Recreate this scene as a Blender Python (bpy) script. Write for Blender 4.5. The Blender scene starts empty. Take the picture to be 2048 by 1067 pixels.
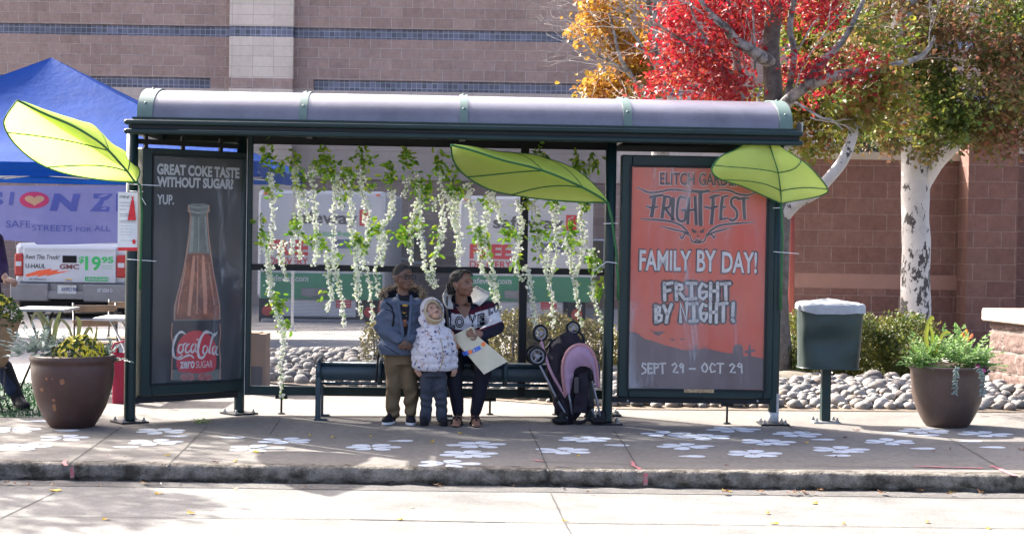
import bpy, math, random
from mathutils import Vector as V, Matrix, noise
from mathutils.bvhtree import BVHTree
random.seed(11)
scene = bpy.context.scene
COL = scene.collection
PI = math.pi
rad = math.radians
# ---------------------------------------------------------------- camera
F = 3500.0; HC = 1.57; PITCH = math.atan(77.5 / 3500); ROLL = 0.016; GRADE = 0.0083
cam = bpy.data.objects.new('camera', bpy.data.cameras.new('camera'))
COL.objects.link(cam)
CR = Matrix.Rotation(PI / 2 - PITCH, 3, 'X') @ Matrix.Rotation(ROLL, 3, 'Z')
CO = V((0, 0, HC))
cam.matrix_world = Matrix.Translation(CO) @ CR.to_4x4()
cam.data.sensor_width = 36; cam.data.lens = 36 * F / 2048
cam.data.clip_start = 0.1; cam.data.clip_end = 2000
cam.data.dof.use_dof = False
scene.camera = cam
# ---------------------------------------------------------------- sky, sun, exposure
SUN_EL = rad(36); SUN_AZ = rad(48)          # azimuth: from straight behind the shelter towards the left
sundir = V((-math.sin(SUN_AZ) * math.cos(SUN_EL), math.cos(SUN_AZ) * math.cos(SUN_EL), math.sin(SUN_EL)))
w = bpy.data.worlds.new('World'); scene.world = w; w.use_nodes = True
nt = w.node_tree; bg = nt.nodes['Background']
sky = nt.nodes.new('ShaderNodeTexSky'); sky.sky_type = 'NISHITA'; sky.sun_disc = False
sky.sun_elevation = SUN_EL; sky.sun_rotation = -SUN_AZ
sky.altitude = 800; sky.air_density = 0.5; sky.dust_density = 8.0; sky.ozone_density = 0.0
nt.links.new(sky.outputs[0], bg.inputs[0]); bg.inputs[1].default_value = 0.15
sl = bpy.data.lights.new('sun', 'SUN'); sl.energy = 3.8; sl.angle = rad(0.5); sl.color = (1, 0.955, 0.88)
sun = bpy.data.objects.new('sun', sl); COL.objects.link(sun)
sun.rotation_euler = sundir.to_track_quat('Z', 'Y').to_euler(); sun.location = (0, 0, 20)
scene.view_settings.view_transform = 'Standard'; scene.view_settings.look = 'None'
scene.view_settings.exposure = 2.4; scene.view_settings.gamma = 1
scene.cycles.use_denoising = True
scene.cycles.max_bounces = 8; scene.cycles.transparent_max_bounces = 12
scene.cycles.sample_clamp_indirect = 6
# ---------------------------------------------------------------- pixel helpers (photo pixels -> true places)
def ray(px, py):
    return (CR @ V((px - 1024, 533.5 - py, -F))).normalized()
def P(px, py, Y):
    d = ray(px, py); return CO + d * (Y / d.y)
def gz(x, dz=0.0): return GRADE * x + dz
def G(px, py, dz=0.0):
    d = ray(px, py); t = (dz - CO.z) / (d.z - GRADE * d.x)
    return CO + d * t
class Fr:
    """vertical plane: origin o, horizontal direction u, normal n pointing away from the street"""
    def __init__(s, o, u):
        s.o = V(o); s.u = V((u[0], u[1], 0)).normalized(); s.n = V((-s.u.y, s.u.x, 0)); s.z = V((0, 0, 1))
    def at(s, u, v, w=0.0): return s.o + s.u * u + s.z * v + s.n * w
    def uv(s, px, py, w=0.0):
        d = ray(px, py); q = s.o + s.n * w - CO; t = q.dot(s.n) / d.dot(s.n)
        h = CO + d * t - s.o
        return h.dot(s.u), h.z
    def p(s, px, py, w=0.0):
        u, v = s.uv(px, py, w); return s.at(u, v, w)
# ---------------------------------------------------------------- mesh builder
class MB:
    def __init__(s): s.v = []; s.f = []; s.m = []; s.sm = []
    def add(s, vs, fs, m=0, smooth=False):
        b = len(s.v); s.v += [V(x) for x in vs]
        s.f += [[i + b for i in f] for f in fs]; s.m += [m] * len(fs); s.sm += [smooth] * len(fs)
    def box(s, c, size, rot=None, m=0):
        c = V(c); x, y, z = size[0] / 2, size[1] / 2, size[2] / 2
        vs = [V((a * x, b * y, d * z)) for d in (-1, 1) for b in (-1, 1) for a in (-1, 1)]
        if rot is not None: vs = [rot @ q for q in vs]
        s.add([c + q for q in vs], [(0, 2, 3, 1), (4, 5, 7, 6), (0, 1, 5, 4), (2, 6, 7, 3), (0, 4, 6, 2), (1, 3, 7, 5)], m)
    def bbox(s, fr, u0, u1, v0, v1, w0, w1, m=0):
        vs = [fr.at(u, v, w) for v in (v0, v1) for w in (w0, w1) for u in (u0, u1)]
        s.add(vs, [(0, 2, 3, 1), (4, 5, 7, 6), (0, 1, 5, 4), (2, 6, 7, 3), (0, 4, 6, 2), (1, 3, 7, 5)], m)
    def cbox(s, fr, u0, u1, v0, v1, w0, w1, b=0.01, m=0):
        """box with chamfered corners seen from the front (prism along w) and a bevelled front"""
        pts = [(u0 + b, v0), (u1 - b, v0), (u1, v0 + b), (u1, v1 - b), (u1 - b, v1), (u0 + b, v1), (u0, v1 - b), (u0, v0 + b)]
        cu, cv = (u0 + u1) / 2, (v0 + v1) / 2
        def sh(k): return [((cu + (a - cu) * (1 - 2 * k / max(1e-6, u1 - u0))), (cv + (c - cv) * (1 - 2 * k / max(1e-6, v1 - v0)))) for a, c in pts]
        rings = [(sh(b), w0), (pts, w0 + b), (pts, w1)]
        vs = []; n = 8
        for pp, ww in rings: vs += [fr.at(a, c, ww) for a, c in pp]
        fs = [tuple(range(n))]
        for r in range(2):
            for i in range(n): fs.append((r * n + i, (r + 1) * n + i, (r + 1) * n + (i + 1) % n, r * n + (i + 1) % n))
        fs.append(tuple(reversed(range(2 * n, 3 * n))))
        s.add(vs, fs, m)
    def tube(s, pts, r, n=8, caps=True, m=0, smooth=True, flat=1.0):
        pts = [V(p) for p in pts]; N = len(pts)
        rs = r if isinstance(r, (list, tuple)) else [r] * N
        up = None; vs = []
        for i, p in enumerate(pts):
            t = (pts[min(i + 1, N - 1)] - pts[max(i - 1, 0)])
            if t.length < 1e-9: t = V((0, 0, 1))
            t.normalize()
            if up is None:
                a = V((0, 0, 1)) if abs(t.z) < .9 else V((1, 0, 0))
                up = (a - t * a.dot(t)).normalized()
            else:
                up = up - t * up.dot(t)
                up = up.normalized() if up.length > 1e-6 else V((1, 0, 0))
            sd = t.cross(up)
            for k in range(n):
                a = 2 * PI * k / n
                vs.append(p + (sd * math.cos(a) + up * (math.sin(a) * flat)) * rs[i])
        fs = []
        for i in range(N - 1):
            for k in range(n):
                fs.append((i * n + k, i * n + (k + 1) % n, (i + 1) * n + (k + 1) % n, (i + 1) * n + k))
        s.add(vs, fs, m, smooth)
        if caps:
            b = len(s.v) - N * n
            s.f += [[b + k for k in reversed(range(n))], [b + (N - 1) * n + k for k in range(n)]]; s.m += [m, m]; s.sm += [False, False]
    def lathe(s, prof, c, n=32, m=0, smooth=True, sx=1, sy=1, rot=None):
        c = V(c); vs = []
        for r, z in prof:
            for k in range(n):
                a = 2 * PI * k / n; q = V((r * sx * math.cos(a), r * sy * math.sin(a), z))
                vs.append(c + (rot @ q if rot is not None else q))
        fs = []
        for i in range(len(prof) - 1):
            for k in range(n): fs.append((i * n + k, i * n + (k + 1) % n, (i + 1) * n + (k + 1) % n, (i + 1) * n + k))
        fs.append(tuple(reversed(range(n)))); fs.append(tuple((len(prof) - 1) * n + k for k in range(n)))
        s.add(vs, fs, m, smooth)
    def ell(s, c, r, rot=None, nu=14, nv=9, m=0, fn=None):
        c = V(c); r = (r, r, r) if not isinstance(r, (tuple, list)) else r; vs = []; fs = []
        for i in range(nv + 1):
            th = PI * i / nv
            for k in range(nu):
                a = 2 * PI * k / nu
                q = V((math.sin(th) * math.cos(a) * r[0], math.sin(th) * math.sin(a) * r[1], math.cos(th) * r[2]))
                if fn: q = fn(q)
                vs.append(c + (rot @ q if rot is not None else q))
        for i in range(nv):
            for k in range(nu): fs.append((i * nu + k, (i + 1) * nu + k, (i + 1) * nu + (k + 1) % nu, i * nu + (k + 1) % nu))
        s.add(vs, fs, m, True)
    def ring(s, c, R, r, axis, n=24, k=8, m=0):
        ax = V(axis).normalized(); a = V((0, 0, 1)) if abs(ax.z) < .9 else V((1, 0, 0))
        e1 = (a - ax * a.dot(ax)).normalized(); e2 = ax.cross(e1)
        s.tube([V(c) + (e1 * math.cos(2 * PI * i / n) + e2 * math.sin(2 * PI * i / n)) * R for i in range(n + 1)], r, k, False, m)
    def prism(s, pts, d, m=0):
        """flat polygon of 3D points given thickness along vector d"""
        n = len(pts); d = V(d); pts = [V(p) for p in pts]
        s.add(pts + [p + d for p in pts], [tuple(range(n)), tuple(reversed(range(n, 2 * n)))] + [(i, n + i, n + (i + 1) % n, (i + 1) % n) for i in range(n)], m)
    def poly(s, fr, px, w, m=0):
        s.add([fr.p(x, y, w) for x, y in px], [tuple(range(len(px)))], m)
    def ribbon(s, fr, px, wid, w, m=0, taper=None):
        """flat stroke through photo points on plane fr"""
        uv = [fr.uv(x, y, w) for x, y in px]; N = len(uv); vs = []; fs = []
        for i, (a, b) in enumerate(uv):
            p, q = uv[max(0, i - 1)], uv[min(N - 1, i + 1)]
            dx, dy = q[0] - p[0], q[1] - p[1]; L = math.hypot(dx, dy) or 1
            h = wid / 2 * (taper[i] if taper else 1)
            vs += [fr.at(a - dy / L * h, b + dx / L * h, w), fr.at(a + dy / L * h, b - dx / L * h, w)]
        for i in range(N - 1): fs.append((2 * i, 2 * i + 1, 2 * i + 3, 2 * i + 2))
        s.add(vs, fs, m)
    def grid(s, rows, m=0, smooth=True):
        n = len(rows[0]); vs = [q for r in rows for q in r]; fs = []
        for i in range(len(rows) - 1):
            for k in range(n - 1): fs.append((i * n + k, i * n + k + 1, (i + 1) * n + k + 1, (i + 1) * n + k))
        s.add(vs, fs, m, smooth)
    def leaf(s, c, d, nrm, L, W, m=0, fold=.25):
        """small folded leaf blade: 6 verts, one island"""
        d = V(d).normalized(); nrm = V(nrm); sd = d.cross(nrm)
        sd = sd.normalized() if sd.length > 1e-6 else V((1, 0, 0)); nn = sd.cross(d)
        c = V(c)
        vs = [c, c + d * L * .35 + sd * W / 2 + nn * W * fold, c + d * L * .7 + sd * W * .38 + nn * W * fold * .6, c + d * L,
              c + d * L * .7 - sd * W * .38 + nn * W * fold * .6, c + d * L * .35 - sd * W / 2 + nn * W * fold]
        s.add(vs, [(0, 1, 2, 3), (0, 3, 4, 5)], m)
    def mesh(s, name, mats, org=V((0, 0, 0))):
        me = bpy.data.meshes.new(name)
        me.from_pydata([tuple(p - org) for p in s.v], [], s.f)
        for q in (mats if isinstance(mats, (list, tuple)) else [mats]): me.materials.append(q)
        me.polygons.foreach_set('material_index', s.m)
        me.polygons.foreach_set('use_smooth', s.sm)
        me.update(); return me
def setp(o, label=None, cat=None, group=None, kind=None):
    if label: o['label'] = label
    if cat: o['category'] = cat
    if group: o['group'] = group
    if kind: o['kind'] = kind
    return o
def thing(name, label, cat, loc, group=None):
    o = bpy.data.objects.new(name, None); COL.objects.link(o); o.location = loc; o.empty_display_size = .1
    return setp(o, label, cat, group)
def base_of(o):
    q = V(o.location)
    while o.parent: o = o.parent; q += V(o.location)
    return q
def part(name, mb, mats, parent, label=None):
    """one mesh object under parent; builder coordinates are world coordinates"""
    o = bpy.data.objects.new(name, mb.mesh(name, mats, base_of(parent)))
    COL.objects.link(o); o.parent = parent
    if label: o['label'] = label
    return o
def solo(name, mb, mats, label, cat, loc=None, group=None, kind=None):
    loc = V(loc) if loc is not None else V((0, 0, 0))
    o = bpy.data.objects.new(name, mb.mesh(name, mats, loc)); COL.objects.link(o); o.location = loc
    return setp(o, label, cat, group, kind)
def struct(name, mb, mats):
    return solo(name, mb, mats, None, None, kind='structure')
def organic(mb, voxel, smooth=4, sub=False):
    """overlapping closed volumes -> one continuous surface"""
    me = mb.mesh('t', [])
    o = bpy.data.objects.new('t', me); COL.objects.link(o)
    r = o.modifiers.new('r', 'REMESH'); r.mode = 'VOXEL'; r.voxel_size = voxel
    if smooth:
        k = o.modifiers.new('s', 'SMOOTH'); k.iterations = smooth; k.factor = .5
    dg = bpy.context.evaluated_depsgraph_get(); ev = o.evaluated_get(dg); m2 = ev.to_mesh()
    out = MB(); out.add([q.co.copy() for q in m2.vertices], [tuple(p.vertices) for p in m2.polygons], 0, True)
    ev.to_mesh_clear(); bpy.data.objects.remove(o); bpy.data.meshes.remove(me)
    return out
# ---------------------------------------------------------------- text
_tc = {}
def glyphs(body, bold=0.0, shear=0.0, space=1.0):
    k = (body, bold, shear, space)
    if k not in _tc:
        cu = bpy.data.curves.new('t', 'FONT'); cu.body = body; cu.offset = bold; cu.shear = shear; cu.space_character = space
        cu.resolution_u = 3
        o = bpy.data.objects.new('t', cu); COL.objects.link(o)
        dg = bpy.context.evaluated_depsgraph_get(); ev = o.evaluated_get(dg); m = ev.to_mesh()
        vs = [(q.co.x, q.co.y) for q in m.vertices]; fs = [tuple(p.vertices) for p in m.polygons]
        ev.to_mesh_clear(); bpy.data.objects.remove(o); bpy.data.curves.remove(cu)
        x0 = min(a for a, b in vs); x1 = max(a for a, b in vs); y0 = min(b for a, b in vs); y1 = max(b for a, b in vs)
        _tc[k] = ([((a - x0) / (x1 - x0), (b - y0) / (y1 - y0)) for a, b in vs], fs)
    return _tc[k]
def text_px(mb, fr, body, x0, x1, y0, y1, w, bold=0.0, shear=0.0, m=0, space=1.0, rise=0.0, grow=0.0):
    """text fitted to the photo box x0..x1, y0(top)..y1(bottom) on plane fr"""
    vs, fs = glyphs(body, bold, shear, space); ym = (y0 + y1) / 2; xm = (x0 + x1) / 2
    u0 = fr.uv(x0, ym, w)[0] - grow; u1 = fr.uv(x1, ym, w)[0] + grow; v0 = fr.uv(xm, y1, w)[1] - grow; v1 = fr.uv(xm, y0, w)[1] + grow
    mb.add([fr.at(u0 + a * (u1 - u0), v0 + b * (v1 - v0) + rise * (a - .5), w) for a, b in vs], fs, m)
def bvh_of(mb): return BVHTree.FromPolygons([tuple(q) for q in mb.v], mb.f)
# ---------------------------------------------------------------- materials
def _n(nt, t, **k):
    n = nt.nodes.new(t)
    for a, b in k.items(): setattr(n, a, b)
    return n
def rgb(c): return (c[0], c[1], c[2], 1)
def ramp(nt, src, stops, interp='LINEAR'):
    r = _n(nt, 'ShaderNodeValToRGB'); e = r.color_ramp; e.interpolation = interp
    while len(e.elements) < len(stops): e.elements.new(.5)
    for q, (p, c) in zip(e.elements, stops): q.position = p; q.color = rgb(c) if not isinstance(c, (int, float)) else (c, c, c, 1)
    if src is not None: nt.links.new(src, r.inputs[0])
    return r
def noise_tex(nt, scale, detail=4, rough=.6, coord='Object', vec=None, dist=0.0):
    if vec is None: vec = _n(nt, 'ShaderNodeTexCoord').outputs[coord]
    t = _n(nt, 'ShaderNodeTexNoise'); t.inputs['Scale'].default_value = scale; t.inputs['Detail'].default_value = detail
    t.inputs['Roughness'].default_value = rough; t.inputs['Distortion'].default_value = dist
    nt.links.new(vec, t.inputs['Vector']); return t
def mat(name, col, rough=.6, col2=None, scale=4, bump=0.0, bscale=30, metal=0.0, spec=.5, fine=0.0, cut=(.35, .68), sheen=0.0, trans=0.0):
    m = bpy.data.materials.new(name); m.use_nodes = True; nt = m.node_tree; b = nt.nodes['Principled BSDF']
    b.inputs['Base Color'].default_value = rgb(col); b.inputs['Roughness'].default_value = rough
    b.inputs['Metallic'].default_value = metal; b.inputs['Specular IOR Level'].default_value = spec
    if sheen: b.inputs['Sheen Weight'].default_value = sheen
    m['_c'] = 0
    if col2:
        t = noise_tex(nt, scale, 6, .65); r = ramp(nt, t.outputs['Fac'], [(cut[0], col), (cut[1], col2)])
        out = r.outputs[0]
        if fine:
            t2 = noise_tex(nt, scale * 25, 2, .6); r2 = ramp(nt, t2.outputs['Fac'], [(.3, 1 - fine), (.7, 1 + fine * 0.0)])
            mx = _n(nt, 'ShaderNodeMix', data_type='RGBA', blend_type='MULTIPLY'); mx.inputs[0].default_value = 1
            nt.links.new(out, mx.inputs[6]); nt.links.new(r2.outputs[0], mx.inputs[7]); out = mx.outputs[2]
        nt.links.new(out, b.inputs['Base Color'])
    if bump:
        t = noise_tex(nt, bscale, 5, .6); bp = _n(nt, 'ShaderNodeBump'); bp.inputs['Strength'].default_value = bump; bp.inputs['Distance'].default_value = .02
        nt.links.new(t.outputs['Fac'], bp.inputs['Height']); nt.links.new(bp.outputs[0], b.inputs['Normal'])
    if trans:
        tr = _n(nt, 'ShaderNodeBsdfTranslucent'); tr.inputs[0].default_value = rgb(col); mx = _n(nt, 'ShaderNodeMixShader'); mx.inputs[0].default_value = trans
        nt.links.new(b.outputs[0], mx.inputs[1]); nt.links.new(tr.outputs[0], mx.inputs[2])
        if col2: nt.links.new(b.inputs['Base Color'].links[0].from_socket, tr.inputs[0])
        nt.links.new(mx.outputs[0], nt.nodes['Material Output'].inputs[0])
    return m
def leafmat(name, cols, trans=.45, rough=.5, patch=None, pscale=.8):
    """each leaf (mesh island) takes its own shade; patch: colours of neighbouring boughs"""
    m = bpy.data.materials.new(name); m.use_nodes = True; nt = m.node_tree; b = nt.nodes['Principled BSDF']
    g = _n(nt, 'ShaderNodeNewGeometry')
    st = [(i / max(1, len(cols) - 1), c) for i, c in enumerate(cols)]
    r = ramp(nt, g.outputs['Random Per Island'], st); out = r.outputs[0]
    if patch:
        t = noise_tex(nt, pscale, 3, .6); f = ramp(nt, t.outputs['Fac'], [(.44, 0.0), (.56, 1.0)])
        r2 = ramp(nt, g.outputs['Random Per Island'], [(i / max(1, len(patch) - 1), c) for i, c in enumerate(patch)])
        mx = _n(nt, 'ShaderNodeMix', data_type='RGBA'); nt.links.new(f.outputs[0], mx.inputs[0]); nt.links.new(out, mx.inputs[6]); nt.links.new(r2.outputs[0], mx.inputs[7]); out = mx.outputs[2]
    nt.links.new(out, b.inputs['Base Color']); b.inputs['Roughness'].default_value = rough
    tr = _n(nt, 'ShaderNodeBsdfTranslucent'); nt.links.new(out, tr.inputs[0])
    mx = _n(nt, 'ShaderNodeMixShader'); mx.inputs[0].default_value = trans
    nt.links.new(b.outputs[0], mx.inputs[1]); nt.links.new(tr.outputs[0], mx.inputs[2]); nt.links.new(mx.outputs[0], nt.nodes['Material Output'].inputs[0])
    return m
def brickmat(name, c1, c2, mortar, bw, bh, ms=.006, off=.5, bump=.6, rough=.9, origin=(0, 0, 0), vary=.35):
    m = bpy.data.materials.new(name); m.use_nodes = True; nt = m.node_tree; b = nt.nodes['Principled BSDF']; b.inputs['Roughness'].default_value = rough
    b.inputs['Specular IOR Level'].default_value = .2
    tc = _n(nt, 'ShaderNodeTexCoord'); mp = _n(nt, 'ShaderNodeMapping'); mp.inputs['Rotation'].default_value = (-PI / 2, 0, 0) if False else (0, 0, 0)
    sx = _n(nt, 'ShaderNodeSeparateXYZ'); cb = _n(nt, 'ShaderNodeCombineXYZ')
    nt.links.new(tc.outputs['Object'], sx.inputs[0])
    ad = _n(nt, 'ShaderNodeMath', operation='ADD'); nt.links.new(sx.outputs[0], ad.inputs[0]); nt.links.new(sx.outputs[1], ad.inputs[1])
    nt.links.new(ad.outputs[0], cb.inputs[0]); nt.links.new(sx.outputs[2], cb.inputs[1])
    mp.inputs['Location'].default_value = origin; nt.links.new(cb.outputs[0], mp.inputs[0])
    br = _n(nt, 'ShaderNodeTexBrick'); br.offset = off; br.inputs['Scale'].default_value = 1; br.inputs['Brick Width'].default_value = bw; br.inputs['Row Height'].default_value = bh
    br.inputs['Mortar Size'].default_value = ms; br.inputs['Mortar Smooth'].default_value = .3; br.inputs['Bias'].default_value = 0
    br.inputs['Color1'].default_value = rgb(c1); br.inputs['Color2'].default_value = rgb(c2); br.inputs['Mortar'].default_value = rgb(mortar)
    nt.links.new(mp.outputs[0], br.inputs['Vector'])
    t = noise_tex(nt, 9, 8, .75, vec=tc.outputs['Object']); r = ramp(nt, t.outputs['Fac'], [(.3, 1 - vary), (.7, 1.0 + 0)])
    mp3 = _n(nt, 'ShaderNodeMapping'); mp3.inputs['Scale'].default_value = (2.2, 2.2, .45); nt.links.new(tc.outputs['Object'], mp3.inputs[0]); t3 = noise_tex(nt, .5, 6, .7, vec=mp3.outputs[0]); r3 = ramp(nt, t3.outputs['Fac'], [(.3, .76), (.5, .93), (.7, 1.0)])
    mx = _n(nt, 'ShaderNodeMix', data_type='RGBA', blend_type='MULTIPLY'); mx.inputs[0].default_value = 1
    nt.links.new(br.outputs[0], mx.inputs[6]); nt.links.new(r.outputs[0], mx.inputs[7])
    mx2 = _n(nt, 'ShaderNodeMix', data_type='RGBA', blend_type='MULTIPLY'); mx2.inputs[0].default_value = 1
    nt.links.new(mx.outputs[2], mx2.inputs[6]); nt.links.new(r3.outputs[0], mx2.inputs[7]); nt.links.new(mx2.outputs[2], b.inputs['Base Color'])
    t2 = noise_tex(nt, 22, 6, .7, vec=tc.outputs['Object'])
    mm = _n(nt, 'ShaderNodeMath', operation='SUBTRACT'); nt.links.new(t2.outputs['Fac'], mm.inputs[0]); nt.links.new(br.outputs['Fac'], mm.inputs[1])
    bp = _n(nt, 'ShaderNodeBump'); bp.inputs['Strength'].default_value = bump; bp.inputs['Distance'].default_value = .02
    nt.links.new(mm.outputs[0], bp.inputs['Height']); nt.links.new(bp.outputs[0], b.inputs['Normal'])
    return m
GREEN = mat('shelter_green', (.008, .025, .025), .40, (.006, .017, .018), 3, .08, 60, spec=.3)
DARK = mat('dark_metal', (.007, .008, .010), .55, (.010, .011, .013), 5, spec=.25)
STEEL = mat('galvanised', (.38, .38, .37), .45, (.25, .25, .25), 14, metal=.6)
WHITE = mat('white_paint', (.78, .78, .78), .45, (.68, .69, .70), 3)
BLACK = mat('black', (.012, .012, .014), .5)
RUB = mat('rubber', (.015, .015, .016), .8)
# ================================================================ ground, road, sidewalk, kerb
def concrete(name, c1, c2, scale=1.2, spots=True, bump=.15):
    m = mat(name, c1, .9, c2, scale, bump, 60, spec=.2, fine=.28, cut=(.3, .7))
    return m
M_walk = concrete('sidewalk_concrete', (.150, .138, .126), (.21, .193, .175), .9)
M_road = concrete('road_concrete', (.13, .126, .118), (.225, .218, .205), 2.2)
M_kerb = mat('kerb_stone', (.085, .075, .062), .95, (.31, .28, .24), 9, 1.0, 40, spec=.1, fine=.6, cut=(.36, .60))
M_lot = concrete('lot_paving', (.40, .37, .33), (.50, .47, .42), .5)
M_joint = mat('joint_filler', (.03, .028, .026), .95, (.07, .065, .06), 9)
M_gut = mat('gutter_asphalt', (.10, .093, .088), .95, (.17, .155, .14), 6, .6, 70, fine=.45)
M_paint = mat('marking_paint', (.60, .65, .72), .7, (.27, .27, .275), 16, cut=(.52, .72), fine=.35)
M_pink = mat('pink_paint', (.50, .09, .13), .8, (.26, .17, .16), 40, cut=(.42, .55))
KL = G(0, 925); KRt = G(2048, 951)
kd = (KRt - KL); kslope = kd.y / kd.x
def kerbY(x): return KL.y + (x - KL.x) * kslope
KH = .115
def sheet(name, xs, yf0, yf1, dz, mt, ny=2):
    mb = MB(); rows = []
    for j in range(ny):
        t = j / (ny - 1); rows.append([V((x, yf0(x) * (1 - t) + yf1(x) * t, gz(x, dz))) for x in xs])
    mb.grid(rows, smooth=False); return struct(name, mb, mt)
XS = [-60, -20, -8, 0, 8, 20, 60]
ground = sheet('ground', [-150, -60, 60, 150], lambda x: 16.9, lambda x: 140, -.012, M_lot)
sidewalk = sheet('sidewalk', XS, lambda x: kerbY(x) + .10, lambda x: 17.0, 0.0, M_walk)
road = sheet('road', [-150, -60, -20, 0, 20, 60, 150], lambda x: -40.0, lambda x: kerbY(x) - .02, -KH, M_road)
# kerb: long weathered stone edge, broken into lengths
mb = MB()
prof = [(.16, .001), (.10, .001), (.05, .003), (.018, -.002), (.004, -.014), (.0, -.035), (.0, -.06), (.002, -.08), (.006, -.094), (.022, -.104), (.04, -.13)]
xs = [-9 + 18 * i / 700 for i in range(701)]
kjx = [G(131, 930).x, G(1097, 943).x, G(1276, 946).x, G(2030, 950).x]
rows = []
for k, (py, pz) in enumerate(prof):
    row = []
    for x in xs:
        n1 = noise.noise(V((x * 9, k * .55, 3))); n2 = noise.noise(V((x * 28, k * 1.3, 9))); n3 = noise.noise(V((x * 1.6, 0, 5)))
        amp = 0 if k < 2 else (.3 if k == 2 else 1)
        dj = min(abs(x - j) for j in kjx); notch = max(0, 1 - dj / .02) * .03 * (1 if k > 2 else .0)
        low = .5 * max(0, n3) * .05 if k >= 6 else 0
        row.append(V((x, kerbY(x) + py + amp * (n1 * .014 + n2 * .010 + .012 * noise.noise(V((x * 3, k * .4, 8)))) + notch + (low if k == 8 else 0), gz(x, pz) + amp * (n2 * .008 + n1 * .006) + (low if k in (7, 8, 9) else 0))))
    rows.append(row)
mb.grid(rows)
kerb = struct('kerb', mb, M_kerb)
def gpts(px, dz): return [G(x, y, dz) for x, y in px]
def gribbon(mb, px, wid, dz, jit=.0, m=0, n=24):
    """strip lying on the ground through photo points"""
    pts = gpts(px, dz); out = []
    for a, b in zip(pts, pts[1:]):
        for i in range(n): out.append(a.lerp(b, i / n))
    out.append(pts[-1]); vs = []
    for i, p in enumerate(out):
        d = (out[min(i + 1, len(out) - 1)] - out[max(0, i - 1)]); d.z = 0; d.normalize(); s = V((-d.y, d.x, 0))
        o = noise.noise(p * 6) * jit; h = wid / 2 * (1 + .6 * noise.noise(p * 15) * (1 if jit else 0))
        for q in (1, -1):
            r = p + s * (o + q * h); r.z = gz(r.x, dz); vs.append(r)
    mb.add(vs, [(2 * i, 2 * i + 1, 2 * i + 3, 2 * i + 2) for i in range(len(out) - 1)], m)
for px in ([(243, 853), (132, 930)], [(413, 853), (333, 932)], [(1059, 857), (1080, 898), (1097, 941)], [(1227, 860), (1250, 890), (1276, 935)], [(1894, 873), (2010, 940)],
           [(1590, 930), (2048, 938)], [(1085, 922), (1280, 929)], [(560, 838), (540, 868)], [(1570, 850), (1620, 866)]):
    mb = MB(); gribbon(mb, px, .010, .003, .004); part('joint', mb, M_joint, sidewalk)
for px, wd in (([(-20, 1031), (700, 1037)], .008), ([(700, 1037), (1010, 1043)], .022), ([(1010, 1043), (1360, 1047), (2080, 1056)], .010), ([(110, 983), (0, 1036)], .010), ([(1101, 985), (1128, 1040), (1150, 1080)], .010)):
    mb = MB(); gribbon(mb, px, wd, -KH + .003, .004); part('joint', mb, M_joint, road)
# broken asphalt strip in the gutter
mb = MB(); xs = [-9 + 18 * i / 300 for i in range(301)]
mb.grid([[V((x, kerbY(x) + .03 if k == 0 else kerbY(x) - (.22 + .03 * noise.noise(V((x * 2, 0, 1))) + .012 * noise.noise(V((x * 11, 0, 1)))) * (k / 4),
             gz(x, -KH + [.002, .010, .012, .007, .003][k] + (.009 * noise.noise(V((x * 7, k, 2))) if k < 4 else 0)))) for x in xs] for k in range(5)])
part('gutter', mb, M_gut, road)
for px, wd in (([(131, 919), (133, 930)], .03), ([(1262, 921), (1278, 937)], .022), ([(1985, 930), (2030, 950)], .035), ([(1830, 931), (1965, 935)], .035), ([(1070, 918), (1082, 921)], .04)):
    mb = MB(); gribbon(mb, px, wd, .006, .02, n=10); part('spray_mark', mb, M_pink, sidewalk)
for x in (131, 1288):
    mb = MB(); p = G(x, 935); yy = kerbY(p.x) - .012
    mb.add([V((p.x + a + .012 * noise.noise(V((a * 30, z * 40, 1))), yy - .004, gz(p.x, z))) for z in (-.012, -.05, -.09) for a in (-.013, .013)], [(0, 1, 3, 2), (2, 3, 5, 4)]); part('spray_mark', mb, M_pink, kerb)
# painted flowers on the sidewalk
def petal(mb, c, ang, L, W, dz):
    pts = []
    prof = [(.10, .0), (.25, .22), (.5, .42), (.75, .5), (.92, .36), (1.0, .0)]
    ca, sa = math.cos(ang), math.sin(ang)
    side = [(t * L, h * W) for t, h in prof] + [(t * L, -h * W) for t, h in reversed(prof[1:-1])]
    vs = []
    for t, h in side:
        x = c.x + ca * t - sa * h; y = c.y + sa * t + ca * h; vs.append(V((x, y, gz(x, dz))))
    mb.add(vs, [tuple(range(len(vs)))])
flow = [(22, 859, 6), (128, 875, 5), (38, 893, 6), (323, 862, 6), (309, 884, 6), (569, 881, 6), (506, 896, 5), (743, 894, 6), (952, 889, 6), (935, 908, 6), (894, 927, 5), (1169, 878, 6), (1128, 901, 6),
        (1467, 859, 6), (1592, 868, 6), (1410, 873, 6), (1535, 884, 6), (1370, 892, 6), (1506, 907, 6), (1679, 899, 6), (1780, 883, 6), (1847, 861, 6), (1971, 868, 6), (1330, 868, 5)]
for x, y, n in flow:
    mb = MB(); c = G(x, y); a0 = random.uniform(0, .5)
    for k in range(n): petal(mb, c, a0 + 2 * PI * k / n + random.uniform(-.12, .12), random.uniform(.185, .23), random.uniform(.11, .135), .0025)
    part('painted_flower', mb, M_paint, sidewalk)
for x, y, a in ((130, 861, .1), (248, 893, -.1), (460, 875, .1), (798, 882, .2), (350, 871, -.2), (1642, 879, .1), (1842, 897, .1), (1790, 866, 0), (1857, 871, .3), (1939, 883, .2), (1981, 894, 0), (1672, 911, .1), (1380, 912, 0), (1230, 889, -.2), (70, 842, .1)):
    mb = MB(); c = G(x, y); petal(mb, c - V((.11, 0, 0)), a, .22, .115, .0025); part('painted_petal', mb, M_paint, sidewalk)
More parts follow.
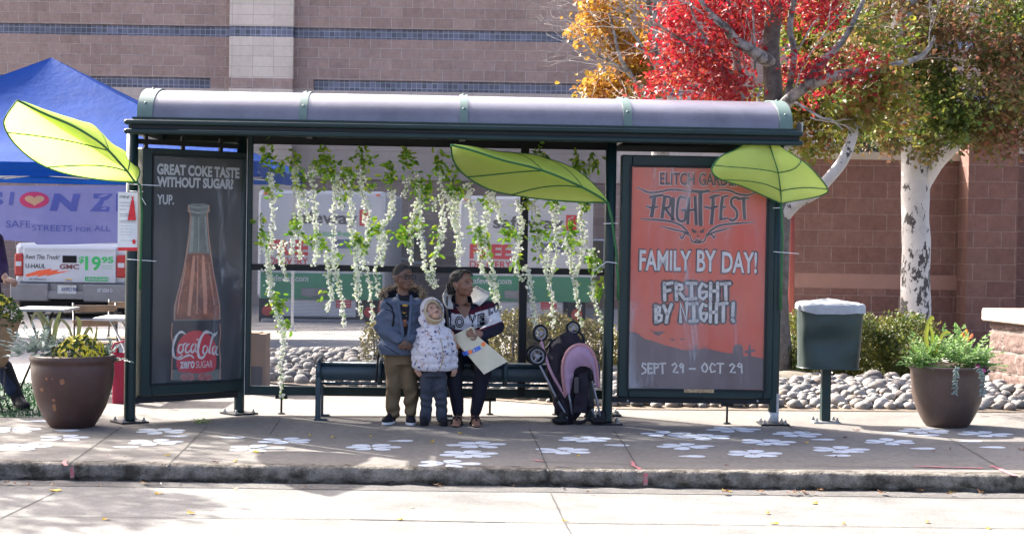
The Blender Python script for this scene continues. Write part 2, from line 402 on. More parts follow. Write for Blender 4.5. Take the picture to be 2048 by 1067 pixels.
# turf mat under the café tables, drawn as one mat with blades
M_turf = leafmat('turf', [(.015, .05, .02), (.03, .085, .03), (.02, .065, .02)], .2)
mb = MB(); a = G(-260, 832); b = G(95, 832)
for i in range(5000):
    x = random.uniform(a.x, b.x); y = random.uniform(a.y, a.y + 3.0)
    mb.leaf(V((x, y, gz(x, .0))), V((random.uniform(-.5, .5), random.uniform(-.5, .5), 1)), V((random.uniform(-1, 1), random.uniform(-1, 1), 0)), random.uniform(.02, .035), .012)
mb.box(V(((a.x + b.x) / 2, a.y + 1.5, gz((a.x + b.x) / 2, .004))), (b.x - a.x, 3.0, .008))
solo('turf_mat', mb, M_turf, 'strip of green artificial turf under the cafe tables at left', 'turf', kind='stuff')
# ================================================================ big-box building with glass-block bands
YB = 34.7
def zB(y, x=300): return P(x, y, YB).z
M_blk = brickmat('split_face_block', (.34, .235, .195), (.42, .295, .245), (.56, .47, .41), .41, .203, .007, .5, .9)
M_blk2 = brickmat('ground_face_block', (.58, .48, .39), (.66, .55, .45), (.42, .35, .30), .41, .203, .006, 0.0, .2, vary=.18)
M_beige = brickmat('beige_course', (.45, .365, .31), (.50, .41, .345), (.35, .29, .25), .41, .203, .006, 0, .15, vary=.15)
def glassblock(name):
    m = bpy.data.materials.new(name); m.use_nodes = True; nt = m.node_tree; b = nt.nodes['Principled BSDF']
    b.inputs['Roughness'].default_value = .25
    tc = _n(nt, 'ShaderNodeTexCoord'); sx = _n(nt, 'ShaderNodeSeparateXYZ'); cb = _n(nt, 'ShaderNodeCombineXYZ'); nt.links.new(tc.outputs['Object'], sx.inputs[0])
    nt.links.new(sx.outputs[0], cb.inputs[0]); nt.links.new(sx.outputs[2], cb.inputs[1])
    br = _n(nt, 'ShaderNodeTexBrick'); br.offset = 0; br.inputs['Scale'].default_value = 1; br.inputs['Brick Width'].default_value = .1025; br.inputs['Row Height'].default_value = .1; br.inputs['Mortar Size'].default_value = .006
    br.inputs['Color1'].default_value = (.060, .060, .085, 1); br.inputs['Color2'].default_value = (.14, .14, .20, 1); br.inputs['Mortar'].default_value = (.27, .27, .28, 1); nt.links.new(cb.outputs[0], br.inputs['Vector'])
    t = noise_tex(nt, .9, 2, .5); r = ramp(nt, t.outputs['Fac'], [(.35, .65), (.7, 1.15)])
    mx = _n(nt, 'ShaderNodeMix', data_type='RGBA', blend_type='MULTIPLY'); mx.inputs[0].default_value = 1; nt.links.new(br.outputs[0], mx.inputs[6]); nt.links.new(r.outputs[0], mx.inputs[7]); nt.links.new(mx.outputs[2], b.inputs['Base Color'])
    return m
M_gb = glassblock('glass_block')
bx0, bx1 = -22.0, 14.0
px0 = P(461, 100, YB).x; px1 = P(588, 100, YB).x
b1t, b1b = zB(49, 200), zB(70, 200); b2t, b2b = zB(154, 300), zB(175, 300)
bld = thing('store_building', 'large mauve block store wall with glass-block bands across it', 'building', (0, YB, gz(0)))
def wallbox(name, x0, x1, z0, z1, y0, y1, mt):
    mb = MB(); mb.box(((x0 + x1) / 2, (y0 + y1) / 2, (z0 + z1) / 2), (x1 - x0, y1 - y0, z1 - z0)); return part(name, mb, mt, bld)
zt = 8.6; g2 = P(421, 165, YB).x; g3 = P(627, 165, YB).x
wallbox('wall', bx0, bx1, b1t, zt, YB, YB + .5, M_blk)
wallbox('glass_block_band', bx0, bx1, b1b, b1t, YB + .07, YB + .45, M_gb)
wallbox('wall', bx0, bx1, b2t, b1b, YB, YB + .5, M_blk)
wallbox('wall', g2, g3, b2b, b2t, YB, YB + .5, M_blk)
wallbox('glass_block_band', bx0, g2, b2b, b2t, YB + .07, YB + .45, M_gb)
wallbox('glass_block_band', g3, bx1, b2b, b2t, YB + .07, YB + .45, M_gb)
wallbox('wall', bx0, bx1, b2b - .205, b2b, YB, YB + .5, M_beige)
zlow = zB(352, 780)
wallbox('wall', bx0, bx1, zlow, b2b - .205, YB, YB + .5, M_beige)
wallbox('wall', bx0, bx1, zlow - .07, zlow, YB - .05, YB + .5, M_beige)
wallbox('wall', bx0, bx1, -.6, zlow - .07, YB + .02, YB + .5, M_blk)
wallbox('pilaster', px0, px1, b1t, zt, YB - .16, YB, M_blk2)
wallbox('pilaster', px0, px1, b1b, b1t, YB - .12, YB, M_gb)
wallbox('pilaster', px0, px1, b2t, b1b, YB - .16, YB, M_blk2)
wallbox('pilaster', px0, px1, b2b, b2t, YB - .16, YB, M_blk)
wallbox('pilaster', px0, px1, -.6, b2b, YB - .16, YB - .055, M_blk2)
wallbox('coping', bx0, bx1, zt, zt + .12, YB - .06, YB + .6, M_beige)
# ================================================================ brown block wall at the right
YW = 24.0
M_bw = brickmat('brown_block', (.195, .098, .078), (.25, .135, .108), (.36, .25, .21), .375, .222, .006, .5, .9, vary=.42)
M_sm = mat('smooth_course', (.27, .145, .11), .85, (.24, .13, .10), 6, .1, 40)
M_cap = mat('stone_cap', (.40, .33, .26), .85, (.34, .28, .22), 3, .15, 40)
wl = thing('block_wall', 'brown split-face block wall with pale stone coping behind the birch trunk', 'wall', (7, YW, gz(7)))
def wbox(name, x0, x1, z0, z1, y0, y1, mt):
    mb = MB(); mb.box(((x0 + x1) / 2, (y0 + y1) / 2, (z0 + z1) / 2), (x1 - x0, y1 - y0, z1 - z0)); return part(name, mb, mt, wl)
wx0 = P(1500, 400, YW).x; wx1 = P(1921, 400, YW).x
ct, cbm = P(1780, 305, YW).z, P(1780, 320, YW).z; s1, s2 = P(1750, 548, YW).z, P(1750, 577, YW).z
wbox('wall_face', wx0, wx1, -.3, s2, YW, YW + .3, M_bw); wbox('smooth_course', wx0, wx1, s2, s1, YW - .003, YW + .3, M_sm)
wbox('wall_face', wx0, wx1, s1, cbm, YW, YW + .3, M_bw); wbox('coping', wx0, wx1, cbm, ct, YW - .03, YW + .33, M_cap)
pw = thing('wall_pier', 'tall brown block pier ending the wall, its side edge catching sun', 'wall', (9, YW - .5, gz(9)))
x0 = P(1936, 400, YW - .5).x; x1 = P(2036, 400, YW - .5).x; pt = P(1980, 255, YW - .5).z
mb = MB(); mb.box(((x0 + x1) / 2, YW - .1, (pt - .3) / 2), (x1 - x0, .8, pt + .3)); part('pier_shaft', mb, M_bw, pw)
mb = MB(); mb.box(((x0 + x1) / 2, YW - .1, pt + .06), (x1 - x0 + .08, .88, .12)); part('coping', mb, M_cap, pw)
w3 = thing('block_wall', 'stretch of brown block wall at the right edge beyond the tall pier', 'wall', (10.5, YW, gz(10)))
mb = MB(); mb.box((x1 + 2.01, YW + .2, 1.2), (4.0, .3, 3.0)); part('wall_face', mb, M_bw, w3)
mb = MB(); mb.box((x1 + 2.01, YW + .2, 2.76), (4.0, .36, .12)); part('coping', mb, M_cap, w3)
# low planter wall at the right edge: corner towards us, left face in the sun
M_lw = brickmat('low_wall_block', (.20, .135, .115), (.26, .18, .155), (.33, .27, .24), .42, .205, .012, .5, 1.0, vary=.4)
c0 = P(1978, 770, 17.2); zc = P(1980, 617, 17.2).z; zb = gz(c0.x); c1 = P(2110, 700, 16.0); c2 = V((c0.x + 1.2, 19.4, 0))
lw = thing('low_wall', 'low rough block wall with bright pale coping at the right edge', 'wall', (c0.x, 17.2, zb))
d = V((c1.x - c0.x, c1.y - c0.y, 0)).normalized(); fr = Fr((c0.x, 17.2, zb), d); L = 2.6
mb = MB(); rowsn = 5; hh = (zc - zb - .12)
nx, nz = 60, 40; R = []
for k in range(nz + 1):
    v = -.1 + (hh + .1) * k / nz; course = ((v) % .205) / .205; jt = max(0, 1 - min(course, 1 - course) / .08)
    R.append([fr.at(L * i / nx, v, .03 * jt - .03 * abs(noise.noise(V((i * .35, k * .35, 1)))) - .012 * noise.noise(V((i * .9, k * .9, 4)))) for i in range(nx + 1)])
mb.grid(R)
mb.bbox(fr, .0, L, -.1, hh, .035, .5); part('wall_face', mb, M_lw, lw)
mb = MB(); mb.cbox(fr, -.06, L, hh, hh + .125, -.07, .56, .012); part('coping', mb, M_cap, lw)
# red steel pole beside the wall
mb = MB(); a = P(1581, 700, 22.5); q = P(1583, 398, 22.5); mb.tube([V((a.x, 22.5, gz(a.x))), V((q.x, 22.5, q.z))], .045, 10); mb.tube([V((a.x, 22.5, gz(a.x))), V((a.x, 22.5, gz(a.x) + .03))], .1, 10)
mb.tube([V((q.x, 22.5, q.z)), V((q.x, 22.5, q.z + .02))], .052, 10)
solo('pole', mb, mat('red_steel', (.26, .050, .030), .6, (.19, .04, .025), 4), 'thin red steel pole standing before the brown wall', 'pole', (a.x, 22.5, gz(a.x)))
# ================================================================ bus shelter
A_ = G(259, 844); B_ = G(1546, 848)
S = Fr(A_, (B_ - A_)); SL = (B_ - A_).to_2d().length
def su(px, py=500, w=0): return S.uv(px, py, w)[0]
def sv(px, py, w=0): return S.uv(px, py, w)[1]
def sgz(u, w=0): q = S.at(u, 0, w); return gz(q.x) - S.o.z     # ground height in shelter coordinates
Kp = G(478, 827); q = Kp - S.o; UB, WB = q.dot(S.u), q.dot(S.n)   # rear-left post
shelter = thing('bus_shelter', 'dark green bus shelter with barrel roof and two lit-size posters', 'bus shelter', (A_.x, A_.y, A_.z))
shelter['label'] = 'dark green bus shelter with curved roof, mesh back and two poster panels'
M_roof = mat('roof_panel', (.135, .130, .165), .36, (.085, .082, .108), 3.2, .06, 8, spec=.6, fine=.12)
M_roof.node_tree.nodes['Principled BSDF'].inputs['Coat Weight'].default_value = .35
M_roof.node_tree.nodes['Principled BSDF'].inputs['Coat Roughness'].default_value = .25
M_band = mat('roof_band', (.10, .155, .135), .5, (.07, .115, .10), 6, .05, 50)
W0, W1 = -.36, WB + .36; WM = (W0 + W1) / 2; HW = (W1 - W0) / 2 - .05
ZB = sv(250, 236, W0); ZT = sv(700, 189, WM)
uL, uR = su(272, 210, W0), su(1587, 240, W0)
def arch(t, k=0.0):
    a = PI * t; return WM - (HW + k) * math.cos(a), ZB + (ZT - ZB + k) * (math.sin(a) ** .8)
def archsheet(mb, u0, u1, k0, k1, nu=2, n=28):
    rows = []
    for kk in (k0,):
        for i in range(n + 1):
            w, v = arch(i / n, kk); rows.append([S.at(u0 + (u1 - u0) * j / (nu - 1), v, w) for j in range(nu)])
    mb.grid(rows)
    rows = []
    for i in range(n + 1):
        w, v = arch(i / n, k1); rows.append([S.at(u1 + (u0 - u1) * j / (nu - 1), v, w) for j in range(nu)])
    mb.grid(rows)
    for u in (u0, u1):
        mb.grid([[S.at(u, arch(i / n, k0)[1], arch(i / n, k0)[0]), S.at(u, arch(i / n, k1)[1], arch(i / n, k1)[0])] for i in range(n + 1)], smooth=False)
bands = [(su(272, 210, W0), su(303, 210, W0)), (su(597, 215, W0), su(613, 215, W0)), (su(920, 225, W0), su(936, 225, W0)), (su(1249, 235, W0), su(1266, 235, W0)), (su(1562, 240, W0), su(1588, 240, W0))]
for (a, b), (c, d) in zip(bands, bands[1:]):
    mb = MB(); archsheet(mb, b - .02, c + .02, 0, -.006, 3); part('roof_panel', mb, M_roof, shelter)
for a, b in bands:
    mb = MB(); archsheet(mb, a, b, .012, .004)
    for t in (.12, .38):
        w, v = arch(t, .012); mb.ell(S.at((a + b) / 2, v, w), .012, nu=8, nv=5)
    part('roof_band', mb, M_band, shelter)
# arch end closures
for u in (bands[0][0] + .01, bands[-1][1] - .01):
    mb = MB(); pts = [S.at(u, arch(i / 24, -.02)[1], arch(i / 24, -.02)[0]) for i in range(25)]
    mb.prism(pts, S.u * .012); part('roof_end', mb, DARK, shelter)
# eaves: two round rails with a recessed fascia, front and rear, and the end rails
e0, e1 = su(248, 243, W0), su(1607, 272, W0)
def pipe(mb, u0, u1, v, w, r):
    n = 6; k = []
    for s_, u in ((-1, u0), (1, u1)):
        k.append([(u, .25), (u - s_ * r * .3, .75), (u - s_ * r, 1)])
    pts = [(a, b) for a, b in k[0]] + [(a, b) for a, b in reversed(k[1])]
    mb.tube([S.at(a, v, w) for a, b in pts], [r * b for a, b in pts], 14)
vU, vL, rP = sv(250, 243.5, W0), sv(250, 262, W0), .0215
for w in (W0, W1):
    mb = MB(); pipe(mb, e0, e1, vU, w, rP); part('eave_rail', mb, GREEN, shelter)
    mb = MB(); pipe(mb, e0, e1, vL, w, rP); part('eave_rail', mb, GREEN, shelter)
    mb = MB(); mb.bbox(S, e0 + .04, e1 - .03, vL, vU, w + (.008 if w < 0 else -.03), w + (.03 if w < 0 else -.008)); part('fascia', mb, DARK, shelter)
    mb = MB(); mb.bbox(S, bands[0][0] - .03, bands[-1][1] + .03, vU + .012, ZB + .012, w + (.01 if w < 0 else -.06), w + (.06 if w < 0 else -.01)); part('gutter', mb, GREEN, shelter)
for u in (e0 + .06, e1 - .06):
    mb = MB(); mb.bbox(S, u - .03, u + .03, vL - .01, vU + .02, W0 + .03, W1 - .03); part('end_rail', mb, GREEN, shelter)
for u in [bands[i][0] + .03 for i in (1, 2, 3)]:
    mb = MB(); mb.bbox(S, u - .025, u + .025, vL + .01, vU + .02, W0 + .03, W1 - .03); part('roof_joist', mb, DARK, shelter)
mb = MB(); mb.bbox(S, uL + .04, uR - .04, vU + .024, vU + .034, W0 + .07, W1 - .07); part('soffit', mb, DARK, shelter)
mb = MB(); mb.prism([S.at(su(1606, 262, W0), sv(1606, 262, W0), W0 + .05), S.at(su(1606, 262, W0), sv(1606, 243, W0), W0 + .05), S.at(su(1602, 243, W0), sv(1602, 243, W0), W0 + .14), S.at(su(1599, 262, W0), sv(1599, 262, W0), W0 + .14)], S.u * .01)
part('downspout_bracket', mb, STEEL, shelter)
# posts
M_peel = mat('peeled_paint', (.42, .42, .42), .7, (.25, .26, .27), 20, .2, 60)
def post(u, w, r=.044, v1=None, plate=True, rot=0):
    b = sgz(u, w); v1 = vL + .01 if v1 is None else v1
    mb = MB(); mb.tube([S.at(u, b + .012, w), S.at(u, b + .03, w), S.at(u, (b + v1) / 2, w), S.at(u, v1, w)], r, 18); o = part('post', mb, GREEN, shelter)
    if plate:
        mb = MB(); h = .115; ca, sa = math.cos(rot), math.sin(rot)
        def q(a, c, v): return S.at(u + a * ca - c * sa, b + v, w + a * sa + c * ca)
        vs = [q(a, c, v) for v in (.001, .014) for a, c in ((-h, -h), (h, -h), (h, h), (-h, h))]
        mb.add(vs, [(3, 2, 1, 0), (4, 5, 6, 7), (0, 1, 5, 4), (1, 2, 6, 5), (2, 3, 7, 6), (3, 0, 4, 7)])
        pl = part('base_plate', mb, DARK, shelter)
        for a, c in ((-.085, -.085), (.085, -.085), (.085, .085), (-.085, .085)):
            mb = MB(); mb.tube([q(a, c, .012), q(a, c, .026)], .016, 6, smooth=False); mb.tube([q(a, c, .026), q(a, c, .045)], .008, 8); part('bolt', mb, STEEL, pl)
    return o
post(0.0, 0.0, .0455, rot=.6)
uM = su(1218, 600); post(uM, 0, .042)
uRt = su(1551, 600); pr = post(SL, 0, .043)
mb = MB(); b = sgz(SL)
mb.tube([S.at(SL, b + .014, 0), S.at(SL, b + .10, 0)], .0445, 18); mb.add([S.at(SL + .0447 * math.sin(a), b + .10 + hgt, -.0447 * math.cos(a)) for a in [i * .13 for i in range(3, 12)] for hgt in (0, .16 * (1 - .03 * (a * 10 % 3)))], [(2 * i, 2 * i + 2, 2 * i + 3, 2 * i + 1) for i in range(8)])
part('bare_metal_patch', mb, M_peel, pr)
post(UB, WB, .043, rot=.7)
uBR = uM + .06
post(uBR, WB, .043)
mb = MB(); b0 = sv(1220, 290); mb.bbox(S, su(1226, 400), su(1232, 400), sv(1228, 800), sv(1228, 312), .02, .05); part('gap_strip', mb, mat('tan_seal', (.16, .13, .11), .8, (.03, .03, .03), 40, cut=(.4, .6)), shelter)
# ---------------- rear screen: frame, rails and perforated sheet
BK = Fr(S.at(UB, 0, WB), S.u)
BK.o.z = S.o.z
def bu(px, py): return BK.uv(px, py)[0]
def bv(px, py): return BK.uv(px, py)[1]
M_perf = bpy.data.materials.new('perforated_sheet'); M_perf.use_nodes = True; nt = M_perf.node_tree; b = nt.nodes['Principled BSDF']
b.inputs['Base Color'].default_value = (.10, .10, .115, 1); b.inputs['Roughness'].default_value = .5
tc = _n(nt, 'ShaderNodeTexCoord'); mp = _n(nt, 'ShaderNodeMapping'); nt.links.new(tc.outputs['Object'], mp.inputs[0]); mp.inputs['Rotation'].default_value = (0, 0, -math.atan2(S.u.y, S.u.x))
sx = _n(nt, 'ShaderNodeSeparateXYZ'); nt.links.new(mp.outputs[0], sx.inputs[0])
def mth(op, a, b=None):
    n = _n(nt, 'ShaderNodeMath', operation=op)
    for i, q in enumerate((a, b)):
        if q is None: continue
        if isinstance(q, (int, float)): n.inputs[i].default_value = q
        else: nt.links.new(q, n.inputs[i])
    return n.outputs[0]
pit = .0135
def holes(ou, ov):
    a = mth('SUBTRACT', mth('FRACT', mth('ADD', mth('DIVIDE', sx.outputs[0], pit), ou)), .5); c = mth('SUBTRACT', mth('FRACT', mth('ADD', mth('DIVIDE', sx.outputs[2], pit * 1.732), ov)), .5)
    c = mth('MULTIPLY', c, 1.732); return mth('LESS_THAN', mth('ADD', mth('MULTIPLY', a, a), mth('MULTIPLY', c, c)), .405 ** 2)
h = mth('MAXIMUM', holes(0, 0), holes(.5, .5))
tr = _n(nt, 'ShaderNodeBsdfTransparent'); mx = _n(nt, 'ShaderNodeMixShader'); nt.links.new(h, mx.inputs[0]); nt.links.new(b.outputs[0], mx.inputs[1]); nt.links.new(tr.outputs[0], mx.inputs[2]); nt.links.new(mx.outputs[0], nt.nodes['Material Output'].inputs[0])
vB0, vB1 = bv(700, 791), bv(700, 289); vMid = bv(700, 536); x0 = bu(492, 500); x1 = uBR - UB
mb = MB(); mb.add([BK.at(x0, vB0 + .06, .0), BK.at(x1, vB0 + .06, .0), BK.at(x1, vB1, .0), BK.at(x0, vB1, .0)], [(0, 1, 2, 3)]); mb.add([BK.at(x0, vB0 + .06, .005), BK.at(x1, vB0 + .06, .005), BK.at(x1, vB1, .005), BK.at(x0, vB1, .005)], [(0, 1, 2, 3)]); part('perforated_sheet', mb, M_perf, shelter)
mb = MB(); mb.cbox(BK, x0 - .02, x1, vB0, vB0 + .075, -.03, .03, .006); part('bottom_rail', mb, GREEN, shelter)
mb = MB(); mb.cbox(BK, x0 - .02, x1, vB1 - .01, vB1 + .09, -.03, .03, .006); part('top_rail', mb, DARK, shelter)
mb = MB(); mb.cbox(BK, x0, x1, vMid - .026, vMid + .026, -.022, .022, .005); part('middle_rail', mb, DARK, shelter)
um = bu(1047, 500); mb = MB(); mb.cbox(BK, um - .034, um + .034, vB0 + .01, vB1 + .05, -.034, .034, .008); part('mullion', mb, DARK, shelter)
mb = MB(); u_ = bu(497, 500); mb.cbox(BK, u_ - .012, u_ + .03, vB0, vB1 + .06, -.04, .03, .006); part('edge_stile', mb, GREEN, shelter)
mb = MB(); mb.bbox(BK, u_ - .018, u_ - .0125, vB0, vB1 + .03, -.044, -.03); part('edge_strip', mb, STEEL, shelter)
for px in (563, 980, 1111):
    u = bu(px, 800); q = BK.at(u, 0, 0); g = gz(q.x) - BK.o.z
    mb = MB(); mb.tube([BK.at(u, g + .01, 0), BK.at(u, vB0 + .01, 0)], .009, 8); mb.tube([BK.at(u, g + .001, 0), BK.at(u, g + .012, 0)], .03, 10); mb.bbox(BK, u - .05, u + .05, vB0 - .03, vB0 - .002, -.02, .02)
    part('levelling_foot', mb, DARK, shelter)
for px, top in ((740, 283), (1075, 292), (430, 276)):
    mb = MB(); p = S.at(su(px, top, .2), vL + .03, .2); mb.box(p, (.1, .05, .012)); part('clip', mb, STEEL, shelter)
# ---------------- poster panels
M_glz = bpy.data.materials.new('scratched_hazed_acrylic'); M_glz.use_nodes = True; nt = M_glz.node_tree; b = nt.nodes['Principled BSDF']
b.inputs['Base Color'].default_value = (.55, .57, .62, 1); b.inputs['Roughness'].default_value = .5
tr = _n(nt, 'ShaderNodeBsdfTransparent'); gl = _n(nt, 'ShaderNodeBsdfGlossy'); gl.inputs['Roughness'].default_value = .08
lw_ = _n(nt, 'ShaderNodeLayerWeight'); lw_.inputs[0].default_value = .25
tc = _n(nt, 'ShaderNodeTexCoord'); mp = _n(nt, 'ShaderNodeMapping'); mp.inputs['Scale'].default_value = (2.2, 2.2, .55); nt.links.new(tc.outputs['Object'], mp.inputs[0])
t = noise_tex(nt, 2.4, 7, .68, vec=mp.outputs[0], dist=.6); r = ramp(nt, t.outputs['Fac'], [(.42, .012), (.58, .05), (.72, .30)])  # pale scratches and smudges, with reflected street haze painted into the same mask
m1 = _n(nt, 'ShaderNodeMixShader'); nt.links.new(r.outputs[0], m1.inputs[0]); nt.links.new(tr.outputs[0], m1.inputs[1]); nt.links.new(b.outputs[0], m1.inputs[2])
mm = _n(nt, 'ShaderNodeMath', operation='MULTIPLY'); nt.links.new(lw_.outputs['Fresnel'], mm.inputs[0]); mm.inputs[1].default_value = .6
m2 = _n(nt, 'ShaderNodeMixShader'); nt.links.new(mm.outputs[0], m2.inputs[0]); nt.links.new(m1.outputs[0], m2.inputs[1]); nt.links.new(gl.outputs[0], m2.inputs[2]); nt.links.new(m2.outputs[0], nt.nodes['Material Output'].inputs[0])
def panel(fr, u0, u1, v0, v1, pu0, pu1, pv0, pv1, wb, depth, lab):
    """cabinet u0..u1 x v0..v1, poster opening pu/pv; front face at w=wb"""
    mb = MB()
    for a, b_, c, d in ((u0, pu0, v0, v1), (pu1, u1, v0, v1), (pu0 - .0, pu1 + .0, v0, pv0), (pu0, pu1, pv1, v1)):
        mb.cbox(fr, a, b_, c, d, wb, wb + depth, .007)
    f = part('panel_frame', mb, GREEN, shelter, lab)
    mb = MB(); k = .012
    for a, b_, c, d in ((pu0 - .022, pu0 - .006, pv0 - .02, pv1 + .02), (pu1 + .006, pu1 + .022, pv0 - .02, pv1 + .02), (pu0 - .004, pu1 + .004, pv0 - .02, pv0 - .006), (pu0 - .004, pu1 + .004, pv1 + .006, pv1 + .02)):
        mb.bbox(fr, a, b_, c, d, wb - .006, wb + .01)
    part('door_trim', mb, DARK, f)
    mb = MB(); mb.bbox(fr, u0 + .01, u1 - .01, v0 + .01, v1 - .01, wb + .04, wb + depth - .01); part('back_box', mb, DARK, f)
    return f
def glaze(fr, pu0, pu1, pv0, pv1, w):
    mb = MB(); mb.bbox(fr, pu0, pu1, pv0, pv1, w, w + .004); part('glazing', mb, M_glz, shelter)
# right panel (faces the street)
PF = Fr(S.o, S.u)
ru0, ru1, rv0, rv1 = su(1239, 600, -.03), su(1547, 600, -.03), sv(1390, 806, -.03), sv(1390, 312, -.03)
qu0, qu1, qv0, qv1 = su(1260.5, 560, -.03), su(1530, 560, -.03), sv(1390, 777, -.03), sv(1390, 336, -.03)
panel(PF, ru0, ru1, rv0 + .045, rv1, qu0, qu1, qv0, qv1, -.045, .13, None)
mb = MB(); mb.bbox(S, uM, SL, rv0 - .0, rv0 + .043, -.02, .05); part('bottom_rail', mb, DARK, shelter)
for px in (1255, 1515):
    mb = MB(); p = S.p(px, 801, -.022); mb.ell(p, .011, nu=8, nv=6); part('bolt', mb, STEEL, shelter)
mb = MB(); mb.bbox(S, uM, SL, rv1 + .03, rv1 + .075, -.02, .05); part('top_rail', mb, DARK, shelter)
mb = MB(); u = su(1455, 820); g = sgz(u); mb.tube([S.at(u, g + .01, .02), S.at(u, rv0, .02)], .009, 8); mb.tube([S.at(u, g + .001, .02), S.at(u, g + .012, .02)], .03, 10); mb.bbox(S, u - .05, u + .05, rv0 - .025, rv0 - .001, 0, .04); part('levelling_foot', mb, DARK, shelter)
mb = MB(); u0_, v0_ = S.uv(1368, 784, -.05); u1_, v1_ = S.uv(1428, 778, -.05); mb.bbox(S, u0_, u1_, v0_, v1_, -.052, -.044); part('maker_plate', mb, mat('brass', (.42, .30, .16), .5, (.2, .12, .06), 60, cut=(.45, .6)), shelter)
# ---- right poster artwork
wP = -.028
M_red = mat('poster_red', (.56, .082, .050), .6, (.55, .135, .075), 1.6, cut=(.3, .7))
M_ink = mat('poster_ink', (.052, .042, .048), .6, (.075, .06, .065), 5)
M_pw = mat('poster_white', (.62, .60, .58), .6, (.52, .50, .49), 20)
M_line = mat('poster_line', (.58, .36, .33), .6)
poster = MB(); poster.add([S.at(qu0 - .004, qv0 - .004, wP + .002), S.at(qu1 + .004, qv0 - .004, wP + .002), S.at(qu1 + .004, qv1 + .004, wP + .002), S.at(qu0 - .004, qv1 + .004, wP + .002)], [(0, 1, 2, 3)])
PR = part('poster', poster, M_red, shelter, 'orange-red funfair poster with black lettering')
def z8(L): return [(1200 + a / 3.557, 260 + b / 3.557) for a, b in L]
def zq(L): return [(1200 + a / 3.1375, 540 + b / 3.1375) for a, b in L]
strokes = [([(352, 480), (385, 470), (450, 462)], 17), ([(388, 468), (380, 540), (366, 618)], 24), ([(330, 540), (365, 552), (412, 546)], 13),
  ([(462, 468), (452, 540), (440, 628)], 22), ([(455, 472), (495, 478), (502, 505), (492, 545), (455, 556)], 16), ([(462, 552), (495, 600), (530, 640)], 17),
  ([(522, 478), (514, 642)], 22), ([(608, 486), (575, 474), (556, 505), (548, 600), (562, 642), (602, 640), (608, 574), (580, 570)], 17),
  ([(634, 478), (628, 560), (624, 670)], 20), ([(676, 468), (680, 560), (684, 676)], 20), ([(628, 572), (682, 564)], 14),
  ([(652, 432), (715, 440), (780, 432)], 20), ([(714, 436), (714, 560), (716, 682)], 26),
  ([(778, 482), (812, 468), (850, 464)], 15), ([(806, 470), (802, 560), (792, 672)], 22), ([(742, 545), (790, 556), (838, 542)], 13),
  ([(872, 472), (862, 560), (858, 640)], 20), ([(858, 636), (908, 626)], 14), ([(870, 476), (912, 468)], 13), ([(862, 552), (896, 546)], 12),
  ([(990, 488), (958, 478), (934, 498), (938, 535), (972, 575), (972, 622), (944, 642), (918, 632)], 16), ([(978, 494), (1020, 484), (1056, 484)], 15), ([(1022, 486), (1024, 560), (1030, 636)], 21),
  ([(258, 402), (300, 425), (360, 445), (440, 436), (500, 424), (580, 428), (655, 442)], 12), ([(785, 440), (860, 426), (920, 430), (985, 455), (1050, 462), (1120, 440)], 12),
  ([(285, 632), (400, 638), (500, 650), (580, 680), (632, 735)], 13), ([(1100, 655), (960, 664), (860, 676), (800, 705), (758, 745)], 13),
  ([(432, 684), (520, 705), (600, 725), (640, 752)], 11), ([(932, 694), (850, 715), (790, 735), (755, 755)], 11),
  ([(636, 735), (604, 738), (592, 762), (580, 770), (568, 748)], 9), ([(758, 740), (790, 740), (812, 766), (820, 745)], 9),
  ([(640, 738), (648, 772), (662, 796), (700, 800), (738, 792), (750, 768), (760, 738)], 9), ([(672, 772), (680, 795), (692, 776), (704, 796), (716, 776), (728, 794)], 6)]
def smooth2(L, k=5):
    out = []; m = len(L) - 1
    for i in range(m):
        p0, p1, p2, p3 = L[max(0, i - 1)], L[i], L[i + 1], L[min(m, i + 2)]
        for j in range(k):
            t = j / k; out.append(tuple(.5 * (2 * p1[q] + (p2[q] - p0[q]) * t + (2 * p0[q] - 5 * p1[q] + 4 * p2[q] - p3[q]) * t * t + (3 * p1[q] - p0[q] - 3 * p2[q] + p3[q]) * t ** 3) for q in (0, 1)))
    return out + [L[-1]]
mbo, mbi = MB(), MB()
for L, wd in strokes:
    if len(L) > 3: L = smooth2(L)
    Lp = z8(L); n = len(L); k = wd / 3.557 / 250 * 1.12; tp = [.35 + .65 * min(1, 4 * i / n, 4 * (n - 1 - i) / n + .2) for i in range(n)] if n > 3 and wd < 14 else None
    mbo.ribbon(S, Lp, k + .012, wP - .0005, taper=tp); mbi.ribbon(S, Lp, k, wP - .0015, taper=tp)
for tri in ([(648, 698), (668, 708), (692, 722), (680, 732), (660, 730)], [(746, 698), (728, 708), (706, 722), (716, 732), (736, 730)], [(694, 740), (706, 758), (688, 758)]):
    mbi.poly(S, z8(tri), wP - .0015)
text_px(mbo, S, 'ELITCH GARDENS', 1319, 1496, 345.5, 371.5, wP - .0005, .03, grow=.006); text_px(mbi, S, 'ELITCH GARDENS', 1320, 1495, 346, 371, wP - .0015, .02)
part('logo_outline', mbo, M_line, PR); part('logo', mbi, M_ink, PR)
mbo, mbi = MB(), MB()
for body, a, b_, c, d in (('FAMILY', 1279, 1382, 500, 541), ('BY', 1394, 1432, 500, 543), ('DAY!', 1444, 1514, 503, 546)):
    text_px(mbo, S, body, a, b_, c, d, wP - .0005, .05, grow=.011); text_px(mbi, S, body, a, b_, c, d, wP - .0015, .022)
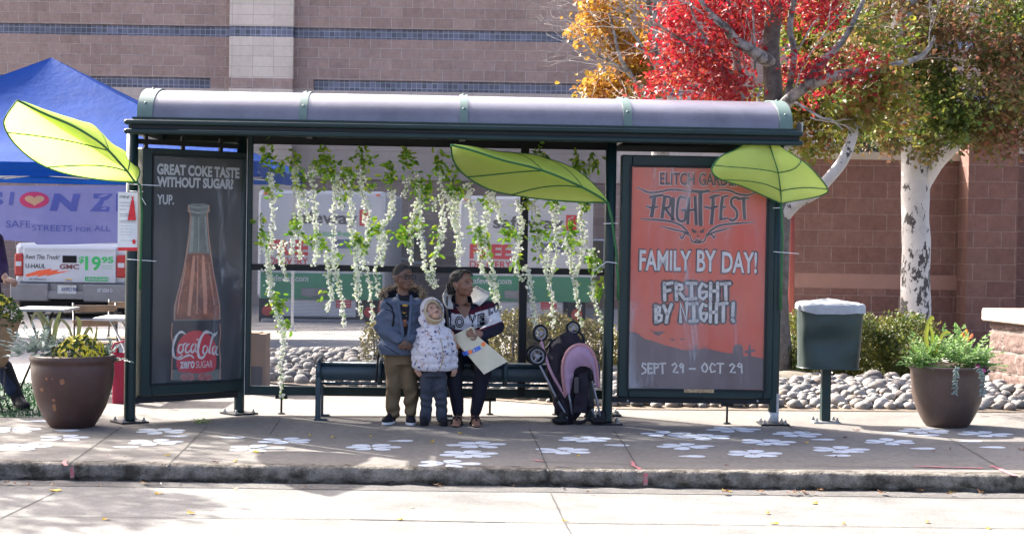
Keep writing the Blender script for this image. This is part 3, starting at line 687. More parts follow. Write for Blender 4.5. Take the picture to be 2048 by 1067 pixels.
def scrawl(chars, m1, m2):
    """hand-drawn capitals as strokes"""
    for L, wd in chars:
        Lp = [(x + random.uniform(-.8, .8), y + random.uniform(-.8, .8)) for x, y in L]
        m1.ribbon(S, Lp, wd + .034, wP - .0003); m2.ribbon(S, Lp, wd, wP - .0016)
        for q in (Lp[0], Lp[-1]):
            u, v = S.uv(q[0], q[1], wP); m1.add([S.at(u + .03 * math.cos(a), v + .03 * math.sin(a), wP - .0003) for a in [i * PI / 4 for i in range(8)]], [tuple(range(8))])
            m2.add([S.at(u + wd * .6 * math.cos(a + q[0]), v + wd * .6 * math.sin(a + q[0]), wP - .0016) for a in [i * PI / 3 for i in range(6)]], [tuple(range(6))])
glyph = {'F': [[(0, 0), (.05, 1)], [(0, .05), (.85, 0)], [(.02, .5), (.6, .45)]], 'R': [[(.05, 0), (.1, 1)], [(0, .05), (.7, .12), (.75, .35), (.1, .52)], [(.3, .5), (.95, 1)]],
 'I': [[(.5, 0), (.5, 1)], [(.05, .02), (.95, 0)], [(.05, 1), (.95, .97)]], 'G': [[(.85, .15), (.45, 0), (.08, .35), (.15, .85), (.55, 1), (.9, .8), (.88, .55), (.5, .55)]],
 'H': [[(.08, 0), (.1, 1)], [(.85, 0), (.9, 1.05)], [(.1, .52), (.88, .48)]], 'T': [[(0, .05), (1, 0)], [(.52, 0), (.5, 1)]], 'B': [[(.08, 0), (.12, 1)], [(.05, .02), (.75, .1), (.7, .38), (.12, .48), (.9, .62), (.85, .92), (.1, 1)]],
 'Y': [[(0, 0), (.5, .5)], [(1, -.05), (.45, .6), (.3, 1)]], 'N': [[(.05, 1), (.05, 0), (.85, 1), (.9, 0)]], '!': [[(.5, 0), (.45, .68)], [(.45, .9), (.48, 1.0)]],
 'S': [[(.9, .08), (.3, 0), (.05, .25), (.85, .6), (.8, .9), (.05, 1)]], 'E': [[(.08, 0), (.1, 1)], [(.05, 0), (.9, .02)], [(.1, .5), (.75, .46)], [(.1, 1), (.95, .96)]], 'P': [[(.08, 0), (.12, 1)], [(.05, .02), (.85, .1), (.8, .42), (.1, .52)]],
 '2': [[(.05, .2), (.5, 0), (.85, .25), (.1, 1), (.95, .95)]], '9': [[(.85, .3), (.4, .45), (.1, .25), (.4, 0), (.85, .1), (.8, 1)]], '-': [[(0, .5), (1, .48)]], 'O': [[(.5, 0), (.08, .4), (.2, .9), (.6, 1), (.95, .6), (.85, .15), (.5, 0)]], 'C': [[(.9, .15), (.5, 0), (.08, .45), (.3, .95), (.9, .88)]]}
def word(body, x0, x1, y0, y1, wd, m1, m2, gap=.28):
    n = len(body); cw = (x1 - x0) / (n + (n - 1) * gap)
    for i, ch in enumerate(body):
        if ch == ' ': continue
        xo = x0 + i * cw * (1 + gap)
        scrawl([([(xo + a * cw, y0 + b * (y1 - y0)) for a, b in L], wd) for L in glyph[ch]], m1, m2)
word('FRIGHT', 1329, 1460, 566, 598, .026, mbo, mbi); word('BY', 1310, 1342, 611, 643, .026, mbo, mbi); word('NIGHT!', 1360, 1474, 606, 642, .026, mbo, mbi)
junk = MB(); word('SEPT', 1283, 1330, 726, 746, .014, junk, mbi); word('29', 1345, 1368, 726, 744, .014, junk, mbi); word('-', 1379, 1390, 730, 744, .014, junk, mbi); word('OCT', 1403, 1446, 726, 744, .014, junk, mbi); word('29', 1460, 1485, 726, 744, .014, junk, mbi)
mb = MB()
hill = [(176, 385), (205, 388), (240, 398), (275, 428), (330, 442), (400, 468), (480, 488), (540, 506), (600, 500), (660, 490), (700, 498), (780, 515), (832, 522), (836, 482), (850, 468), (868, 462), (886, 468), (897, 484), (900, 535), (925, 540), (930, 522), (905, 515), (912, 500), (930, 505), (934, 468), (944, 466), (944, 498), (972, 492), (972, 508), (946, 516), (950, 540), (1024, 552)]
base = [(1026, 745), (176, 745)]
mb.poly(S, zq(hill + base), wP - .0005)
for bx, by, s_ in ((360, 392, 1.0), (452, 434, .45), (515, 432, .4)):
    mb.poly(S, zq([(bx - 52 * s_, by - 28 * s_), (bx - 20 * s_, by - 5 * s_), (bx - 6 * s_, by - 10 * s_), (bx, by - 4 * s_), (bx + 8 * s_, by - 10 * s_), (bx + 20 * s_, by - 8 * s_), (bx + 55 * s_, by - 8 * s_), (bx + 30 * s_, by + 4 * s_), (bx + 5 * s_, by + 18 * s_), (bx - 20 * s_, by + 8 * s_)]), wP - .0005)
for i in range(26):
    x = random.uniform(520, 700); mb.ribbon(S, zq([(x, 512), (x + random.uniform(-18, 18), 512 - random.uniform(8, 50))]), .003, wP - .0006)
part('lettering_shadow', mbo, M_ink, PR); part('lettering', mbi, M_pw, PR); part('hill_silhouette', mb, mat('poster_slate', (.105, .070, .078), .6, (.145, .105, .115), 2.5), PR)
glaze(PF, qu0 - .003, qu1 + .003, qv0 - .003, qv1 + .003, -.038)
# left panel (angled wing between front and rear posts)
LP = Fr(S.o, S.at(UB, 0, WB) - S.o)
LW = math.hypot(UB, WB)
def lu(px, py, w=-.04): return LP.uv(px, py, w)
l0, l1 = .065, LP.uv(494.5, 500, -.05)[0] - .02
pu0 = (lu(309, 314)[0] + lu(301, 765)[0]) / 2; pu1 = (lu(488.5, 318)[0] + lu(483, 757)[0]) / 2
pv1 = (lu(309, 314)[1] + lu(488, 318)[1]) / 2; pv0 = (lu(301, 766)[1] + lu(483, 757)[1]) / 2
cv0, cv1 = lu(390, 786)[1], lu(390, 300)[1]
panel(LP, l0, l1 + .02, cv0, cv1, pu0, pu1, pv0, pv1, -.055, .13, None)
mb = MB(); mb.bbox(LP, .03, LW - .03, cv0 - .055, cv0 - .003, -.03, .04); part('bottom_rail', mb, DARK, shelter)
mb = MB(); mb.bbox(LP, .03, LW - .03, cv1 + .03, cv1 + .07, -.02, .03); part('top_rail', mb, DARK, shelter)
for t in (.12, .45, .8):
    mb = MB(); mb.bbox(LP, LW * t - .015, LW * t + .015, cv1 + .001, vL, -.005, .02); part('hanger', mb, DARK, shelter)
wL = -.036
M_pb = mat('poster_black', (.012, .012, .014), .6, (.030, .030, .034), 2.2)
mb = MB(); mb.add([LP.at(pu0 - .004, pv0 - .004, wL + .002), LP.at(pu1 + .004, pv0 - .004, wL + .002), LP.at(pu1 + .004, pv1 + .004, wL + .002), LP.at(pu0 - .004, pv1 + .004, wL + .002)], [(0, 1, 2, 3)])
PL = part('poster', mb, M_pb, shelter, 'black soft-drink poster with a glass bottle and white words')
M_dim = mat('poster_grey', (.42, .43, .44), .6)
mb = MB()
text_px(mb, LP, 'GREAT COKE TASTE', 314, 479, 331, 353, wL, .045, rise=-.01); text_px(mb, LP, 'WITHOUT SUGAR?', 314, 467, 355, 376, wL, .045, rise=-.0); text_px(mb, LP, 'YUP.', 314, 348, 389, 409, wL, .03)
part('lettering', mb, M_dim, PL)
def zb(L): return [(290 + a / 2.738, 390 + b / 2.738) for a, b in L]
glass = [(236, 52), (262, 46), (325, 46), (352, 54), (356, 88), (342, 98), (346, 118), (352, 220), (364, 320), (378, 420), (398, 520), (412, 600), (414, 688), (420, 760), (412, 820), (418, 900), (416, 1012), (142, 1012), (146, 900), (150, 820), (138, 760), (156, 688), (158, 610), (180, 520), (204, 430), (222, 330), (236, 220), (244, 118), (246, 98), (232, 88)]
mb = MB()
for L, wd in (([(262, 118), (258, 220), (250, 312)], .030), ([(330, 118), (336, 220), (346, 312)], .016), ([(294, 120), (294, 310)], .010), ([(236, 60), (294, 70), (352, 60)], .012), ([(234, 86), (294, 98), (354, 86)], .014), ([(228, 326), (294, 336), (360, 326)], .010)): mb.ribbon(LP, zb(L), wd, wL - .0009)
part('neck_highlight', mb, mat('neck_highlight_print', (.30, .32, .28), .6, (.20, .22, .19), 14), PL)
mb = MB(); mb.poly(LP, zb(glass), wL - .0005); part('bottle_glass', mb, mat('bottle_glass_print', (.10, .115, .10), .6, (.19, .21, .18), 7), PL)
liq = [(232, 322), (258, 318), (330, 318), (356, 326), (372, 420), (392, 520), (404, 605), (404, 680), (168, 680), (170, 610), (190, 520), (214, 430), (228, 350)]
mb = MB(); mb.poly(LP, zb(liq), wL - .0012); part('bottle_drink', mb, mat('drink_print', (.30, .10, .045), .6, (.12, .035, .025), 9), PL)
mb = MB()
for L, wd in (([(268, 330), (262, 420), (250, 540), (240, 660)], .035), ([(318, 330), (322, 430), (330, 550), (330, 650)], .04), ([(290, 330), (288, 480), (284, 650)], .012), ([(350, 380), (362, 480), (380, 600)], .012), ([(226, 370), (208, 470), (188, 560), (178, 650)], .012)):
    mb.ribbon(LP, zb(L), wd, wL - .0018, taper=[.5] + [1] * (len(L) - 2) + [.8])
for L in ([(236, 60), (250, 110), (244, 220), (226, 330), (206, 430), (184, 520), (162, 610), (160, 680)], [(352, 60), (340, 110), (348, 220), (360, 320), (374, 420), (394, 520), (408, 600), (410, 680)], [(150, 700), (144, 760), (154, 820), (148, 900), (146, 1005)], [(410, 700), (414, 760), (406, 820), (412, 900), (410, 1005)]): mb.ribbon(LP, zb(L), .008, wL - .0024)
for i in range(150):
    yy = random.uniform(340, 670); half = 60 + (yy - 320) * .17; xx = 292 + random.uniform(-half, half); u, v = LP.uv(*zb([(xx, yy)])[0], wL); r_ = random.uniform(.002, .005)
    mb.add([LP.at(u + r_ * math.cos(k * PI / 3), v + r_ * math.sin(k * PI / 3), wL - .002) for k in range(6)], [tuple(range(6))])
part('bottle_highlight', mb, mat('highlight_print', (.60, .25, .14), .6, (.45, .22, .15), 12), PL)
mb = MB(); mb.poly(LP, zb([(150, 688), (414, 682), (420, 760), (412, 820), (418, 950), (146, 955), (150, 820), (138, 760)]), wL - .0022); part('bottle_label', mb, M_pb, PL)
cyc = [(282 + 110 * math.cos(a), 852 - 112 * math.sin(a)) for a in [PI * i / 20 for i in range(21)]]
mb = MB(); mb.poly(LP, zb(cyc + [(172, 940), (190, 968), (300, 975), (375, 962), (390, 940)]), wL - .0028); part('label_disc', mb, mat('label_red', (.50, .022, .035), .6), PL)
mb = MB()
for xx in (215, 250, 310, 345):
    mb.poly(LP, zb([(xx + 24 * math.cos(a), 995 + 20 * math.sin(a)) for a in [i * PI / 5 for i in range(10)]]), wL - .0028)
part('bottle_foot', mb, mat('foot_print', (.34, .06, .05), .6, (.42, .2, .17), 30), PL)
mb = MB()
scr = [([(222, 760), (196, 748), (170, 775), (154, 830), (158, 880), (182, 892), (206, 872)], 9), ([(205, 815), (188, 822), (182, 850), (194, 864), (208, 846), (210, 820), (228, 808)], 7), ([(244, 812), (228, 824), (222, 850), (232, 862), (250, 846)], 7), ([(272, 812), (258, 822), (252, 848), (262, 860), (276, 836), (280, 812), (276, 850), (288, 858)], 7),
       ([(282, 790), (292, 788)], 6), ([(356, 752), (330, 748), (302, 790), (290, 850), (298, 885), (316, 888), (336, 862)], 10), ([(336, 822), (322, 830), (318, 858), (328, 868), (340, 850), (340, 826)], 7), ([(382, 752), (366, 790), (352, 850), (358, 868)], 8), ([(330, 756), (360, 752), (378, 770), (398, 745)], 5), ([(386, 824), (372, 836), (370, 862), (380, 868), (392, 838), (394, 826), (390, 866), (402, 872)], 7),
       ([(158, 886), (190, 896), (225, 880), (250, 876), (268, 892)], 7)]
for L, wd in scr:
    L = smooth2(L, 6); n = len(L); mb.ribbon(LP, zb(L), wd / 2.738 / 250 * 1.5, wL - .0036, taper=[(.55 + .45 * min(1, 5 * i / n, 5 * (n - 1 - i) / n)) * (.8 + .35 * abs(math.sin(i * .35))) for i in range(n)])
text_px(mb, LP, 'zero', *[290 + 192 / 2.738, 290 + 272 / 2.738, 390 + 908 / 2.738, 390 + 948 / 2.738], wL - .0036, .03); text_px(mb, LP, 'SUGAR', 290 + 279 / 2.738, 290 + 370 / 2.738, 390 + 905 / 2.738, 390 + 944 / 2.738, wL - .0036, .0)
part('label_script', mb, M_pw, PL)
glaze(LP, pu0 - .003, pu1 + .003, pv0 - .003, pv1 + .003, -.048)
# ================================================================ bench
M_bench = mat('bench_blue', (.016, .040, .055), .36, (.012, .028, .040), 4, .05, 50)
w0b, w1b = .20, .56
bn = thing('bench', 'dark teal backless metal bench with rolled front under the shelter roof', 'bench', S.at(su(870, 800, .2), sgz(2.2), .3))
def bz(px, py, w): return S.uv(px, py, w)
ub0, ub1 = bz(637, 740, w0b)[0], bz(1196, 740, w0b)[0]
vt = bz(700, 725, w0b + .05)[1]
prof = [(w1b, vt - .03), (w1b - .02, vt - .004), (w1b - .08, vt), (w0b + .1, vt - .006), (w0b + .05, vt - .012), (w0b + .018, vt - .03), (w0b, vt - .06), (w0b + .004, vt - .10), (w0b + .02, vt - .135)]
divs = [ub0, bz(760, 740, w0b)[0], bz(884, 740, w0b)[0], bz(1010, 740, w0b)[0], ub1]
M_bperf = mat('bench_mesh', (.014, .030, .042), .42, (.03, .05, .06), 60, .25, 220)
for a, b_ in zip(divs, divs[1:]):
    mb = MB(); mb.grid([[S.at(a + .012 + (b_ - a - .024) * j / 8, v, w) for j in range(9)] for w, v in prof]); mb.grid([[S.at(b_ - .012 - (b_ - a - .024) * j / 8, v - .004, w + .003) for j in range(9)] for w, v in prof])
    part('seat', mb, M_bperf, bn)
for u in divs:
    mb = MB(); mb.tube([S.at(u, vt - .16, w0b + .03), S.at(u, vt - .10, w0b - .012), S.at(u, vt - .04, w0b - .012), S.at(u, vt + .006, w0b + .022), S.at(u, vt + .014, w0b + .09), S.at(u, vt + .014, w1b - .06), S.at(u, vt - .01, w1b), S.at(u, vt - .06, w1b)], .020, 10); part('seat_hoop', mb, M_bench, bn)
mb = MB(); mb.tube([S.at(ub0, vt - .165, w0b + .03), S.at(ub1, vt - .165, w0b + .03)], .014, 10); part('front_rail', mb, M_bench, bn)
mb = MB(); mb.tube([S.at(ub0, vt - .008, w0b + .028), S.at(ub1, vt - .008, w0b + .028)], .017, 10); part('front_rail', mb, M_bench, bn)
for u in (divs[0], divs[2] + .02, divs[4] - .05):
    for w in (w0b + .0, w1b - .03):
        g = sgz(u, w); mb = MB(); mb.cbox(S, u - .022, u + .022, g + .001, vt - .02, w - .022, w + .022, .005); mb.bbox(S, u - .03, u + .075, g + .001, g + .014, w - .03, w + .03); part('leg', mb, M_bench, bn)
# ================================================================ vehicles in the lot behind
M_tw = mat('truck_white', (.50, .52, .55), .4, (.42, .44, .47), 1.5)
M_tg = mat('truck_green', (.02, .22, .10), .4, (.015, .17, .08), 3)
M_glass = mat('dark_glass', (.02, .022, .026), .1, spec=.8)
M_lamp = mat('tail_lamp', (.42, .012, .015), .25, (.28, .01, .01), 10)
M_chrome = mat('bumper_grey', (.20, .20, .21), .4, (.14, .14, .15), 3, metal=.3)
M_tred = mat('print_red', (.48, .02, .03), .5); M_tdk = mat('print_dark', (.06, .06, .065), .5); M_tgr = mat('print_green', (.03, .40, .10), .5); M_tor = mat('print_orange', (.75, .10, .03), .5); M_tblue = mat('print_blue', (.10, .12, .22), .5)
def wheel(c, r, wd, axis, parent):
    mb = MB(); a = V(axis); c = V(c); e = V((-a.y, a.x, 0))
    R = Matrix((a, e, V((0, 0, 1)))).transposed()
    prof = [(r * .6, -wd / 2), (r * .93, -wd / 2), (r, -wd * .36), (r, wd * .36), (r * .93, wd / 2), (r * .6, wd / 2)]
    M2 = Matrix((e, V((0, 0, 1)), a)).transposed()
    mb.lathe(prof, c, 24, rot=M2); o = part('wheel', mb, RUB, parent)
    mb = MB(); mb.lathe([(r * .62, -wd * .42), (r * .5, -wd * .3), (r * .12, -wd * .3), (r * .1, -wd * .36), (r * .1, wd * .36), (r * .12, wd * .3), (r * .5, wd * .3), (r * .62, wd * .42)], c, 20, rot=M2); part('rim', mb, STEEL, o)
def rbox(mb, fr, u0, u1, v0, v1, w0, w1, b): mb.cbox(fr, u0, u1, v0, v1, w0, w1, b)
def delivery(label, xl, xr, yt, ybx, Y, texts, cabdark=False):
    o = P(xl, 600, Y); fr = Fr((o.x, Y, gz(o.x)), (1, 0)); 
    t = thing('delivery_truck', label, 'truck', fr.at(1.1, 0, 2), 'white grocery delivery trucks parked behind the shelter')
    U = lambda px, py=500: fr.uv(px, py)[0]
    W = lambda py, px=(xl + xr) / 2: fr.uv(px, py)[1]
    wd = U(xr) - U(xl); k = (xr - xl) / 255.0; X = lambda px: xl + (px - 515) * k; Yp = lambda py: yt + (py - 380) * (ybx - yt) / 218.0
    v0, v1 = W(ybx), W(yt)
    mb = MB(); rbox(mb, fr, 0, wd, v0, v1, 0, 4.4, .05); part('cargo_box', mb, M_tw, t)
    mb = MB(); mb.bbox(fr, .05, wd - .05, W(Yp(400)), W(Yp(397)), -.006, .01); mb.bbox(fr, .045, .06, v0 + .1, W(Yp(400)), -.006, .01); mb.bbox(fr, wd - .06, wd - .045, v0 + .1, W(Yp(400)), -.006, .01); part('door_frame', mb, mat('seam_grey', (.45, .47, .5), .5), t)
    for u in (.12, wd - .12):
        mb = MB(); mb.box(fr.at(u, v1 - .06, -.01), (.06, .03, .03)); part('marker_lamp', mb, M_tor, t)
    mb = MB(); mb.bbox(fr, .06, wd - .03, W(Yp(598)), W(Yp(546)), -.012, .0); gs = part('green_band', mb, M_tg, t)
    mb = MB(); text_px(mb, fr, 'safeway.com', X(540), X(618), Yp(549), Yp(566), -.016, .02); part('lettering', mb, M_tw, gs)
    mb = MB(); text_px(mb, fr, 'safeway', X(583), X(716), Yp(421), Yp(455), -.006, .02); part('lettering', mb, M_tdk, t)
    mb = MB(); u0, u1 = U(X(720)), U(X(740)); mb.bbox(fr, u0, u1, W(Yp(449)), W(Yp(417)), -.008, .0); mk = part('logo_square', mb, M_tred, t)
    mb = MB(); mb.ribbon(fr, [(X(735), Yp(422)), (X(725), Yp(427)), (X(735), Yp(437)), (X(725), Yp(444))], .02, -.012); part('logo_swash', mb, M_tw, mk)
    mb = MB(); text_px(mb, fr, 'FREE', X(539), X(618), Yp(479), Yp(510), -.006, .05); text_px(mb, fr, 'DELIVERY', X(539), X(618), Yp(514), Yp(529), -.006, .02); part('lettering', mb, M_tred, t)
    mb = MB(); text_px(mb, fr, 'first order online', X(566), X(614), Yp(533), Yp(540), -.006, .0); part('small_print', mb, M_tdk, t)
    mb = MB(); text_px(mb, fr, 'Local, fresh', X(640), X(706), Yp(460), Yp(474), -.006, .0); part('small_print', mb, M_tgr, t)
    mb = MB(); mb.bbox(fr, U(X(672)), U(X(725)), W(Yp(495)), W(Yp(477)), -.008, 0); part('badge', mb, M_tblue, t)
    # lower body: step bumper, lift gate, lamps
    mb = MB(); rbox(mb, fr, .32, wd - .46, W(Yp(634)), v0 + .0, .02, .3, .02); part('lift_gate', mb, M_tw, t)
    mb = MB(); mb.bbox(fr, U(X(606)), U(X(656)), W(Yp(592)), W(Yp(576)), -.05, -.012); mb.tube([fr.at(U(X(610)), W(Yp(588)), -.06), fr.at(U(X(634)), W(Yp(597)), -.07), fr.at(U(X(660)), W(Yp(588)), -.06)], .012, 6); part('gate_latch', mb, M_chrome, t)
    mb = MB(); mb.bbox(fr, U(X(675)), U(X(705)), W(Yp(614)), W(Yp(595)), .012, .021); ps = part('warning_plate', mb, M_tred, t)
    mb = MB()
    for yy in (599, 604.5, 610): mb.bbox(fr, U(X(677)), U(X(703)), W(Yp(yy + 1)), W(Yp(yy)), .008, .014)
    part('lettering', mb, M_tw, ps)
    mb = MB(); rbox(mb, fr, .08, wd - .3, W(Yp(650)), W(Yp(638)), -.10, .12, .02); part('step_bumper', mb, M_chrome, t)
    mb = MB(); rbox(mb, fr, .3, wd - .4, W(Yp(642)) + .01, W(Yp(634)) - .006, .1, .4, .02); part('underframe', mb, BLACK, t)
    for u in (.17, wd - .24):
        mb = MB(); mb.bbox(fr, u - .14, u + .14, v0 - .42, v0 - .005, .03, .2); h = part('lamp_bracket', mb, BLACK, t)
        mb = MB(); mb.tube([fr.at(u, v0 - .2, .0), fr.at(u, v0 - .2, .028)], .09, 16, smooth=False); part('tail_lamp', mb, M_lamp, h)
    for u in (.2, wd - .2):
        for ww in (1.0, 5.2): wheel(fr.at(u, .36, ww), .36, .25, (1, 0, 0), t)
    mb = MB(); rbox(mb, fr, .1, wd - .1, .45, v1 - .55, 4.45, 6.2, .1); part('cab', mb, M_tw, t)
    mb = MB(); mb.bbox(fr, .3, .5, .4, v0, .3, 4.5); mb.bbox(fr, wd - .5, wd - .3, .4, v0, .3, 4.5); part('chassis', mb, BLACK, t)
    # mirror on a bracket
    um = wd + .32; vm = W(Yp(505))
    mb = MB(); mb.tube([fr.at(wd - .12, vm + .15, 4.9), fr.at(um, vm + .25, 4.8)], .02, 6); mb.tube([fr.at(wd - .12, vm - .15, 4.9), fr.at(um, vm - .2, 4.8)], .02, 6); mb.cbox(fr, um - .13, um + .13, vm - .28, vm + .28, 4.72, 4.85, .03); mr = part('wing_mirror', mb, M_tw, t)
    mb = MB(); mb.bbox(fr, um - .10, um + .10, vm - .2, vm + .24, 4.712, 4.721); part('mirror_glass', mb, M_glass, mr)
    return t
delivery('white grocery delivery truck behind the left half of the mesh screen', 514, 768, 381, 598, 29.0, None)
delivery('white grocery delivery truck behind the mesh screen, right of the woman', 914, 1184, 393, 602, 28.2, None)
# ---------------- pickup with rental lettering
Yp_ = 29.5; o = P(26, 600, Yp_); fr = Fr((o.x, Yp_, gz(o.x)), (1, 0))
pk = thing('pickup_truck', 'white rental pickup truck parked under the banner, tailgate towards us', 'pickup truck', fr.at(1, 0, 2))
U = lambda px, py=540: fr.uv(px, py)[0]
W = lambda py, px=140: fr.uv(px, py)[1]
wd = U(258)
mb = MB(); rbox(mb, fr, U(29), U(255), W(568), W(487), .05, 2.0, .05); part('bed', mb, M_tw, pk)
mb = MB(); rbox(mb, fr, U(46), U(232), W(565), W(494), .0, .06, .015); tg = part('tailgate', mb, M_tw, pk)
mb = MB(); mb.bbox(fr, U(46), U(232), W(500), W(497.5), -.012, .0); part('spoiler_lip', mb, M_tw, tg)
mb = MB(); mb.cbox(fr, U(125), U(153), W(525), W(511), -.015, .0, .006); part('handle', mb, BLACK, tg)
def lt(body, x0, x1, y0, y1, m, **k):
    mb = MB(); text_px(mb, fr, body, x0, x1, y0, y1, -.004, **k); part('lettering', mb, m, tg)
lt('Rent This Truck!', 51, 119, 509, 518, M_tdk, bold=.02, shear=.25); lt('U-HAUL', 51, 91, 527, 536, M_tdk, bold=.03); lt('GMC', 119, 158, 528, 538, mat('badge_maroon', (.16, .05, .06), .5), bold=.04)
lt('$', 157, 168, 512, 527, M_tgr, bold=.03, shear=.1); lt('19', 170, 202, 512, 541, M_tgr, bold=.03); lt('95', 203, 227, 513, 526, M_tgr, bold=.04); lt('plus mileage', 204, 226, 530, 533, M_tgr); lt('and fees', 204, 224, 534.5, 537.5, M_tgr)
mb = MB(); mb.bbox(fr, U(170), U(217), W(561), W(552.5), -.004, .0); gb = part('web_strip', mb, M_tgr, tg)
mb = MB(); text_px(mb, fr, 'uhaul.com', 173, 216, 554, 560, -.007, .02); part('lettering', mb, M_tw, gb)
mb = MB(); mb.poly(fr, [(50, 549), (78, 540), (104, 537), (100, 541), (120, 538), (112, 543), (142, 541), (128, 544), (90, 552), (96, 548), (72, 554), (78, 549), (54, 553)], -.004); part('red_swoosh', mb, M_tor, tg)
mb = MB(); text_px(mb, fr, 'SILVERADO', 58, 92, 556, 559.5, -.004, .02); part('small_badge', mb, M_tdk, tg)
mb = MB(); mb.bbox(fr, U(131), U(144), W(562), W(557), -.004, 0); part('sticker', mb, mat('sticker_yellow', (.7, .45, .05), .5, (.1, .15, .5), 20, cut=(.5, .55)), tg)
for a, b_ in ((29, 46), (233, 252)):
    mb = MB(); mb.cbox(fr, U(a), U(b_), W(553), W(508), -.015, .06, .02); l = part('tail_lamp', mb, M_lamp, pk)
    mb = MB(); mb.bbox(fr, U(a + 3), U(b_ - 3), W(533), W(524), -.019, -.014); part('reverse_lens', mb, M_tw, l)
mb = MB(); mb.cbox(fr, U(24), U(100), W(602), W(567), -.12, .1, .02); mb.cbox(fr, U(170), U(262), W(602), W(567), -.12, .1, .02); mb.cbox(fr, U(98), U(172), W(598), W(581), -.10, .1, .015); mb.bbox(fr, U(96), U(174), W(583), W(567), -.03, .05)
bp_ = part('rear_bumper', mb, M_chrome, pk)
mb = MB(); mb.bbox(fr, U(119), U(156), W(586.5), W(569.5), -.11, -.1); pl_ = part('number_plate', mb, mat('plate', (.50, .56, .55), .5, (.42, .36, .33), 6), bp_)
lt2 = MB(); text_px(lt2, fr, 'AH92198', 122, 153, 574, 582, -.113, .03); part('lettering', lt2, M_tblue, bp_)
lt2 = MB(); text_px(lt2, fr, 'BP 3024 D', 195, 225, 577, 584, -.123, .02); part('lettering', lt2, M_tw, bp_)
mb = MB(); mb.cbox(fr, U(34), U(250), .12, W(598), .1, 1.9, .03); part('underbody', mb, BLACK, pk)
mb = MB(); mb.cbox(fr, U(31), U(253), W(500), W(486), 2.0, 4.0, .04)
mb.grid([[fr.at(U(40) + .0, W(487), 2.05), fr.at(U(244), W(487), 2.05)], [fr.at(U(55), W(425), 2.35), fr.at(U(229), W(425), 2.35)], [fr.at(U(55), W(420), 3.4), fr.at(U(229), W(420), 3.4)], [fr.at(U(40), W(487), 4.2), fr.at(U(244), W(487), 4.2)]], smooth=False)
mb.cbox(fr, U(31), U(253), .5, W(500) + .0, 2.02, 5.3, .06); part('cab', mb, M_tw, pk)
mb = MB(); mb.add([fr.at(U(58), W(480), 2.06), fr.at(U(226), W(480), 2.06), fr.at(U(216), W(432), 2.27), fr.at(U(68), W(432), 2.27)], [(0, 1, 2, 3)]); part('rear_window', mb, M_glass, pk)
for u in (U(44), U(240)):
    for ww in (.95, 4.5): wheel(fr.at(u, .39, ww), .39, .26, (1, 0, 0), pk)
mb = MB(); mb.tube([fr.at(U(138), W(612), -.15), fr.at(U(138), W(612), .3)], .04, 8); part('tow_hitch', mb, BLACK, pk)
# ================================================================ blue canopy tent and banner
M_blue = mat('tent_blue', (.007, .056, .28), .5, (.005, .044, .22), 2.5, .25, 10, trans=.10, spec=.04)
YT0, YT1 = 22.0, 26.5
tc_ = P(103, 115, (YT0 + YT1) / 2); xr_ = P(516, 300, YT0).x; half = xr_ - tc_.x
tent = thing('canopy_tent', 'blue pop-up canopy tent with peaked top at the left', 'tent', (tc_.x, (YT0 + YT1) / 2, gz(tc_.x)))
ze = P(300, 318, YT0).z; zv = P(200, 345, YT0).z
pk_ = V((tc_.x, (YT0 + YT1) / 2, tc_.z))
cs = [V((xr_ - 2 * half, YT0, ze)), V((xr_, YT0, ze)), V((xr_, YT1, ze)), V((xr_ - 2 * half, YT1, ze))]
mb = MB()
for i in range(4):
    a, b_ = cs[i], cs[(i + 1) % 4]; rows = []
    for k in range(19):
        t = k / 18; row = []
        for j in range(25):
            s_ = j / 24; e = a.lerp(b_, s_); e.z -= .06 * math.sin(PI * s_)
            p = pk_.lerp(e, t); sag = -.16 * math.sin(PI * t) * (.35 + .65 * math.sin(PI * s_)); wr = .018 * noise.noise(V((p.x * 2.2, p.y * 2.2, i))) * t
            row.append(p + V((0, 0, sag + wr)))
        rows.append(row)
    mb.grid(rows)
part('canopy_top', mb, M_blue, tent)
for i in range(4):
    a, b_ = cs[i], cs[(i + 1) % 4]; mb = MB(); rows = []
    nrm = (b_ - a).cross(V((0, 0, 1))).normalized()
    for k in range(7):
        row = []
        for j in range(61):
            s_ = j / 60; e = a.lerp(b_, s_); e.z -= .06 * math.sin(PI * s_)
            e.z += (zv - ze) * k / 6; row.append(e + nrm * (.02 * math.sin(s_ * 26 + i) * k / 6 + .012 * math.sin(k * 1.4)))
        rows.append(row)
    mb.grid(rows); part('valance', mb, M_blue, tent)
M_frm = mat('tent_frame', (.60, .60, .60), .4, (.5, .5, .5), 5, metal=.3)
for c in cs:
    mb = MB(); p = c + (pk_ - c) * .03; mb.cbox(Fr((p.x, p.y, 0), (1, 0)), -.02, .02, gz(p.x, .0), ze - .02, -.02, .02, .004); mb.box((p.x, p.y, gz(p.x) + .006), (.12, .12, .012)); part('leg', mb, M_frm, tent)
for i in (0, 1, 2, 3):
    a, b_ = cs[i].lerp(pk_, .03), cs[(i + 1) % 4].lerp(pk_, .03); mb = MB(); n = 4
    for k in range(n):
        p, q = a.lerp(b_, k / n), a.lerp(b_, (k + 1) / n); lo, hi = zv + .03, ze - .06
        if i == 0: lo = zv - .09
        mb.tube([V((p.x, p.y, lo if k % 2 else hi)), V((q.x, q.y, hi if k % 2 else lo))], .012, 6); mb.tube([V((p.x, p.y, hi if k % 2 else lo)), V((q.x, q.y, lo if k % 2 else hi))], .012, 6)
    part('truss', mb, M_frm, tent)
M_ban = mat('banner_cloth', (.19, .19, .40), .7, (.15, .16, .35), 3, .15, 8, trans=.2)
YBn = 21.9; fb = Fr((P(-160, 480, YBn).x, YBn, 0), (1, 0))
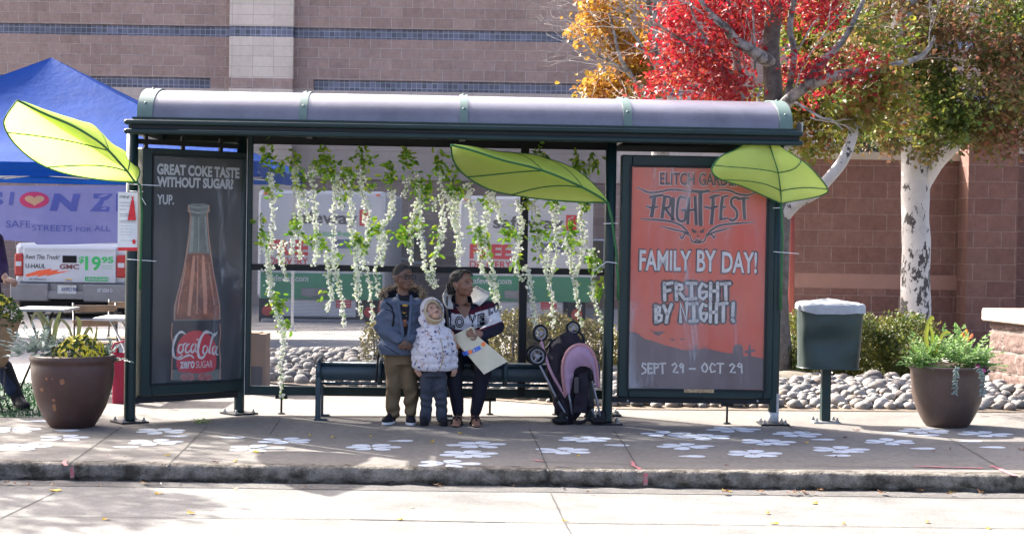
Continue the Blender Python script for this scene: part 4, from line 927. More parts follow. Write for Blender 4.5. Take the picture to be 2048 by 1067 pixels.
bn_ = thing('banner', 'pale lilac fabric banner with a red heart hung under the blue tent', 'banner', fb.at(1, P(60, 480, YBn).z))
def bw(u, v): return .03 * math.sin(u * 3.4 + .5) + .02 * math.sin(u * 7.1 + v * 4) + .012 * noise.noise(V((u * 5, v * 5, 0)))
U0, U1 = 0, fb.uv(310, 400)[0]
def bedge(u, t):
    px = -160 + 470 * u / U1; yt = 371 + (3 if px > 60 else 0) * 0 + .002 * px; yb = 487 - (8 * math.exp(-((px - 70) / 130) ** 2) * -1) * .0 + (2 * math.sin(px / 60.0)) + max(0, (px - 180) * -.0)
    if px < 70: yb = 468 + (px + 160) * .07
    a = fb.uv(px, yt)[1]; b = fb.uv(px, yb)[1]; return a + (b - a) * t
mb = MB(); mb.grid([[fb.at(U1 * j / 80, bedge(U1 * j / 80, k / 24), bw(U1 * j / 80, bedge(U1 * j / 80, k / 24))) for j in range(81)] for k in range(25)]); part('cloth', mb, M_ban, bn_)
M_bl = mat('banner_navy', (.045, .06, .26), .7)
def btext(body, x0, x1, y0, y1, m, **k):
    mb = MB(); text_px(mb, fb, body, x0, x1, y0, y1, 0, **k)
    for p in mb.v:
        u, v = (p - fb.o).dot(fb.u), p.z; p += fb.n * (bw(u, v) - .006)
    part('lettering', mb, m, bn_)
btext('VI', -112, -62, 384, 419, M_bl, bold=.06); btext('S', -44, 8, 382, 412, M_bl, bold=.06); btext('I', 18, 30, 384, 410, M_bl, bold=.08, shear=.15); btext('N', 100, 160, 387, 422, M_bl, bold=.06, shear=.15); btext('Z', 178, 226, 387, 423, M_bl, bold=.07, shear=.1); btext('ERO', 232, 300, 387, 423, M_bl, bold=.07)
btext('SAFE', 13, 63, 441, 455, M_bl); btext('STREETS', 66, 144, 450, 462, M_bl); btext('FOR', 151, 181, 454, 463, M_bl); btext('ALL', 187, 220, 451, 462, M_bl)
def bpoly(name, pts, m, off):
    mb = MB(); c = sum((V((a, b_, 0)) for a, b_ in pts), V((0, 0, 0))) / len(pts); n = len(pts); vs = []
    for kk in (1, .5): vs += [(c.x + (a - c.x) * kk, c.y + (b_ - c.y) * kk) for a, b_ in pts]
    P3 = []
    for a, b_ in vs:
        u, v = fb.uv(a, b_); P3.append(fb.at(u, v, bw(u, v) - off))
    mb.add(P3, [(i, (i + 1) % n, n + (i + 1) % n, n + i) for i in range(n)] + [tuple(range(n, 2 * n))]); part(name, mb, m, bn_)
bpoly('heart_disc', [(70 + 29 * math.cos(a), 400 + 16.5 * math.sin(a)) for a in [i * PI / 14 for i in range(28)]], mat('banner_crimson', (.34, .02, .09), .7), .006)
hp = [(71 + 1.2 * (16 * math.sin(t) ** 3), 400 - .72 * (13 * math.cos(t) - 5 * math.cos(2 * t) - 2 * math.cos(3 * t) - math.cos(4 * t))) for t in [i * PI / 14 for i in range(28)]]
bpoly('heart', hp, mat('banner_gold', (.36, .22, .14), .7), .009)
# ================================================================ trees
M_bark = mat('grey_bark', (.29, .27, .25), .9, (.07, .06, .055), 9, .6, 30, cut=(.4, .62))
M_bark2 = mat('dark_bark', (.075, .062, .055), .95, (.16, .14, .12), 12, .8, 40)
M_twig = mat('twig_bark', (.34, .31, .29), .9, (.20, .18, .165), 10)
def birchmat():
    m = mat('birch_bark', (.42, .40, .385), .8, (.30, .285, .27), 3, .15, 20); nt = m.node_tree; b = nt.nodes['Principled BSDF']; src = b.inputs['Base Color'].links[0].from_socket
    tc = _n(nt, 'ShaderNodeTexCoord'); mp = _n(nt, 'ShaderNodeMapping'); mp.inputs['Scale'].default_value = (1.4, 1.4, .8); nt.links.new(tc.outputs['Object'], mp.inputs[0])
    t = noise_tex(nt, 7, 5, .7, vec=mp.outputs[0]); sx = _n(nt, 'ShaderNodeSeparateXYZ'); nt.links.new(tc.outputs['Object'], sx.inputs[0])
    z = _n(nt, 'ShaderNodeMapRange'); z.inputs[1].default_value = .6; z.inputs[2].default_value = 2.1; z.inputs[3].default_value = .06; z.inputs[4].default_value = -.05; nt.links.new(sx.outputs[2], z.inputs[0])
    ad = _n(nt, 'ShaderNodeMath', operation='ADD'); nt.links.new(t.outputs['Fac'], ad.inputs[0]); nt.links.new(z.outputs[0], ad.inputs[1])
    f = ramp(nt, ad.outputs[0], [(.548, 0), (.572, 1)]); mx = _n(nt, 'ShaderNodeMix', data_type='RGBA'); nt.links.new(f.outputs[0], mx.inputs[0]); nt.links.new(src, mx.inputs[6]); mx.inputs[7].default_value = (.035, .03, .03, 1); nt.links.new(mx.outputs[2], b.inputs['Base Color']); return m
M_birch = birchmat()
def limb(mb, pts, r0, r1, n=9, wob=.03, sub=5):
    """tapered bough through 3D points with slight irregularity"""
    pts = [V(p) for p in pts]; out = []
    for i in range(len(pts) - 1):
        p0, p1, p2, p3 = pts[max(0, i - 1)], pts[i], pts[i + 1], pts[min(len(pts) - 1, i + 2)]
        for k in range(sub):
            t = k / sub; out.append(.5 * ((2 * p1) + (p2 - p0) * t + (2 * p0 - 5 * p1 + 4 * p2 - p3) * t * t + (3 * p1 - p0 - 3 * p2 + p3) * t ** 3))
    out.append(pts[-1]); N = len(out); rr = []
    for i, p in enumerate(out):
        r = r0 + (r1 - r0) * (i / (N - 1)); rr.append(r * (1 + .12 * noise.noise(p * 4)))
        out[i] = p + noise.noise_vector(p * 2.3) * wob * min(1, i / 2)
    mb.tube(out, rr, n); return out
def twigs(mb, p, d, L, r, depth, spread=.6, grav=0):
    if depth == 0 or L < .06: return
    q = p; pts = [p]; dd = V(d).normalized()
    for i in range(4):
        dd = (dd + V((random.gauss(0, .14), random.gauss(0, .14), random.gauss(0, .12) + grav))).normalized(); q = q + dd * (L / 4); pts.append(q)
    mb.tube(pts, [r, r * .85, r * .7, r * .55, r * .42], 5)
    for i in (2, 3, 4, 4):
        if random.random() < .85:
            nd = (dd + V((random.uniform(-1, 1), random.uniform(-1, 1), random.uniform(-.7, 1))) * spread).normalized(); twigs(mb, pts[i], nd, L * random.uniform(.5, .75), r * .5, depth - 1, spread, grav)
def crown(mb, blobs, size, dens, seed=1, up=.3):
    """blobs: (centre, radii); leaves hang in small clusters spread through each volume, thicker towards its rim"""
    rnd = random.Random(seed)
    for c, r, n in blobs:
        c = V(c); r = V(r) if hasattr(r, '__len__') else V((r, r, r))
        for i in range(int(n * dens)):
            while True:
                d = V((rnd.uniform(-1, 1), rnd.uniform(-1, 1), rnd.uniform(-1, 1)))
                if .05 < d.length < 1: break
            d = d.normalized() * (d.length ** .55)
            cc = c + V((d.x * r.x, d.y * r.y, d.z * r.z)); cc += noise.noise_vector(cc * 1.3) * .25
            if noise.noise(cc * 1.9) < -.22: continue
            for k in range(rnd.randint(5, 9)):
                p = cc + V((rnd.gauss(0, .085), rnd.gauss(0, .085), rnd.gauss(0, .075))); s_ = size * rnd.uniform(.7, 1.3)
                mb.leaf(p, V((rnd.gauss(0, 1), rnd.gauss(0, 1), rnd.gauss(-.5, .7))), V((rnd.gauss(0, .6), rnd.gauss(0, .6), 1)), s_, s_ * .72, fold=.18)
def PB(px, py, Y, rpx, ry, n, rz=None):
    k = Y / F; return (P(px, py, Y), (rpx * k, ry, (rz or rpx) * k), n)
def tree(name, label, base, Y, trunk, branches, blobs, size, lm, bark, seed, twl=(), dens=1.0, r=(.16, .1), group=None, tmat=None):
    b0 = G(base[0], base[1]); b0 = V((b0.x * Y / b0.y if False else P(base[0], base[1], Y).x, Y, 0)); b0.z = gz(b0.x)
    t = thing(name, label, 'tree', b0, group)
    mb = MB(); tp = [b0 + V((0, 0, -.05))] + [P(x, y, Y + dy) for x, y, dy in trunk]
    limb(mb, tp, r[0], r[1], 14, .02)
    for k in range(7):
        a = k * .9 + seed; mb.tube([b0 + V((0, 0, .28)), b0 + V((math.cos(a) * r[0] * .9, math.sin(a) * r[0] * .9, .10)), b0 + V((math.cos(a) * r[0] * 1.9, math.sin(a) * r[0] * 1.9, -.03))], [r[0] * .5, r[0] * .42, r[0] * .25], 7)
    part('trunk', mb, bark, t)
    for pts, ra, rb in branches:
        mb = MB(); limb(mb, [P(x, y, Y + dy) for x, y, dy in pts], ra, rb, 9); part('limb', mb, M_birch if name == 'maple_tree' and ra == .075 and len(pts) == 8 and pts[0][0] == 1562 else (tmat or bark), t)
    random.seed(seed)
    for (x, y, dy), (dx, dz), L, rr, dp in twl: mb = MB(); twigs(mb, P(x, y, Y + dy), V((dx, random.uniform(-.3, .3), dz)), L, rr, dp); part('twig', mb, M_twig, t)
    mb = MB(); crown(mb, blobs, size, dens, seed); part('crown', mb, lm, t)
    return t
R_red = leafmat('red_leaves', [(.26, .008, .018), (.38, .014, .025), (.20, .006, .014), (.46, .045, .035), (.16, .006, .012), (.40, .02, .04)], .42, patch=[(.34, .015, .025), (.24, .010, .02), (.44, .08, .03)], pscale=1.3)
R_or = leafmat('orange_leaves', [(.44, .17, .02), (.50, .25, .025), (.36, .11, .03), (.48, .30, .03), (.34, .16, .05)], .45, patch=[(.30, .13, .04), (.38, .22, .03), (.20, .16, .03)], pscale=1.1)
R_cop = leafmat('copper_leaves', [(.065, .12, .022), (.09, .15, .022), (.13, .15, .02), (.04, .075, .025), (.22, .25, .03)], .5, patch=[(.24, .085, .05), (.18, .085, .045), (.09, .11, .025), (.30, .12, .07)], pscale=.9)
R_yg = leafmat('yellowgreen_leaves', [(.10, .15, .02), (.15, .20, .02), (.07, .11, .02), (.24, .22, .025), (.09, .13, .02)], .55, patch=[(.26, .09, .04), (.14, .17, .02), (.20, .12, .03)], pscale=1.2)
R_ev = leafmat('evergreen_leaves', [(.018, .035, .024), (.028, .05, .03), (.014, .028, .022)], .15)
# red maple right behind the shelter
Y = 17.6
tree('maple_tree', 'red-leaved maple with dark trunk rising behind the shelter roof', (1562, 775), Y,
     [(1558, 700, 0), (1556, 560, 0), (1560, 460, 0), (1562, 420, 0), (1552, 300, 0), (1546, 200, 0), (1542, 110, .05), (1545, 40, 0), (1546, -60, 0), (1540, -260, 0)],
     [([(1562, 440, 0), (1590, 405, -.1), (1640, 375, -.25), (1685, 320, -.3), (1712, 262, -.35), (1728, 215, -.2), (1738, 165, .1), (1750, 120, .4)], .075, .035),
      ([(1550, 235, 0), (1575, 205, -.2), (1625, 168, -.4), (1680, 150, -.5), (1760, 138, -.6), (1830, 118, -.6), (1860, 92, -.6), (1872, 70, -.6)], .075, .012),
      ([(1600, 185, -.3), (1650, 120, -.2), (1700, 60, -.1), (1730, -20, 0)], .05, .02),
      ([(1548, 250, .1), (1575, 190, -.1), (1590, 110, -.2), (1582, 60, -.25), (1592, -10, -.3), (1600, -90, -.3)], .04, .025),
      ([(1540, 125, 0), (1500, 100, -.3), (1465, 78, -.4), (1450, 55, -.5), (1425, 30, -.5), (1390, -20, -.5)], .07, .02),
      ([(1530, 300, .2), (1490, 215, .2), (1478, 170, .2), (1470, 90, .3), (1455, 20, .3), (1440, -70, .3)], .06, .03),
      ([(1475, 150, .1), (1400, 105, -.3), (1340, 70, -.5), (1305, 45, -.6)], .022, .006), ([(1490, 215, .1), (1400, 60, -.5), (1380, 0, -.6)], .018, .008),
      ([(1510, 140, -.2), (1508, 60, -.4), (1500, -20, -.4)], .012, .008), ([(1590, 205, -.6), (1640, 235, -.8), (1660, 240, -.8), (1685, 262, -.8)], .016, .006)],
     [PB(1400, 60, Y, 95, .7, 300, 70), PB(1400, 175, Y, 105, .7, 330, 50), PB(1350, 20, Y, 40, .5, 60), PB(1470, 70, Y + .6, 70, .5, 170, 70), PB(1480, 0, Y, 90, .8, 150, 40), PB(1420, -90, Y, 150, 1.0, 260, 60), PB(1580, 20, Y + .5, 90, .7, 100, 50), PB(1660, 30, Y + .3, 45, .4, 50, 40), PB(1630, 125, Y - .4, 38, .3, 45, 25), PB(1560, -110, Y, 200, 1.2, 300, 70), PB(1590, 150, Y + .9, 50, .3, 40, 40), PB(1690, 150, Y - .75, 30, .2, 26, 26)],
     .055, R_red, M_bark2, 5,
     [((1450, 60, -.5), (-.8, .4), .9, .012, 4), ((1400, 105, -.3), (-.7, .5), .7, .010, 4), ((1480, 120, .1), (-.8, .2), 1.0, .012, 4), ((1500, 110, -.3), (.1, 1), .9, .010, 4), ((1590, 110, -.2), (.5, .8), .8, .010, 4), ((1590, 180, -.4), (.2, 1), .7, .010, 4), ((1860, 100, -.6), (-.2, .8), .35, .008, 4), ((1800, 128, -.6), (.8, .1), .3, .007, 3), ((1540, 240, -.1), (-.5, .6), .6, .010, 4), ((1470, 160, -.2), (-.9, -.1), .8, .012, 4), ((1620, 235, -.8), (.7, -.3), .3, .007, 3)],
     r=(.125, .072), tmat=M_bark)
# aspen with white spotted trunk and copper-green crown
Y = 20.6
tree('aspen_tree', 'white-barked aspen with black-spotted trunk and copper-green crown', (1829, 690), Y,
     [(1829, 640, 0), (1831, 540, 0), (1833, 440, 0), (1832, 350, 0), (1828, 290, 0), (1815, 180, 0), (1810, 60, 0), (1805, -120, 0)],
     [([(1845, 380, 0), (1870, 335, -.1), (1900, 305, -.2), (1940, 270, -.3), (1990, 200, -.3)], .085, .04), ([(1826, 300, 0), (1780, 240, .1), (1735, 190, .1), (1730, 150, .1), (1760, 60, .1)], .08, .03), ([(1820, 220, 0), (1870, 120, .2), (1930, 20, .3)], .06, .02)],
     [PB(1810, 60, Y, 130, .9, 560, 80), PB(1960, 50, Y - .4, 120, .9, 520, 90), PB(1800, 200, Y - .3, 115, .7, 520, 75), PB(1950, 190, Y - .6, 125, .8, 620, 80), PB(1860, 268, Y - .5, 95, .5, 300, 40), PB(1800, 262, Y - .5, 60, .4, 120, 30), PB(2050, 120, Y, 90, .8, 420, 130), PB(2000, 262, Y - .4, 80, .5, 190, 32), PB(1740, 110, Y + .6, 90, .6, 300, 90), PB(1730, 220, Y + .3, 60, .4, 150, 50), PB(1835, 315, Y - .5, 22, .15, 30, 22), PB(1850, -110, Y, 260, 1.4, 520, 70)],
     .062, R_cop, M_birch, 9, [((1900, 300, -.2), (.6, .6), .5, .01, 3)], r=(.175, .15), dens=1.05)
t_ = tree('yellowing_tree', 'yellow-green autumn tree filling the gap between maple and aspen', (1836, 640), 22.6,
     [(1836, 500, 0), (1836, 380, 0), (1834, 300, 0), (1800, 200, 0), (1760, 60, 0)], [([(1830, 290, 0), (1740, 210, 0), (1640, 160, 0)], .05, .02), ([(1800, 200, 0), (1720, 100, 0), (1680, 20, 0)], .05, .02)],
     [PB(1630, 255, 22.6, 75, .6, 240, 45), PB(1650, 180, 22.6, 90, .7, 400, 60), PB(1730, 245, 22.6, 60, .5, 120, 35), PB(1700, 90, 22.8, 110, .8, 480, 75), PB(1640, 60, 22.8, 80, .6, 260, 60), PB(1700, 10, 22.8, 110, .8, 300, 50), PB(1560, 215, 23, 70, .6, 120, 50), PB(1860, 288, 20.0, 40, .2, 26, 14), PB(1700, -60, 22.8, 160, 1, 240, 60), PB(1735, 175, 17.05, 55, .25, 90, 45), PB(1755, 100, 17.3, 60, .3, 110, 50), PB(1790, 200, 17.4, 45, .25, 60, 40), PB(1680, 215, 17.2, 35, .2, 36, 22)],
     .075, R_yg, M_bark, 14, r=(.12, .08))
# orange tree left of the maple
Y = 23.5
tree('orange_tree', 'orange and gold autumn tree left of the red maple', (1330, 640), Y, [(1330, 520, 0), (1328, 400, 0), (1320, 280, 0), (1318, 180, 0), (1310, 60, 0), (1300, -100, 0)],
     [([(1322, 290, 0), (1298, 200, -.1), (1262, 150, -.3), (1240, 118, -.4), (1228, 70, -.4), (1215, 20, -.4)], .05, .012), ([(1275, 165, -.3), (1228, 128, -.5), (1185, 105, -.6), (1160, 80, -.6)], .024, .006), ([(1318, 200, 0), (1312, 120, -.2), (1308, 40, -.2), (1315, -40, 0)], .05, .02), ([(1316, 150, 0), (1280, 90, -.2), (1250, 40, -.3), (1235, -10, -.3)], .03, .01)],
     [PB(1195, 20, Y, 45, .6, 90, 40), PB(1185, 75, Y, 40, .5, 75, 30), PB(1225, 50, Y + .3, 55, .6, 110, 55), PB(1215, 170, Y, 42, .4, 90, 22), PB(1250, 185, Y, 55, .4, 130, 26), PB(1260, 120, Y + .4, 50, .5, 95, 45), PB(1290, 40, Y + .5, 50, .5, 90, 60), PB(1300, 160, Y + .4, 40, .5, 80, 50), PB(1250, -70, Y, 130, 1, 200, 50)],
     .075, R_or, M_bark, 21,
     [((1310, 60, -.3), (-.6, .7), .9, .012, 4), ((1300, 110, -.3), (-.9, .2), 1.0, .012, 4), ((1262, 150, -.4), (-.9, .3), .7, .010, 4), ((1228, 100, -.5), (-.7, .8), .6, .008, 4), ((1185, 105, -.6), (-.8, .6), .6, .007, 4), ((1318, 150, -.3), (-.4, .9), 1.0, .012, 4), ((1165, 60, -.6), (-.6, .9), .5, .005, 4), ((1290, 180, -.3), (-.9, .4), .8, .01, 4)], r=(.14, .09), tmat=M_bark)
tree('evergreen_tree', 'dark evergreen tree showing above the brown wall coping', (1730, 620), 27.5, [(1730, 400, 0), (1730, 250, 0), (1730, 100, 0)], [],
     [PB(1700, 285, 27.5, 60, .8, 200, 40), PB(1770, 270, 27.5, 70, .8, 220, 50), PB(1680, 200, 27.5, 90, .8, 200, 60), PB(1830, 240, 27.8, 70, .8, 170, 50)], .06, R_ev, M_bark2, 31, r=(.16, .08))
# street tree left of the tent: its shade falls across the pavement at the left
b0 = V((-10.7, 18.0, gz(-10.7))); st_ = thing('street_tree', 'tall leafy street tree standing left of the blue tent', 'tree', b0)
mb = MB(); limb(mb, [b0, b0 + V((.1, 0, 1.6)), b0 + V((.2, 0, 3.2)), b0 + V((.5, 0, 5.6))], .17, .1, 14); part('trunk', mb, M_bark2, st_)
for d in ((2.7, -2.8, 5.0), (1.9, -.6, 5.6), (1.2, .8, 6.4), (-1.2, -.5, 6.0), (.6, -1.2, 6.2)):
    mb = MB(); limb(mb, [b0 + V((.2, 0, 3.2)), b0 + V((d[0] * .5, d[1] * .5, 4.6)), b0 + V(d)], .08, .03); part('limb', mb, M_bark2, st_)
mb = MB(); crown(mb, [(b0 + V((1.0, .2, 5.9)), (1.7, 1.5, 1.1), 620), (b0 + V((-.4, -.9, 5.6)), (1.5, 1.3, 1.2), 380), (b0 + V((-1, .6, 5.8)), (1.5, 1.4, 1.3), 200), (b0 + V((2.7, -2.9, 5.0)), (.95, .7, .5), 210)], .11, 1.0, 77); part('crown', mb, R_cop, st_)
# ================================================================ giant fabric leaves
M_lf = mat('leaf_fabric', (.66, .80, .20), .75, (.58, .72, .16), 3, .35, 14, spec=.2, trans=.55)
M_rib = mat('leaf_piping', (.03, .16, .045), .6, (.025, .12, .035), 6, trans=.2)
def cat(pts, n):
    """smooth polyline resampled to n points (Catmull-Rom)"""
    out = []; m = len(pts) - 1
    for i in range(n):
        t = i / (n - 1) * m; k = min(int(t), m - 1); t -= k
        p0, p1, p2, p3 = pts[max(0, k - 1)], pts[k], pts[k + 1], pts[min(m, k + 2)]
        out.append(.5 * ((2 * p1) + (p2 - p0) * t + (2 * p0 - 5 * p1 + 4 * p2 - p3) * t * t + (3 * p1 - p0 - 3 * p2 + p3) * t ** 3))
    return out
def big_leaf(label, near, mid, far, ribs, stem, ties, puff=.03):
    """near / mid / far: (px, py, Y) along the leaf from tip to stem"""
    E = [cat([P(*q) for q in L], 25) for L in (near, mid, far)]
    base = P(*stem[-1]); t = thing('leaf_canopy', label, 'leaf canopy', (base.x, base.y, base.z), 'giant green fabric leaves fixed to the shelter')
    nrm = (E[0][12] - E[1][12]).cross(E[1][0] - E[1][24]).normalized()
    if nrm.z < 0: nrm = -nrm
    mb = MB(); rows = []
    for a, b_ in ((0, 1), (1, 2)):
        for k in range(9):
            if a == 1 and k == 0: continue
            s_ = k / 8; rows.append([E[a][i].lerp(E[b_][i], s_) + nrm * (puff * math.sin(PI * s_) * math.sin(PI * i / 24) ** .6) for i in range(25)])
    mb.grid(rows); part('fabric', mb, M_lf, t)
    for e, r in ((E[0], .007), (E[2], .006)):
        mb = MB(); mb.tube(e, r, 6); part('edge_piping', mb, M_rib, t)
    mb = MB(); mb.tube([q - nrm * .004 for q in E[1]], .009, 6); part('midrib', mb, M_rib, t)
    for i0, i1 in ribs:
        for a, ia in ((0, i0), (2, i1)):
            if ia is None: continue
            im = (i0 if i0 is not None else i1) + 5; im = min(23, im); p, q = E[a][ia], E[1][im]; mb = MB(); rr = []
            for k in range(9):
                s_ = k / 8; i = ia + (im - ia) * s_; j = int(min(23, i)); f_ = i - j; ea = E[a][j].lerp(E[a][j + 1], f_); em = E[1][j].lerp(E[1][j + 1], f_)
                rr.append(ea.lerp(em, s_) + nrm * (puff * math.sin(PI * s_) * math.sin(PI * i / 24) ** .6 - .003))
            mb.tube(rr, .0055, 5); part('rib', mb, M_rib, t)
    mb = MB(); mb.tube([P(*q) for q in stem], .010, 8); part('stem', mb, M_rib, t)
    for a, b_ in ties:
        mb = MB(); mb.tube([P(*a), P(*b_)], .0028, 5); part('cable_tie', mb, M_tie, t)
M_tie = mat('cable_tie_white', (.75, .75, .75), .4)
YL = 13.85
big_leaf('giant green fabric leaf at the left post, glowing in the sun', 
  [(35, 200, 13.3), (12, 232, 13.5), (9, 254, 13.65), (30, 288, 13.85), (73, 324, 14.0), (130, 347, 14.02), (205, 360, 13.95), (272, 365, 13.8)],
  [(35, 200, 13.3), (90, 227, 13.45), (146, 251, 13.55), (197, 282, 13.65), (222, 305, 13.7), (240, 325, 13.74), (258, 346, 13.78), (272, 365, 13.8)],
  [(35, 200, 13.3), (95, 226, 13.75), (160, 246, 14.05), (180, 248, 14.1), (216, 286, 14.1), (252, 304, 14.05), (279, 340, 13.9), (272, 365, 13.8)],
  [(8, 9), (15, 17)], [(272, 362, 13.8), (281, 372, 13.82), (284, 430, 13.83), (281, 520, 13.83), (280, 578, 13.83)],
  [((256, 368, 13.83), (318, 371, 13.84)), ((258, 382, 13.82), (286, 383, 13.82)), ((258, 382, 13.82), (257, 366, 13.82)), ((281, 391, 13.82), (292, 410, 13.82)), ((254, 518, 13.82), (312, 522, 13.84))], .05)
big_leaf('giant green fabric leaf hanging over the woman from the middle post',
  [(902, 289, 13.5), (907, 322, 13.75), (932, 352, 13.98), (980, 379, 14.15), (1035, 391, 14.2), (1095, 399, 14.2), (1165, 404, 14.08), (1216, 405, 13.95)],
  [(902, 289, 13.5), (945, 300, 13.6), (1007, 320, 13.7), (1062, 333, 13.76), (1110, 349, 13.8), (1155, 369, 13.86), (1195, 390, 13.92), (1216, 405, 13.95)],
  [(902, 289, 13.5), (945, 294, 13.8), (995, 303, 14.0), (1046, 307, 14.1), (1078, 312, 14.12), (1150, 338, 14.1), (1200, 382, 14.0), (1216, 405, 13.95)],
  [(7, 8), (13, 14)], [(1216, 405, 13.95), (1224, 440, 13.97), (1232, 500, 13.98), (1236, 560, 13.98), (1236, 600, 13.98)],
  [((1206, 447, 13.97), (1236, 446, 13.97)), ((1190, 540, 13.97), (1213, 523, 13.97)), ((1213, 523, 13.97), (1234, 526, 13.97))], .03)
big_leaf('giant green fabric leaf before the orange poster at the right post',
  [(1520, 262, 14.0), (1475, 297, 13.8), (1440, 314, 13.7), (1423, 340, 13.66), (1440, 358, 13.7), (1482, 371, 13.8), (1532, 393, 13.92), (1562, 406, 13.98)],
  [(1520, 262, 14.0), (1534, 278, 13.93), (1541, 296, 13.85), (1549, 320, 13.8), (1556, 343, 13.82), (1560, 370, 13.86), (1562, 390, 13.92), (1562, 406, 13.98)],
  [(1520, 262, 14.0), (1555, 290, 13.85), (1590, 312, 13.78), (1622, 336, 13.75), (1655, 376, 13.8), (1646, 389, 13.84), (1608, 398, 13.92), (1562, 406, 13.98)],
  [(9, 8), (14, 14)], [(1562, 404, 13.98), (1565, 470, 14.05), (1563, 560, 14.07), (1561, 620, 14.07)],
  [((1546, 416, 14.05), (1566, 415, 14.05)), ((1547, 503, 14.04), (1598, 507, 14.0))], .05)
# ================================================================ hanging white-blossom garlands
R_gl = leafmat('garland_leaf', [(.17, .38, .03), (.30, .52, .04), (.06, .17, .02), (.50, .62, .05), (.12, .28, .025)], .5)
R_bl = leafmat('garland_blossom', [(.86, .86, .82), (.80, .83, .72), (.88, .88, .86), (.66, .76, .42), (.87, .87, .84)], .45)
R_st = mat('garland_stem', (.30, .32, .14), .8, (.16, .20, .06), 30)
YG = BK.o.y
def garland(pts, leaves, bl, label, dens=1.0):
    """pts: photo points from top to tip; leaves: (px,py,n) clusters; bl: fraction along where blossoms begin"""
    p3 = [BK.p(x, y, -.05 - .03 * random.random()) for x, y in pts]; path = cat(p3, 40)
    t = thing('garland', label, 'garland', p3[0], 'white blossom garlands hung on the mesh screen')
    mb = MB(); mb.tube(path, .0025, 5); part('stem', mb, R_st, t)
    mb = MB()
    for x, y, n in leaves:
        c = BK.p(x, y, -.06)
        for i in range(int(n * 1.35)):
            p = c + V((random.gauss(0, .027), random.gauss(0, .018), random.gauss(0, .034))); L = random.uniform(.042, .068)
            mb.leaf(p, V((random.gauss(0, 1), random.gauss(-.2, .5), random.gauss(-.35, .7))), V((random.gauss(0, .7), -1, random.gauss(.3, .6))), L, L * .46)
    for i in range(10):
        q = path[random.randint(0, 39)]; L = random.uniform(.018, .03); mb.leaf(q + V((random.gauss(0, .02), -.01, random.gauss(0, .02))), V((random.gauss(0, 1), random.gauss(-.2, .4), random.gauss(-.3, .7))), V((random.gauss(0, .6), -1, .2)), L, L * .6)
    part('leaves', mb, R_gl, t)
    mb = MB(); Lt = sum((b_ - a).length for a, b_ in zip(path, path[1:])); n = int(Lt * (1 - bl) * 195 * dens)
    for i in range(n):
        s_ = bl + (1 - bl) * (i + random.random()) / n; k = min(38, int(s_ * 39)); p = path[k].lerp(path[k + 1], s_ * 39 - k)
        w_ = .0175 * (1 - .5 * (s_ - bl) / (1 - bl + 1e-6)); p = p + V((random.gauss(0, w_), random.gauss(-.008, .014), random.gauss(0, .01))); L = random.uniform(.016, .029) * (1 - .2 * s_)
        for k2 in range(2): mb.leaf(p, V((random.gauss(0, 1), random.gauss(-.4, .5), random.gauss(-.5, .6))), V((random.gauss(0, .8), -1, random.gauss(0, .8))), L, L * 1.0, fold=.3)
    part('blossoms', mb, R_bl, t)
